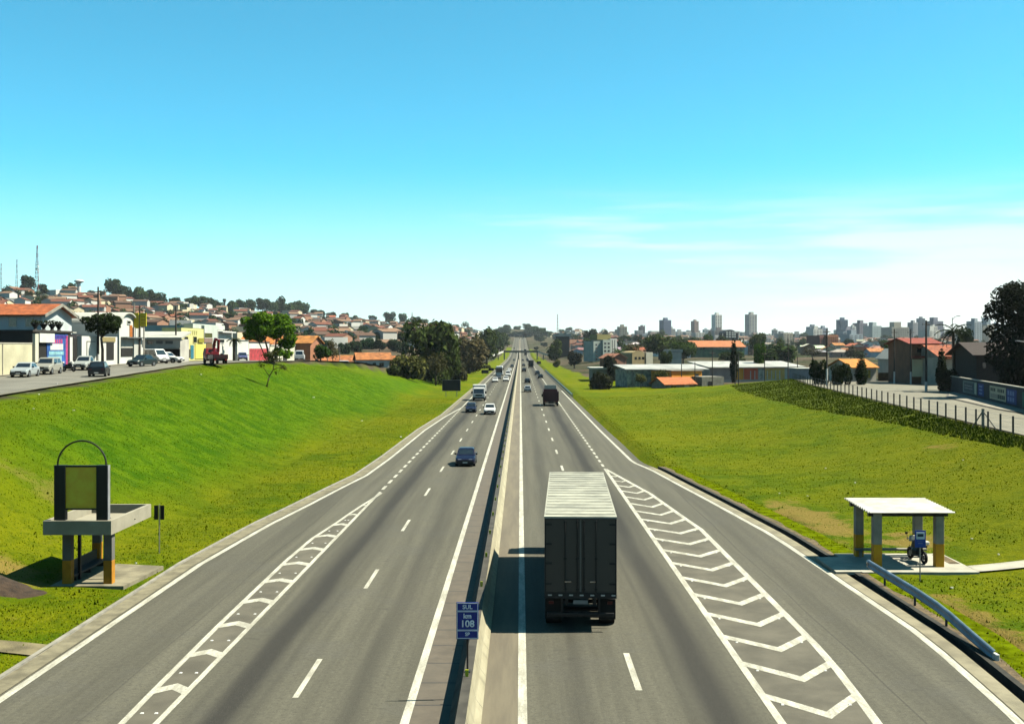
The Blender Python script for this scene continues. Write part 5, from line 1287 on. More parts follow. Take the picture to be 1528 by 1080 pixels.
t, w, _ = shop('cream shop with doorways right of the bright tree', X0, 403, 441, 516, 10, CREAM, roof=FIBRE); pan('doorway', 409, 414, 527, 539, X0, DOORD, t, .05); pan('doorway', 422, 428, 527, 539, X0, DOORD, t, .05)
t, w, _ = shop('orange fronted shop with awning behind the white van', X0-2, 442, 456, 512, 8, pm('orange_wall', (.50,.22,.08), .85, 0, .6, .2), roof=FIBRE)

# street vehicles
GS = 'vehicles on the left street'
def sz(y): return tab(y, ZS) + .06
car('sedan', (.50,.55,.56), 'silver sedan parked facing the camera by the cream wall', (-48.9, 109.2, sz(109)+.0), .12, GS, metal=.2)
car('suv', (.45,.44,.38), 'silver grey off roader parked behind the silver sedan', (-49.4, 115.6, sz(115.6)), .1, GS, metal=.2)
car('pickup', (.50,.53,.50), 'silver pickup parked by the white painted wall', (-49.8, 126.6, sz(126.6)), .05, GS, 'pickup truck', metal=.2)
car('hatch', (.003,.003,.004), 'black hatchback driving away along the top of the left bank', (-42.0, 110.3, sz(110.3)), PI+.22, GS)
car('sedan', (.015,.03,.03), 'dark sedan with bright windscreen at the foot of the pole by the yellow sign', (-47.2, 138, sz(138)), -.25, GS)
car('van', WHITEP, 'white van partly hidden in front of the grey showroom, left one', (-50.6, 153, sz(153)), .9, GS, 'van')
car('wagon', (.78,.78,.76), 'white estate car parked side on in front of the grey showroom', (-50.3, 157.5, sz(157.5)), PI/2-.25, GS)
car('hatch', (.08,.09,.22), 'blue hatchback parked below the small palm', (-50, 199, sz(199)), .3, GS)
car('van', (.75,.76,.76), 'white van parked at the top of the bank right of the bright tree', (-42.3, 212, sz(212)), PI+.15, GS, 'van')
car('hatch', (.55,.60,.64), 'pale blue car parked at the end of the bank, left of two pale cars', (-43.2, 266, tab(266, ZS)+.06), PI/2, GS)
car('wagon', WHITEP, 'white estate car at the end of the bank, right of two pale cars', (-41.0, 262, tab(262, ZS)+.06), PI/2+.2, GS)
car('hatch', (.06,.01,.02), 'dark red car before the dark garage at the end of the bank', (-38.4, 270, tab(270, ZS)+.06), PI/2, GS)
moto('white and black motorcycle parked between the off roader and the silver pickup', (-49.5, 121.2, sz(121.2)), 1.2, (.6,.6,.6), WHITE)
# crane truck
RED = paint('crane_red', (.24,.010,.02)); DRED = paint('crane_dark_red', (.045,.008,.012))
Y = 150.0; x = (322-CX)*Y/F
t = thing('crane_truck', 'red crane truck with folded boom parked at the top of the bank', 'truck', (x, Y, sz(Y)), .5); t.scale = (.84, .84, .84)
b = MB(); b.box(-1.2, 1.2, -3.2, 2.2, .75, .95); b.box(-1.2, -1.1, -3.2, .6, .95, 1.5); b.box(1.1, 1.2, -3.2, .6, .95, 1.5); b.box(-1.1, 1.1, -3.25, -3.15, .95, 1.5); b.build('flat_bed', DRED, t, world=False)
b = MB(); b.box(-.5, .5, -3.1, 4.0, .5, .75); b.build('chassis', BLACKSTEEL, t, world=False)
b = MB(); b.loft([[(-1.1,2.3,.6),(1.1,2.3,.6),(1.1,4.2,.6),(-1.1,4.2,.6)],[(-1.12,2.3,1.6),(1.12,2.3,1.6),(1.12,4.3,1.6),(-1.12,4.3,1.6)],[(-1.0,2.4,2.5),(1.0,2.4,2.5),(1.0,3.9,2.5),(-1.0,3.9,2.5)]]); c = b.build('cab', paint('crane_cab', (.30,.02,.025)), t, world=False, bevel=.05)
b = MB(); b.hexa(q3((1.0,2.4,2.5),(-1.0,2.4,2.5),(-1.12,2.3,1.6),(1.12,2.3,1.6),.2,.8,.2,.8,.01)); b.build('rear_window', GLASS, c, world=False)
b = MB(); b.hexa(q3((1.12,2.3,1.6),(1.12,4.3,1.6),(1.0,3.9,2.5),(1.0,2.4,2.5),.3,.9,.1,.8,.01)); b.build('side_window', GLASS, c, world=False)
b = MB(); b.box(-.5, .5, .9, 1.7, .95, 2.0); b.tube([(0,1.3,1.9),(0,1.3,3.0)], .25, 10); b.build('crane_column', RED, t, world=False)
b = MB(); b.tube([(0,1.3,2.95),(.0,.3,4.0),(.0,-.3,3.9)], [.26,.24,.24], 6); b.tube([(.35,-.3,3.9),(.45,.2,1.9)], [.24,.2], 6); b.tube([(-.25,1.2,2.2),(-.05,-.4,3.1)], .08, 6); b.build('boom', RED, t, world=False)
b = MB(); b.box(-1.25, -.95, .6, 1.2, .5, 1.6); b.box(.95, 1.25, .6, 1.2, .5, 1.6); b.build('outrigger', BLACKSTEEL, t, world=False)
b = MB(); b.box(-.8, .7, -2.8, -.2, .95, 1.35); b.build('machine_load', DARK, t, world=False, bevel=.05)
for yy in (-2.3, -1.2, 3.3):
    for s in (-1, 1): wheel(t, s*1.02, yy, .48, .3, s, True)
for s in (-1, 1): b = MB(); b.box(s*.85-.14, s*.85+.14, -3.28, -3.24, .6, .74); b.build('taillight', REDLAMP, t, world=False)

# ------------------------------------------------------------------ buildings right of the highway
TURN = {'low bright orange ': 26, 'long white roofed ': 17, 'grey warehouse wit': 8, 'low house with ora': 20, 'long green walled ': 14, 'beige building wit': 24, 'cream wall block r': 24, 'terracotta house w': 24, 'house with bright ': 16, 'low grey block wit': 16, 'low house with red': 8, 'dark block with wh': 12}
def bpx(name, label, px0, px1, ytop, Y, depth, wall, cat='building', roof=None, rt=.25, over=.3, ybase=None):
    xa, xb = (px0-CX)*Y/F, (px1-CX)*Y/F; xm = (xa+xb)/2; zg = min(tz(xa, Y), tz(xb, Y), tz(xm, Y+depth)); z1 = zr_(ytop, Y)
    t = thing(name, label, cat, (xm, Y, zg)); t.rotation_euler.z = rad(TURN.get(label[:18], 0)); b = MB(); b.box(xa, xb, Y, Y+depth, zg-1, z1); w = b.build('wall', wall, t)
    if roof: b = MB(); b.box(xa-over, xb+over, Y-over, Y+depth+over, z1+.003, z1+rt); b.build('roof', roof, t)
    return t, w, (xa, xb, zg, z1)
def fpan(name, px0, px1, y0, y1, Y, mt, parent, t=.06, off=0.0):
    xa, _, za_ = at(px0, y1, Y); xb, _, zb2 = at(px1, y0, Y); b = MB(); b.box(xa, xb, Y-off-t, Y-off-.002, za_, zb2); return b.build(name, mt, parent)
def gable_roof(t, xa, xb, y0, y1, z, rise, mt, over=.5, along='x', wallm=None):
    b = MB()
    if along == 'x':
        ym = (y0+y1)/2
        for s0, s1 in ((y0-over, ym), (y1+over, ym)):
            zl0 = z - rise*over/((y1-y0)/2); q = [(xa-over,s0,zl0),(xb+over,s0,zl0),(xb+over,s1,z+rise),(xa-over,s1,z+rise)]
            b.hexa([(x,y,w+.02) for x,y,w in q] + [(x,y,w+.16) for x,y,w in q])
        g = MB(); g.poly([(xb,y0,z),(xb,y1,z),(xb,ym,z+rise)]); g.poly([(xa,y0,z),(xa,ym,z+rise),(xa,y1,z)])
    else:
        xm = (xa+xb)/2
        for s0, s1 in ((xa-over, xm), (xb+over, xm)):
            zl0 = z - rise*over/((xb-xa)/2); q = [(s0,y0-over,zl0),(s1,y0-over,z+rise),(s1,y1+over,z+rise),(s0,y1+over,zl0)]
            b.hexa([(x,y,w+.02) for x,y,w in q] + [(x,y,w+.16) for x,y,w in q])
        g = MB(); g.poly([(xa,y0,z),(xb,y0,z),(xm,y0,z+rise)]); g.poly([(xa,y1,z),(xm,y1,z+rise),(xb,y1,z)])
    r = b.build('roof', mt, t)
    if wallm: g.build('gable', wallm, t)
    return r
ORW = pm('orange_wall_paint', (1.1,.40,.03), .8, 0, .4, .18); RDW = pm('red_wall_paint', (.95,.17,.08), .8, 0, .4, .2); WROOF = pm('white_sheet_roof', (.50,.50,.46), .6, 0, .25, .3)
GRAF = pm('graffiti_wall', (.46,.46,.38), .9, 0, .9, .55)
# grey warehouse
Y = 274.0; t, w, (xa, xb, zg, z1) = bpx('warehouse', 'grey warehouse with white sheet roof and scribbled walls at the right field edge', 935, 1012, 552, Y, 13, GRAF, 'warehouse')
b = MB(); b.hexa([(xa-.6,Y-.6,z1+.01),(xb+8,Y-.6,z1+.01),(xb+8,Y+13,zr_(545,Y+13)),(xa-.6,Y+13,zr_(545,Y+13)),(xa-.6,Y-.6,z1+.25),(xb+8,Y-.6,z1+.25),(xb+8,Y+13,zr_(545,Y+13)+.25),(xa-.6,Y+13,zr_(545,Y+13)+.25)]); b.build('roof', WROOF, t)
for i in range(5): x = lerp(xa, xb, (i+.5)/5); b = MB(); b.box(x-.12, x+.12, Y-.12, Y-.003, zg, z1-.05); b.build('pilaster', CONC, t)
t, w, _ = bpx('shed', 'pale shed roof on posts behind the grey warehouse', 978, 1046, 547, 305, 14, WALLG, 'shed', WROOF, .5, .6)
# orange building and orange roofed house
Y = 266.0; t, w, _ = bpx('building', 'low bright orange building between the grey warehouse and the long one', 998, 1052, 553.5, Y, 9, ORW, roof=CONC)
fpan('window', 1040, 1046, 558, 566, Y, GLASS, t)
Y = 257.0; t, w, (xa, xb, zg, z1) = bpx('house', 'low house with orange tiled hip roof at the far edge of the right field', 990, 1040, 573, Y, 7, CONC, 'house'); gable_roof(t, xa, xb, Y, Y+7, z1, 1.4, pm('bright_tile', (.55,.16,.05), .85, 0, 1.6, .35, .5, 8), .5, 'x', CONC); fpan('door', 1022, 1030, 574, 580, Y, WHITE, t); fpan('window', 1000, 1008, 574.5, 578, Y, GLASS, t)
t, w, _ = bpx('building', 'low grey block with dark doorway right of the orange roofed house', 1046, 1082, 562, 262, 8, CONC); fpan('doorway', 1056, 1062, 569, 580, 262, DOORD, t)
# long warehouse
Y = 292.0; t, w, (xa, xb, zg, z1) = bpx('warehouse', 'long white roofed warehouse with orange and red wall segments behind the bank', 1051, 1206, 548.5, Y, 12, WALLG, 'warehouse')
z2 = zr_(540, Y+12); b = MB(); b.hexa([(xa-.6,Y-.8,z1+.01),(xb+.6,Y-.8,z1+.01),(xb+.6,Y+12,z2),(xa-.6,Y+12,z2),(xa-.6,Y-.8,z1+.25),(xb+.6,Y-.8,z1+.25),(xb+.6,Y+12,z2+.25),(xa-.6,Y+12,z2+.25)]); b.build('roof', WROOF, t)
for p0, p1, mt in ((1052,1088,pm('mauve_wall', (.5,.4,.36), .85, 0, .5, .2)),(1089,1107,ORW),(1108,1131,RDW),(1132,1141,GRAF),(1142,1176,pm('ochre_wall', (1.1,.56,.15), .8, 0, .7, .3))): fpan('wall_segment', p0, p1, 549.5, 566, Y, mt, t, .08)
for i in range(8): fpan('pilaster', 1118+i*7, 1119+i*7, 553, 566, Y, WHITE, t, .14, .081)
t, w, _ = bpx('shed', 'blue grey shed right of the long warehouse behind the first clipped tree', 1192, 1222, 551, 262, 10, pm('blue_grey_wall', (.38,.38,.42), .85, 0, .5, .15), 'shed', FIBRE)
# apartment block
Y = 620.0; AW = pm('apartment_grey', (.5,.56,.50), .85, 0, .3, .12)
xm = (902-CX)*Y/F; zg = tz(xm, Y); t = thing('apartment_block', 'grey and white apartment block with olive roof tank right of the far highway', 'apartment building', (xm, Y, zg), rad(24))
def fb(name, p0, p1, y0, y1, Y0, dep, mt, parent): b = MB(); b.box((p0-CX)*Y0/F, (p1-CX)*Y0/F, Y0, Y0+dep, zr_(y1,Y0) if y1 < 600 else zg-1, zr_(y0,Y0)); return b.build(name, mt, parent)
fb('wall', 883.5, 897, 509, 700, Y, 12, AW, t); fb('wall', 897.1, 910.5, 507, 700, Y-2, 14, AW, t); fb('wall', 910.6, 922, 505, 700, Y-1, 13, WALLW, t); fb('roof_tank', 891, 914, 499, 506.8, Y+1, 9, pm('olive_render', (.36,.32,.12), .85), t)
for r in range(5):
    for c_ in range(2): fpan('window', 899.2+c_*6, 902.4+c_*6, 511+r*5.6, 513.6+r*5.6, Y-2, GLASS, t)
    fpan('window', 887, 890, 513+r*5.4, 515.5+r*5.4, Y, GLASS, t)
for p in (913.5, 917.5): fpan('recess', p, p+1.2, 507, 532, Y-1, pm('recess_grey', (.15,.15,.14), .9), t)
# arched beige building and neighbours
Y = 440.0; t, w, (xa, xb, zg, z1) = bpx('building', 'beige building with a rounded gable and three arched dark windows', 942, 963, 528, Y, 10, pm('beige_wall', (.46,.36,.18), .85, 0, .4, .15))
b = MB(); xm = (xa+xb)/2; b.loft([[(xm-(xb-xa)/2*math.cos(math.pi*i/12), yy, z1+1.2*math.sin(math.pi*i/12)) for i in range(13)] for yy in (Y, Y+10)]); b.build('vault', pm('beige_wall'), t)
for p in (946.5, 953, 959): fpan('window', p, p+3.4, 532.5, 536, Y, GLASS, t)
t, w, _ = bpx('building', 'cream wall block right of the beige arched building', 963.5, 975, 525.5, 442, 10, CREAM)
t, w, (xa, xb, zg, z1) = bpx('house', 'terracotta house with pitched roof left of the beige arched building', 912, 936, 534, 420, 10, pm('terracotta_wall', (.38,.17,.10), .85, 0, .5, .2), 'house'); gable_roof(t, xa, xb, 420, 430, z1, 1.6, pm('rose_tile', (.40,.17,.10), .85, 0, 1.6, .35), .5, 'y', pm('terracotta_wall'))
t, w, _ = bpx('shed', 'bright white shed roof between dark trees right of the beige building', 998, 1017, 526, 430, 12, WALLG, 'shed', WROOF, 1.2, .4)
t, w, _ = bpx('shed', 'pale open shed beside the round bush at the right field', 884, 930, 551, 330, 16, CONC, 'shed', FIBRE, .5, .6)
t, w, _ = bpx('shed', 'low white roof beyond the footbridge on the right', 829, 850, 502, 900, 20, DARK, 'shed', WROOF, 2.2, 1.0)
# orange school
Y = 690.0; GREENW = pm('green_wall', (.07,.19,.11), .85, 0, .3, .3); t, w, (xa, xb, zg, z1) = bpx('school', 'long green walled building with a long orange tiled roof in the town', 1034, 1114, 517, Y, 18, GREENW)
gable_roof(t, xa, xb, Y, Y+18, z1, 3.6, pm('school_tile', (.50,.17,.06), .85, 0, .6, .25, .3, 4), 1.0, 'x', GREENW)
for i in range(14): fpan('window', 1036+i*5.6, 1039+i*5.6, 518.6, 521, Y, GLASS, t)
# postmodern arch block
Y = 1100.0; t, w, (xa, xb, zg, z1) = bpx('arched_block', 'dark block with white arched window grid above the orange school roof', 1080.5, 1099, 498, Y, 14, pm('dark_block', (.05,.055,.065), .7))
xm = (xa+xb)/2; rr = (xb-xa)/2; b = MB(); b.loft([[(xm-rr*math.cos(math.pi*i/14), yy, z1+4.2*math.sin(math.pi*i/14)) for i in range(15)] for yy in (Y, Y+14)]); b.build('arch', pm('dark_block'), t)
for p in (1083, 1087.5, 1092, 1095.6):
    for q in (494.6, 497.8, 501.3): fpan('window', p, p+3, q, q+2.2, Y, WALLW, t, .3)
for p in (1076.5, 1101.5): fpan('flank', p, p+2.3, 496.5, 508, Y, pm('dark_block'), t, 8, -8); fpan('flank', p+.7, p+1.5, 497.5, 508, Y-.3, WALLW, t, .2)
# orange roofed house between clipped trees, grey garage house
Y = 222.0; t, w, (xa, xb, zg, z1) = bpx('house', 'house with bright orange roof behind the clipped trees on the right street', 1270, 1310, 548, Y, 9, WALLG, 'house'); gable_roof(t, xa, xb, Y, Y+9, z1, 1.5, pm('vivid_tile', (.62,.24,.03), .8, 0, 1.5, .3, .5, 8), .5, 'x', WALLG); fpan('window', 1278, 1284, 552, 557, Y, GLASS, t); fpan('door', 1296, 1300, 552, 564, Y, pm('yellow_door', (.5,.4,.05)), t)
Y = 226.0; t, w, _ = bpx('boundary_wall', 'low brown wall with scattered stone at the far side of the right street', 1311, 1338, 556, Y, .5, pm('brown_wall', (.13,.10,.06), .95, 0, 1.2, .5), 'wall')
t, w, (xa, xb, zg, z1) = bpx('house', 'grey house with pitched grey roof between the two poles', 1334, 1357, 533, 224, 10, WALLG, 'house'); gable_roof(t, xa, xb, 224, 234, z1, 1.6, FIBRE, .5, 'y', WALLG); fpan('window', 1339, 1345, 540, 546, 224, GLASS, t)
Y = 207.0; BRW = pm('brick_brown', (.26,.12,.065), .9, 0, .7, .25, .3, 10); RT = pm('red_tile', (.30,.05,.025), .85, 0, 1.6, .4, .6, 9)
t, w, (xa, xb, zg, z1) = bpx('house', 'brown two storey house with red tiled roofs and beige garage front', 1360, 1402, 513, Y, 13, BRW, 'house'); gable_roof(t, xa, xb, Y, Y+13, z1, 1.0, RT, .7, 'x', BRW)
fpan('garage_front', 1361, 1392, 536, 562, Y, pm('beige_garage', (.9,.8,.52), .8, 0, .5, .12), t, .5); fpan('garage_door', 1376, 1389, 540, 561, Y, pm('cream_door', (.5,.48,.36), .7), t, .05, .5); fpan('window', 1368, 1376, 519, 526, Y, GLASS, t); fpan('window', 1384, 1392, 519, 526, Y, GLASS, t); fpan('lower_roof', 1360, 1403, 531, 534, Y, RT, t, 1.6)
t, w, (xa, xb, zg, z1) = bpx('house', 'low house with red tiled roof right of the tall palm', 1404, 1455, 534, 200, 12, pm('grey_block', (.55,.52,.44), .9, 0, .5, .2), 'house'); gable_roof(t, xa, xb, 200, 212, z1, 2.2, pm('mixed_tile', (.38,.10,.04), .85, 0, 1.2, .5, .6, 9), .6, 'x', CONC); fpan('window', 1436, 1442, 540, 546, 200, GLASS, t); fpan('lower_roof', 1404, 1450, 531, 535, 200, pm('mixed_tile'), t, 1.8)
t, w, (xa, xb, zg, z1) = bpx('house', 'dark timber house in the shade of the large right tree', 1457, 1500, 528, 164, 9, pm('shade_dark_timber', (.05,.04,.035), .9), 'house'); gable_roof(t, xa, xb, 164, 173, z1, 1.6, pm('shade_dark_roof', (.05,.035,.03), .9), .9, 'x', pm('shade_dark_timber')); fpan('window', 1466, 1471, 541, 549, 164, GLASS, t); fpan('door', 1481, 1486, 540, 556, 164, DOORD, t)  # wall and roof colours darkened to paint in the tree's shade
# shaded wall with painted advertisements
t = thing('boundary_wall', 'dark boundary wall with painted advertisements under the large right tree', 'wall', (59, 140, 3.2))
A, B_ = Vector((66.5, 171, 0)), Vector((49.5, 97, 0)); dv = (B_-A).normalized(); nv = Vector((dv.y, -dv.x, 0)); nv = nv if nv.x < 0 else -nv
def wq(b, s0, s1, z0, z1, t0, t1):
    p = [A+dv*s0-nv*-t0, A+dv*s1-nv*-t0, A+dv*s1-nv*-t1, A+dv*s0-nv*-t1]; b.hexa([(q.x,q.y,z0) for q in p] + [(q.x,q.y,z1) for q in p])
Lw = (B_-A).length
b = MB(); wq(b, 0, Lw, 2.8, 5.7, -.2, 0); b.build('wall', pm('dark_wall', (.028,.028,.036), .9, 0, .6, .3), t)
b = MB(); wq(b, 0, Lw, 5.7, 5.82, -.3, .08); b.build('coping', CONCL, t)
def spos(px):      # distance along the wall at photo column px
    k_ = (px-CX)/F; return (k_*A.y - A.x) / (dv.x - k_*dv.y)
def ad(p0, p1, z0, z1, mt, parent, tt=.02, o=.0): b = MB(); wq(b, spos(p0), spos(p1), z0, z1, o+.002, o+tt); return b.build('advert', mt, parent)
p1 = ad(1437, 1458, 3.75, 5.45, pm('faded_green', (.16,.24,.22), .8, 0, .7, .35), t); ad(1439, 1453, 3.95, 5.25, pm('slate_print', (.06,.09,.11), .8, 0, 1, .3), p1, .02, .02); ad(1440, 1451, 4.75, 4.83, pm('pale_print2', (.4,.46,.46), .8), p1, .02, .04); ad(1440, 1452, 4.4, 4.47, pm('pale_print2'), p1, .02, .04); ad(1454.5, 1457.5, 3.85, 5.4, pm('cream_print', (.6,.6,.45), .8, 0, 1, .2), p1, .02, .02)
p2 = ad(1459.5, 1468, 3.8, 5.4, pm('advert_blue', (.02,.05,.30), .8, 0, .8, .3), t)
p3 = ad(1477, 1501, 3.75, 5.4, pm('advert_cream', (.62,.60,.42), .8, 0, 1, .15), t)
BP = pm('black_print', (.03,.03,.02), .8)
for i in range(8):
    if i != 3: ad(1478.5+i*2.6, 1480.2+i*2.6, 4.75, 5.15, BP, p3, .02, .02)
    ad(1478.3+i*2.75, 1480.5+i*2.75, 3.95, 4.45, BP if i > 3 else pm('grey_print', (.25,.24,.18)), p3, .02, .02)
p4 = ad(1502.5, 1517, 3.7, 5.35, pm('advert_blue'), t)
for r in range(2):
    for i in range(3): ad(1504+i*3.6, 1506.4+i*3.6, 3.95+r*.7, 4.45+r*.7, pm('pale_blue_print', (.22,.32,.62), .8), p4, .02, .02); 
for r in range(3): ad(1461.5, 1466, 4.0+r*.45, 4.25+r*.45, pm('pale_blue_print'), p2, .02, .02)
ad(1525.5, 1545, 3.65, 5.3, pm('advert_green', (.02,.16,.10), .8, 0, .8, .3), t)

# ------------------------------------------------------------------ footbridges
def footbridge(label, Y, x0, x1, zd, ramps, w=2.4):
    zr0 = rz(Y); t = thing('footbridge', label, 'footbridge', (0, Y, zr0))
    b = MB(); b.box(x0, x1, Y-w/2, Y+w/2, zd-.5, zd); b.build('deck', CONC, t)
    for s in (-1, 1): b = MB(); b.box(x0, x1, Y+s*w/2-.05, Y+s*w/2+.05, zd+.003, zd+1.1); b.build('parapet', CONCD, t)
    for x in (x0+.6, -1.5, x1-.6): b = MB(); b.box(x-.5, x+.5, Y-.6, Y+.6, zr0-1, zd-.5); b.build('pier', CONC, t)
    for (xa, xb, Yb, zb) in ramps:
        b = MB(); b.hexa([(xa,Y-w/2,zd-.5),(xb,Yb-w/2,zb-.5),(xb,Yb+w/2,zb-.5),(xa,Y+w/2,zd-.5),(xa,Y-w/2,zd+1.0),(xb,Yb-w/2,zb+1.0),(xb,Yb+w/2,zb+1.0),(xa,Y+w/2,zd+1.0)]); b.build('ramp', WALLW, t)
        for u in (.3, .65): x, yy, z = lerp(xa,xb,u), lerp(Y,Yb,u), lerp(zd,zb,u)-.5; b = MB(); b.box(x-.4, x+.4, yy-.4, yy+.4, tz(x,yy)-1, z); b.build('pier', CONC, t)
footbridge('nearer concrete footbridge with white ramps on both sides crossing the highway', 880, -13.4, 14.0, 6.4, ((-13.4,-27,852,1.6),(14.0,28,852,1.4)))
footbridge('distant dark bridge crossing the highway where it meets the hill', 1980, -18, 4, rz(1980)+7, ())

# ------------------------------------------------------------------ houses on the hillside and in the town
def house_proto(kind):
    """returns (wall mesh, roof mesh, window mesh list, door mesh), footprint about 8 to 16 m, origin at the base centre"""
    w, d, h, rise = {'low': (9,8,3.0,1.7), 'tall': (8,8,5.8,1.6), 'flat': (8,9,5.6,0), 'hip': (10.5,9,3.2,1.9), 'long': (17,9,3.6,1.8)}[kind]
    b = MB(); b.box(-w/2, w/2, -d/2, d/2, -4, h); r = MB(); o = .55
    if kind in ('low', 'tall', 'long'):
        b.poly([(w/2,-d/2,h),(w/2,d/2,h),(w/2,0,h+rise)]); b.poly([(-w/2,-d/2,h),(-w/2,0,h+rise),(-w/2,d/2,h)])
        for s in (-1, 1):
            q = [(-w/2-o,s*(d/2+o),h-rise*o/(d/2)),(w/2+o,s*(d/2+o),h-rise*o/(d/2)),(w/2+o,0,h+rise),(-w/2-o,0,h+rise)]
            r.hexa([(x,y,z+.02) for x,y,z in q]+[(x,y,z+.2) for x,y,z in q])
    elif kind == 'hip':
        e = [(-w/2-o,-d/2-o,h),(w/2+o,-d/2-o,h),(w/2+o,d/2+o,h),(-w/2-o,d/2+o,h)]; t1, t2 = (-w*.16,0,h+rise), (w*.16,0,h+rise)
        r.poly([e[0],e[1],t2,t1]); r.poly([e[1],e[2],t2]); r.poly([e[2],e[3],t1,t2]); r.poly([e[3],e[0],t1]); r.poly(list(reversed(e)))
    else:
        r.box(-w/2-.15, w/2+.15, -d/2-.15, d/2+.15, h+.004, h+.35); r.box(-w/2+.6, -w/2+2.4, .5, 2.3, h+.351, h+1.9)
    win = []
    for z in ([1.6] if h < 4.5 else [1.5, 4.2]):
        for x in (-w*.28, w*.22): m = MB(); m.box(x-.6, x+.6, -d/2-.07, -d/2-.003, z-.5, z+.55); win.append(m.mesh('window', [GLASS]))
        m = MB(); m.box(w/2+.003, w/2+.07, -.7, .7, z-.5, z+.55); win.append(m.mesh('window', [GLASS]))
        m = MB(); m.box(-w/2-.07, -w/2-.003, -.7, .7, z-.5, z+.55); win.append(m.mesh('window', [GLASS]))
    m = MB(); m.box(-.45, .45, -d/2-.06, -d/2-.003, 0, 2.1); dr = m.mesh('door', [pm('door_brown', (.10,.06,.04), .7)])
    return b.mesh('wall', [HW]), r.mesh('roof', [HR]), win, dr, max(w, d)
HP = {k: house_proto(k) for k in ('low', 'tall', 'flat', 'hip', 'long')}
WALLS = [('white', (.9,.88,.80)), ('white', (.9,.88,.80)), ('cream', (.85,.74,.48)), ('cream', (.60,.54,.40)), ('beige', (.45,.34,.22)), ('pale blue', (.38,.48,.56)), ('terracotta', (.40,.17,.09)), ('grey', (.34,.33,.31)), ('pinkish', (.55,.34,.27)), ('bare brick', (.30,.15,.09))]
ROOFS = [('dull red', (.20,.065,.04)), ('dull red', (.24,.08,.05)), ('brown', (.15,.075,.05)), ('brown', (.11,.06,.045)), ('orange', (.50,.17,.05)), ('orange', (.46,.15,.05)), ('pale', (.7,.68,.6)), ('grey', (.34,.33,.31)), ('rose', (.32,.15,.11))]
LAND = [(-200,62,'above the pale blue tiled house'),(62,108,'above the mural shop'),(108,175,'above the garage'),(175,222,'behind the yellow sign'),(222,272,'above the grey showroom'),(272,325,'above the yellow shop'),(325,365,'above the small palm'),(365,442,'behind the bright tree'),(442,500,'above the white van'),(500,560,'above the bank end'),(560,620,'left of the great evergreen'),(620,700,'behind the great evergreen'),(700,776,'left of the highway end'),(776,850,'right of the highway end'),(850,930,'around the apartment block'),(930,1000,'behind the grey warehouse'),(1000,1060,'left of the orange school'),(1060,1120,'around the orange school'),(1120,1180,'right of the orange school'),(1180,1250,'around the brick block'),(1250,1330,'behind the clipped trees'),(1330,1400,'behind the brown house'),(1400,1600,'behind the palm')]
NAMED = []
def landmark(px): return next(s for a, b_, s in LAND if a <= px < b_)
def tier(Y, px): 
    f = Y / tab(px, RIDGE_Y); return 'low' if f < .35 else ('midway' if f < .7 else 'high')
def placed(o, base, px): NAMED.append((o, base, px))
taken = []
def free(X, Y, r):
    for (a, b_, q) in taken:
        if (a-X)**2 + (b_-Y)**2 < (r+q)**2: return False
    return True
hr = random.Random(4242)
def blocked(px, X, Y):
    if X < 0 and Y < 262 and X > -84: return True
    if X < 0 and -X < 34 + .012*Y: return True
    if X > 0 and Y < 305: return True
    if X > 0 and X < 30 + .012*Y: return True
    if X > -70 and X < -20 and Y < 300: return True
    if 583 < px < 690 and Y < 340: return True
    for (p0, p1, Y0) in ((880,925,635),(940,978,455),(910,938,434),(996,1020,445),(1030,1118,712),(1073,1107,1118),(826,852,925),(880,932,350),(1216,1262,915)):
        if p0 < px < p1 and abs(Y - Y0) < 26 or (p0 < px < p1 and Y < Y0 and Y0 > 600 and Y > Y0-110): return True
    return False
NH = 0; tries = 0
def make_house(px, X, Y, Z, kind=None, wall=None, roof=None, base=None):
    global NH
    kind = kind or hr.choice(['low','low','low','tall','flat','hip','hip','long']); wn, wc = wall or hr.choice(WALLS); rn, rc = roof or hr.choice(ROOFS)
    if kind == 'flat' and not roof: rn, rc = ('grey', (.34,.33,.31)) if wn != 'grey' else ('brown', (.13,.07,.05))
    wm, rm, wins, dr, R_ = HP[kind]
    t = thing('house', '', 'house', (X, Y, Z), hr.choice([0, 0, math.pi/2, math.pi, -math.pi/2]) + hr.uniform(-.3, .3), 'houses on the hillside and in the town')
    v = hr.uniform(1.0, 1.5); s = hr.uniform(.8, 1.1); t.scale = (s, s, s)
    o = ob('wall', wm, t); o.color = (*[min(1, c*v) for c in wc], 1)
    o = ob('roof', rm, t); o.color = (*[c*hr.uniform(.8, 1.2) for c in rc], 1)
    for wme in wins: ob('window', wme, t)
    ob('door', dr, t)
    kn = {'low': 'small', 'tall': 'two storey', 'flat': 'flat topped', 'hip': 'hip roofed', 'long': 'long'}[kind]
    placed(t, base or f"{kn} {wn} house, {rn} roof, {tier(Y, px)} {landmark(px)}".replace('hip roofed', 'hipped'), px); taken.append((X, Y, R_*.62)); NH += 1
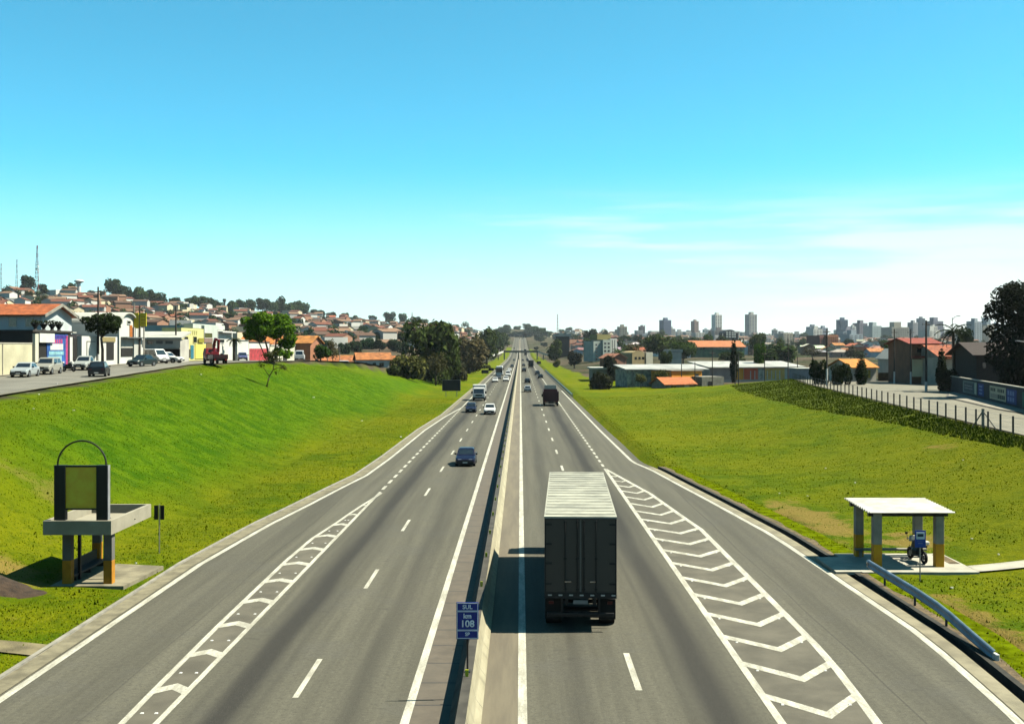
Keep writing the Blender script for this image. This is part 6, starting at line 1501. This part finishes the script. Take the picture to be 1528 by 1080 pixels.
# the orange roofed rows at the end of the bank and other houses the photo singles out
for px, py, Y, kind, wall, roof, base in ((1,0,0,0,0,0,0),):
    pass
for px, pyb, kind, wall, roof in ((538,545,'long','beige','orange'),(560,540,'long','cream','orange'),(541,528,'hip','cream','dull red'),(556,560,'low','white','orange'),(598,534,'long','terracotta','orange'),(250,497,'long','cream','orange'),(505,540,'low','bare brick','orange'),(448,505,'tall','terracotta','orange'),(388,508,'tall','terracotta','orange')):
    Y = {538:300,560:318,541:345,556:275,598:390,250:262,505:285,448:262,388:258}[px]; X = (px-CX)*Y/F
    make_house(px, X, Y, tz(X, Y), kind, next(w for w in WALLS if w[0] == wall), next(r for r in ROOFS if r[0] == roof))
while NH < 292 and tries < 9000:
    tries += 1
    if hr.random() < .42: px = hr.uniform(-20, 780); py = hr.uniform(tab(px, RIDGE_P) + 1, lerp(520, 512, px/780))
    else: px = hr.uniform(840, 1540); py = hr.uniform(505, 534); px = px if hr.random() < .5 else hr.uniform(925, 1345)
    X, Y, Z = hit(px, py, 200)
    if Y < (420 if px < 450 else 240) or Y > 1700 or blocked(px, X, Y) or not free(X, Y, 4.6 + Y*.0012): continue
    make_house(px, X, Y, Z)
# farther houses nobody could count
fh = MB(); tries = 0; n = 0
FMW = [pm('far_wall_'+a, c, .9) for a, c in (('white',(.85,.84,.78)),('cream',(.78,.68,.46)),('brick',(.42,.22,.14)),('grey',(.62,.60,.55)))]; FMR = [pm('far_roof_'+a, c, .9) for a, c in (('red',(.19,.062,.035)),('brown',(.12,.065,.042)),('tan',(.26,.15,.09)))]
while n < 1250 and tries < 20000:
    tries += 1; px = hr.uniform(-40, 1560); py = hr.uniform(tab(px, RIDGE_P) + .3, 520 if px < 900 else 514)
    X, Y, Z = hit(px, py, 300)
    if Y < 560 or Y > 3100 or blocked(px, X, Y) or not free(X, Y, 4): continue
    w, d, h = hr.uniform(8, 15), hr.uniform(7, 11), hr.choice([3, 3.2, 5.8, 6, 8.5]); m = hr.randrange(4); k = 4 + hr.randrange(3)
    a = hr.choice([0, math.pi/2, math.pi/4, -.5]) + hr.uniform(-.35, .35); ca, sa = math.cos(a), math.sin(a)
    T = lambda x, y, z: (X + x*ca - y*sa, Y + x*sa + y*ca, Z + z)
    fh.hexa([T(x, y, z) for z in (-4, h) for x, y in ((-w/2,-d/2),(w/2,-d/2),(w/2,d/2),(-w/2,d/2))], m)
    if hr.random() < .72:
        for s in (-1, 1): fh.poly([T(-w/2-.5,s*(d/2+.5),h-.1),T(w/2+.5,s*(d/2+.5),h-.1),T(w/2+.5,0,h+1.8),T(-w/2-.5,0,h+1.8)], k)
        fh.poly([T(w/2,-d/2,h),T(w/2,d/2,h),T(w/2,0,h+1.75)], m); fh.poly([T(-w/2,-d/2,h),T(-w/2,d/2,h),T(-w/2,0,h+1.75)], m)
    fh.hexa([T(x, y, z) for z in (.9, 2.1) for x, y in ((-w*.3,-d/2-.06),(-w*.1,-d/2-.06),(-w*.1,-d/2),(-w*.3,-d/2))], 7)
    fh.hexa([T(x, y, z) for z in (.9, 2.1) for x, y in ((w*.12,-d/2-.06),(w*.32,-d/2-.06),(w*.32,-d/2),(w*.12,-d/2))], 7)
    n += 1; taken.append((X, Y, 5))
struct(fh.build('distant_houses', FMW + FMR + [GLASS]), 'stuff')

# trees scattered among them
COLS = [('dark', (.034,.058,.020)), ('dark', (.040,.066,.024)), ('green', (.055,.10,.024)), ('olive', (.075,.088,.032)), ('brownish', (.09,.08,.045))]
def wild(px, X, Y, Z, w, h, kind=None, colr=None):
    kind = kind or hr.choice(['round','round','broad','tall','broad','sparse']); cn, c = colr or hr.choice(COLS); v = hr.uniform(.8, 1.25)
    t = tree(kind, hr.choice([1,2,3]), '', (X, Y, Z), w/WID[kind], h/HGT[kind], [q*v for q in c], group='trees on the hillside and in the town')
    kn = {'round': 'rounded', 'broad': 'broad', 'tall': 'tall', 'sparse': 'thin', 'bush': 'low', 'cypress': 'narrow'}[kind]
    placed(t, f"{kn} {cn} tree, {tier(Y, px)} {landmark(px)}", px); taken.append((X, Y, w*.3))
n = tries = 0
while n < 95 and tries < 8000:
    tries += 1
    if hr.random() < .68: px = hr.uniform(-20, 780); py = hr.uniform(tab(px, RIDGE_P) + 1, lerp(515, 515, px/780))
    else: px = hr.uniform(840, 1540); py = hr.uniform(507, 548)
    X, Y, Z = hit(px, py, 200)
    if Y < (420 if px < 450 else 240) or Y > 1900 or blocked(px, X, Y) or not free(X, Y, 1.0): continue
    wild(px, X, Y, Z, hr.uniform(7, 13), hr.uniform(6, 10)); n += 1
# dense dark band of trees in the valley left of the evergreen
for px, yt, pyb, wp in ((447,494,512,22),(462,489,510,24),(478,497,517,24),(490,505,523,20),(497,487,506,20),(508,491,512,26),(522,497,517,26),(535,493,512,24),(548,500,521,28),(560,494,515,26),(574,490,512,26),(588,487,511,26),(600,492,515,26),(612,486,511,24),(566,505,524,24),(530,506,526,24),(514,508,528,22),(586,503,524,24),(601,505,527,22),(543,486,503,18),(560,484,501,18),(470,508,526,18),(455,503,519,16),(440,498,513,16)):
    X, Y, Z = hit(px, pyb, 300); k_ = Y/F; wild(px, X, Y, Z, wp*k_, (pyb-yt)*k_, hr.choice(['bush','bush','round']), hr.choice([('dark',(.026,.050,.022)),('green',(.026,.072,.026)),('dark',(.032,.06,.022))]))
# skyline trees on the ridge
for px, w, h in ((42,15,11),(62,10,7),(100,9,7),(110,10,8),(168,16,14),(178,14,11),(186,14,12),(204,13,12),(212,12,10),(222,14,11),(235,16,11),(262,12,7),(285,15,9),(298,15,10),(312,15,11),(322,16,10),(345,15,10),(358,16,11),(375,16,12),(392,17,13),(405,17,12),(417,19,16),(430,17,13),(442,18,15),(452,16,13),(468,15,9),(480,14,9),(494,15,8),(515,12,8),(530,12,7),(556,13,8),(581,20,13),(601,14,13),(620,18,11),(632,16,9),(645,24,14),(662,18,11),(680,20,12),(700,20,13),(715,22,13),(728,24,13),(742,26,15),(757,30,20),(772,26,16),(786,30,18),(800,26,17),(810,30,20),(822,26,16),(838,26,15),(850,28,16)):
    Y = tab(px, RIDGE_Y) * .985; X = (px-CX)*Y/F; wild(px, X, Y, tz(X, Y)-1, w*(1.4 if px < 640 else .8), h*(1.7 if px < 640 else .75), hr.choice(['round','broad','broad','bush']), hr.choice(COLS[:3]))
# far wooded ground
for px, Y, wm, h in ((762,2110,18,9),(770,2120,18,8),(779,2130,22,11),(785,2100,20,15),(791,2120,18,10),(774,2200,30,10)):
    X = (px-CX)*Y/F; wild(px, X, Y, tz(X, Y), wm, h, 'bush', ('dark',(.02,.04,.035)))
for px, py, w, h in ((725,510,34,20),(740,503,40,22),(752,500,40,22),(800,502,44,24),(815,505,40,22),(830,508,36,20),(790,498,40,24),(735,515,24,14),(846,505,34,18),(806,512,26,15),(744,520,18,12),(737,527,14,9),(812,519,18,12),(803,508,30,18),(800,523,12,8),(748,512,22,13)):
    X, Y, Z = hit(px, py, 500); wild(px, X, Y, Z, .75*w*Y/2000+2, .6*h*Y/2000+2, hr.choice(['round','broad']), hr.choice([('dark',(.022,.042,.024)),('green',(.035,.07,.03))]))

# ------------------------------------------------------------------ city skyline
TWR = random.Random(17)
def tower(label, p0, p1, ytop, Y, col, cols=4, strip=(.03,.04,.06), cap=True, depth=None, name='tower_block', side=None, group=None):
    xa, xb = (p0-CX)*Y/F, (p1-CX)*Y/F; xm = (xa+xb)/2; zg = tz(xm, Y); z1 = zr_(ytop, Y); w = xb-xa; d = depth or max(9, w*.8)
    t = thing(name, label, 'tower block', (xm, Y, zg)); 
    if group: t['group'] = group
    t.rotation_euler.z = rad(TWR.uniform(8, 34))
    nm = 'tower_%03d_%03d_%03d' % tuple(int(c*1000) for c in col)
    b = MB(); b.box(xa, xb, Y, Y+d, zg-8, z1); b.build('wall', pm(nm, col, .8, 0, .08, .12), t)
    sm_ = pm('strip_%03d_%03d_%03d' % tuple(int(c*1000) for c in strip), strip, .3)
    for i in range(cols):
        u = (i+.5)/cols; b = MB(); hw = w/cols*.27; b.box(lerp(xa,xb,u)-hw, lerp(xa,xb,u)+hw, Y-.3, Y-.01, zg, z1-1.5); o = b.build('window_column', sm_, t)
        b = MB(); z = zg+1.5
        while z < z1-2: b.box(lerp(xa,xb,u)-hw-.1, lerp(xa,xb,u)+hw+.1, Y-.42, Y-.301, z, z+1.1); z += 3.1
        b.build('balcony_band', pm(nm), o)
    if xa > 0 and False: pass
    if cap: b = MB(); b.box(lerp(xa,xb,.3), lerp(xa,xb,.7), Y+d*.25, Y+d*.7, z1+.01, z1+max(3, w*.25)); b.build('lift_house', pm(nm), t)
    return t
BL = (.13,.17,.27); LB = (.58,.66,.68); GY = (.62,.62,.58); WH = (.9,.9,.84); BN = (.34,.27,.24); DK = (.09,.10,.12); BEI = (.46,.43,.35)
t = tower('dark sloping topped office tower beside a white spire on the skyline', 955, 963, 487, 2500, (.13,.12,.14), 2)
x = (959-CX)*2500/F; b = MB(); b.poly([(x+3,2500,zr_(487,2500)),(x+6,2500,zr_(487,2500)),(x+6,2500,zr_(484,2500))]); b.poly([(x+3,2508,zr_(487,2500)),(x+6,2508,zr_(484,2500)),(x+6,2508,zr_(487,2500))]); b.build('crest', pm('dark_crest', (.12,.11,.13), .8), t)
tower('blue slab tower with dark roof, left of the brown tower on the skyline', 989, 1003, 477.5, 2400, BL, 6, (.06,.08,.15))
tower('brown tower with stepped top between the blue slab and the striped tower', 1034.7, 1043.8, 479, 2450, BN, 3, (.15,.11,.10))
tower('small pale blue block left of the tall striped tower', 1050.5, 1058, 491.5, 2600, LB, 3, (.2,.26,.3)); tower('pale grey blue block touching the tall striped tower', 1060.5, 1066, 493, 2650, LB, 2, (.22,.28,.32))
tower('tall white tower with dark vertical stripes, left of the two tallest', 1066.4, 1078.6, 469.5, 2400, WH, 3, (.05,.055,.07))
tower('tall grey white tower with blue glass flank, right of the two tallest', 1117, 1131, 469, 2420, (.50,.50,.46), 3, (.12,.15,.2))
tower('small lone grey tower right of the two tallest towers', 1153.5, 1160.7, 492, 2600, GY, 3, (.15,.17,.18)); tower('low grey block with flat roof above the pole at the bank end', 1184, 1198, 498, 2300, GY, 4, (.16,.17,.16))
tower('blue grey twin striped tower left of the brick block', 1208, 1222, 487.5, 2200, (.36,.40,.47), 3, (.07,.09,.15)); tower('smaller blue tower directly behind the first white banded pole', 1225, 1237, 489, 2400, (.30,.36,.44), 4, (.10,.13,.2))
tower('dark blue glass tower with white edge, tallest above the brick block', 1252.6, 1266, 477, 2300, (.13,.19,.29), 4, (.05,.08,.15))
tower('pale violet slab just right of the dark blue glass tower', 1260, 1276, 491, 2100, (.36,.35,.42), 5, (.14,.13,.18)); tower('narrow white tower in the middle of the dense city cluster', 1271, 1278, 487, 2300, WH, 1, (.25,.27,.3))
tower('stepped blue brown tower in the dense city cluster', 1280, 1297, 482, 2350, (.22,.21,.26), 5, (.10,.10,.14)); tower('pale teal wide block right of the stepped tower', 1298, 1319, 486, 2300, (.42,.50,.50), 6, (.2,.27,.28))
tower('wide beige slab block left of the first pole by the brown house', 1328, 1359, 488, 1900, BEI, 8, (.34,.32,.27)); tower('grey stepped block right of the wide beige slab', 1360, 1372, 481, 1950, (.38,.39,.41), 4, (.24,.25,.28)); tower('taller pale grey block behind the tallest pole', 1371, 1381, 475, 2000, (.40,.41,.44), 3, (.25,.26,.3))
tower('dark violet stepped block left of the palm crown', 1389, 1411, 479, 2100, (.19,.20,.27), 6, (.11,.12,.17)); tower('pale blue tower left of the large right tree', 1470, 1480, 474, 2000, (.36,.45,.50), 3, (.24,.32,.37)); tower('low beige block in front of the pale blue tower by the right tree', 1465, 1477, 489, 1700, BEI, 3, (.34,.3,.24))
tower('pale slab tower beyond the large right tree', 1484, 1494, 483, 2300, LB, 3, (.24,.32,.37))
Y = 900; tower('orange brick block with darker left wing above the clipped trees', 1233, 1253, 499.5, Y, (.44,.19,.10), 6, (.33,.14,.08), False, 14, 'brick_block'); tower('dark red brick wing left of the orange brick block', 1221, 1232.6, 500.5, Y, (.19,.075,.06), 3, (.14,.05,.045), False, 14, 'brick_block')
n = 0; cr = random.Random(99); tries = 0
while n < 60 and tries < 800:
    tries += 1; px = cr.uniform(900, 1500); Y = cr.uniform(1500, 2900); w = cr.uniform(10, 26); h = cr.uniform(9, 26) * (1.25 if px > 1190 else .9); X = (px-CX)*Y/F
    if not free(X, Y, 12) or blocked(px, X, Y): continue
    wn, c = cr.choice([('white',(.60,.60,.56)),('grey',(.42,.42,.42)),('cream',(.52,.48,.38)),('pale blue',(.38,.45,.50)),('pinkish',(.46,.36,.32)),('white',(.66,.65,.6))])
    zt = tz(X, Y)+h; t = tower('', px-w*F/Y/2, px+w*F/Y/2, CY-(zt-H)*F/Y, Y, c, 3, tuple(q*.45 for q in c), cr.random() < .5, None, 'mid_rise_block', None, 'mid rise blocks on the skyline'); t['category'] = 'building'
    placed(t, f"{'taller' if h > 19 else 'low'} {wn} mid rise block {landmark(px)}", px); taken.append((X, Y, 14)); n += 1
# more town trees in front of the skyline
tries = n = 0
while n < 30 and tries < 2500:
    tries += 1; px = cr.uniform(850, 1500); py = cr.uniform(505, 530); X, Y, Z = hit(px, py, 310)
    if Y < 320 or Y > 2400 or blocked(px, X, Y) or not free(X, Y, 3): continue
    wild(px, X, Y, Z, cr.uniform(10, 18)*max(1, Y/1200), cr.uniform(8, 13)*max(1, Y/1300), cr.choice(['broad','round']), cr.choice(COLS[:4])); n += 1

# the tree cover between the far houses, read as one mass
tb_ = MB(); n = tries = 0
while n < 360 and tries < 12000:
    tries += 1; px = cr.uniform(-30, 1550) if cr.random() < .5 else cr.uniform(-20, 720); py = cr.uniform(tab(px, RIDGE_P) + .5, 514 if px < 780 else 528); X, Y, Z = hit(px, py, 300)
    if Y < 480 or Y > 2900 or blocked(px, X, Y) or not free(X, Y, .5): continue
    r_ = cr.uniform(3.2, 6.5) * max(1, Y/1500); hh = r_ * cr.uniform(.9, 1.5)
    bl = [(X + cr.uniform(-.5,.5)*r_, Y + cr.uniform(-.4,.4)*r_, Z + hh*cr.uniform(.35, .9), r_*cr.uniform(.4,.7), r_*cr.uniform(.4,.7), hh*cr.uniform(.3,.5)) for _ in range(5)]
    for p, d in blob_pts(bl, 170, cr):
        nr = (d + Vector((cr.uniform(-1,1), cr.uniform(-1,1), cr.uniform(-.6,1.1)))*.8).normalized(); t_ = nr.cross(Vector((cr.uniform(-1,1), cr.uniform(-1,1), .3))).normalized(); s_ = nr.cross(t_); a = r_*.17*cr.uniform(.6,1.3)
        tb_.poly([p - t_*a, p - s_*a*.7, p + t_*a, p + s_*a*.7])
    n += 1
o = struct(tb_.build('distant_trees', [LEAF]), 'stuff'); o.color = (.048,.078,.03,1)

# masts, water towers
RW = pm('mast_red', (.34,.07,.05), .6); MW = pm('mast_white', (.55,.52,.50), .6)
def mast(label, px, ytop, Y, wb, pyb=None, dishes=0):
    X = (px-CX)*Y/F; Z = tz(X, Y); h = zr_(ytop, Y)-Z; t = thing('radio_mast', label, 'radio mast', (X, Y, Z)); n = 12; q = wb*.05
    for i in range(n):
        z0, z1 = h*i/n, h*(i+1)/n; w0, w1 = wb*(1-.8*i/n)/2, wb*(1-.8*(i+1)/n)/2; b = MB()
        for sx, sy in ((-1,-1),(1,-1),(0,1)): b.tube([(sx*w0,sy*w0,z0),(sx*w1,sy*w1,z1)], q, 4)
        b.tube([(-w0,-w0,z0),(w1,-w1,z1)], q*.7, 4); b.tube([(w0,-w0,z0),(-w1,-w1,z1)], q*.7, 4); b.tube([(-w0,-w0,z0),(w0,-w0,z0),(0,w0,z0),(-w0,-w0,z0+.01)], q, 4); b.build('lattice_section', RW if i % 2 else MW, t, world=False)
    for i in range(dishes):
        b = MB(); b.disc_x(-.3, .3, 0, 0, 1.1, 12); o = b.build('dish', WHITE, t, world=False); o.location = (1.2-1.6*(i % 2), -1.2, h*(.45+.05*i))
mast('tallest red and white lattice mast with dishes on the left ridge', 56, 366, 1190, 5.0, dishes=3); mast('middle lattice mast on the left ridge', 25.5, 387, 1195, 3.0); mast('lattice mast at the left border of the ridge', 2, 393, 1195, 3.0); mast('slender far lattice mast right of the highway end', 832, 469, 2750, 5); mast('thin short mast on the ridge above the valley', 615, 466, 1950, 3.4)
Y = 1215; X = (118-CX)*Y/F; Z = tz(X, Y); zt = zr_(417, Y)-Z; t = thing('water_tower', 'white mushroom shaped water tower on the left ridge', 'water tower', (X, Y, Z))
def lathe(prof, k=16): b = MB(); b.loft([[(r*math.cos(2*math.pi*j/k), r*math.sin(2*math.pi*j/k), z) for j in range(k)] for r, z in prof]); return b
lathe([(1.9,-1),(1.7,zt-4)]).build('shaft', WHITE, t, world=False); lathe([(1.7,zt-4.4),(5.0,zt-2.6),(5.2,zt-1.4),(3.0,zt-.3),(.5,zt)]).build('tank', WHITE, t, world=False, smooth=True)
Y = 1440; X = (335-CX)*Y/F; Z = tz(X, Y); zt = zr_(446, Y)-Z; t = thing('water_tower', 'dark square water tank on a tower among the ridge trees', 'water tower', (X, Y, Z)); b = MB(); b.box(-1, 1, -1, 1, -1, zt-4.1); b.build('shaft', CONCD, t, world=False); b = MB(); b.box(-1.9, 1.9, -1.9, 1.9, zt-4, zt); b.build('tank', CONCD, t, world=False)

# unique labels for the many houses, trees and blocks
ORD = ['first','second','third','fourth','fifth','sixth','seventh','eighth','ninth','tenth','eleventh','twelfth','thirteenth','fourteenth']
by = {}
for o, base, px in NAMED: by.setdefault(base, []).append((px, o))
for base, L_ in by.items():
    L_.sort(key=lambda q: q[0])
    for i, (px, o) in enumerate(L_):
        if len(L_) == 1: o['label'] = base
        elif len(L_) == 2: o['label'] = base + (', left of two' if i == 0 else ', right of two')
        else: o['label'] = base + f', {ORD[min(i, 13)]} from left'

# litter in the grass
LIT = []
for k in range(2):
    b = MB(); r_ = random.Random(k); b.loft([[(.11*math.cos(a)*r_.uniform(.6,1.2), .08*math.sin(a)*r_.uniform(.6,1.2), z) for a in [2*math.pi*j/7 for j in range(7)]] for z in (0, .05, .08)]); LIT.append(b.mesh('litter', [WHITE]))
for px, py in ((58,590),(50,612),(110,614),(85,574),(468,594),(540,629),(598,653),(1163,738),(1232,700),(1276,722),(1437,688),(1450,806),(1490,830),(1420,880),(203,843),(300,560),(1440,642),(1205,742)):
    X, Y, Z = hit(px, py); o = ob('litter', LIT[px % 2]); o.location = (X, Y, Z+.06); s = max(.6, Y/115); o.scale = (s, s, s); o.rotation_euler = (0, 0, px); tag(o, 'small scrap of white litter lying in the grass', 'litter', 'white litter in the grass')

HAZE = .000028
if HAZE:
    b = MB(); b.box(-4200, 4200, -300, 7000, -12, 165); o = b.build('haze', [newmat('haze_air')[0]]); struct(o, 'stuff')
    m = o.data.materials[0]; q = NT(m); q.n.remove(q.n['Principled BSDF']); v = q.node('ShaderNodeVolumePrincipled')
    v.inputs['Color'].default_value = (.80, .90, 1.0, 1); v.inputs['Density'].default_value = HAZE; v.inputs['Anisotropy'].default_value = .2
    q.l.new(v.outputs[0], q.n['Material Output'].inputs['Volume'])
# ------------------------------------------------------------------ light, sky, camera
EL = 54.0; AZ = 2.5       # sun height; its bearing is to the right, a little beyond the camera
sv = Vector((math.cos(rad(EL))*math.cos(rad(AZ)), math.cos(rad(EL))*math.sin(rad(AZ)), math.sin(rad(EL))))
sl = bpy.data.lights.new('sun', 'SUN'); sl.energy = 5.0; sl.angle = rad(.5); sl.color = (1.0, .94, .77)
so = bpy.data.objects.new('sun', sl); COL.objects.link(so); so.rotation_euler = (-sv).to_track_quat('-Z', 'Y').to_euler()
w = bpy.data.worlds.new('World'); scene.world = w; w.use_nodes = True
nt = NT(w); bg = nt.n['Background']
sky = nt.node('ShaderNodeTexSky', sky_type='NISHITA'); sky.sun_disc = False; sky.sun_elevation = rad(EL); sky.sun_rotation = rad(90 - AZ)
sky.air_density = .6; sky.dust_density = .6; sky.ozone_density = 1.0
tc = nt.node('ShaderNodeTexCoord').outputs['Generated']
sp = nt.node('ShaderNodeSeparateXYZ'); nt.l.new(tc, sp.inputs[0]); zc = sp.outputs[2]
tint = nt.mix(1.0, sky.outputs[0], raw((.37, 1.20, 1.10)), 'MULTIPLY')
# thin low cloud: stretched noise on the direction, thickest near the horizon and to the right
nrm = nt.node('ShaderNodeVectorMath', operation='MULTIPLY'); nt.l.new(tc, nrm.inputs[0]); nrm.inputs[1].default_value = (6, 6, 75)
cn = nt.noise(nrm.outputs[0], 1.0, 5, .5)
nr2 = nt.scale(tc, (2.2, 2.2, 13)); big = nt.noise(nr2, 1.0, 4, .5)
az = nt.math('MULTIPLY', sp.outputs[0], .55)
cov = nt.math('ADD', nt.math('MULTIPLY', cn, .75), nt.math('ADD', nt.math('MULTIPLY', big, .5), az))
band = nt.math('MULTIPLY', nt.math('MULTIPLY', nt.ramp(zc, .15, .085), nt.ramp(zc, .0, .02)), nt.ramp(cov, .67, .88))
low = nt.math('MULTIPLY', nt.ramp(zc, .17, -.01), nt.math('ADD', .85, nt.math('MULTIPLY', sp.outputs[0], .5)), True)
cloud = nt.math('ADD', low, nt.math('MULTIPLY', nt.math('SUBTRACT', 1.0, low), nt.math('MULTIPLY', band, .65)))
nt.set(bg.inputs[0], nt.mix(cloud, tint, raw((4.6, 4.85, 4.45)))); bg.inputs[1].default_value = .05
cam = bpy.data.cameras.new('camera'); co = bpy.data.objects.new('camera', cam); COL.objects.link(co); scene.camera = co
co.location = (0, 0, H); co.rotation_euler = (math.pi/2, 0, 0); cam.sensor_width = 36; cam.sensor_fit = 'HORIZONTAL'; cam.lens = F/1528*36
cam.shift_x = -(CX-764)/1528; cam.shift_y = -(540-CY)/1528; cam.clip_start = .5; cam.clip_end = 12000
vs = scene.view_settings; vs.view_transform = 'Standard'; vs.look = 'None'; vs.gamma = 1; vs.exposure = 2.1
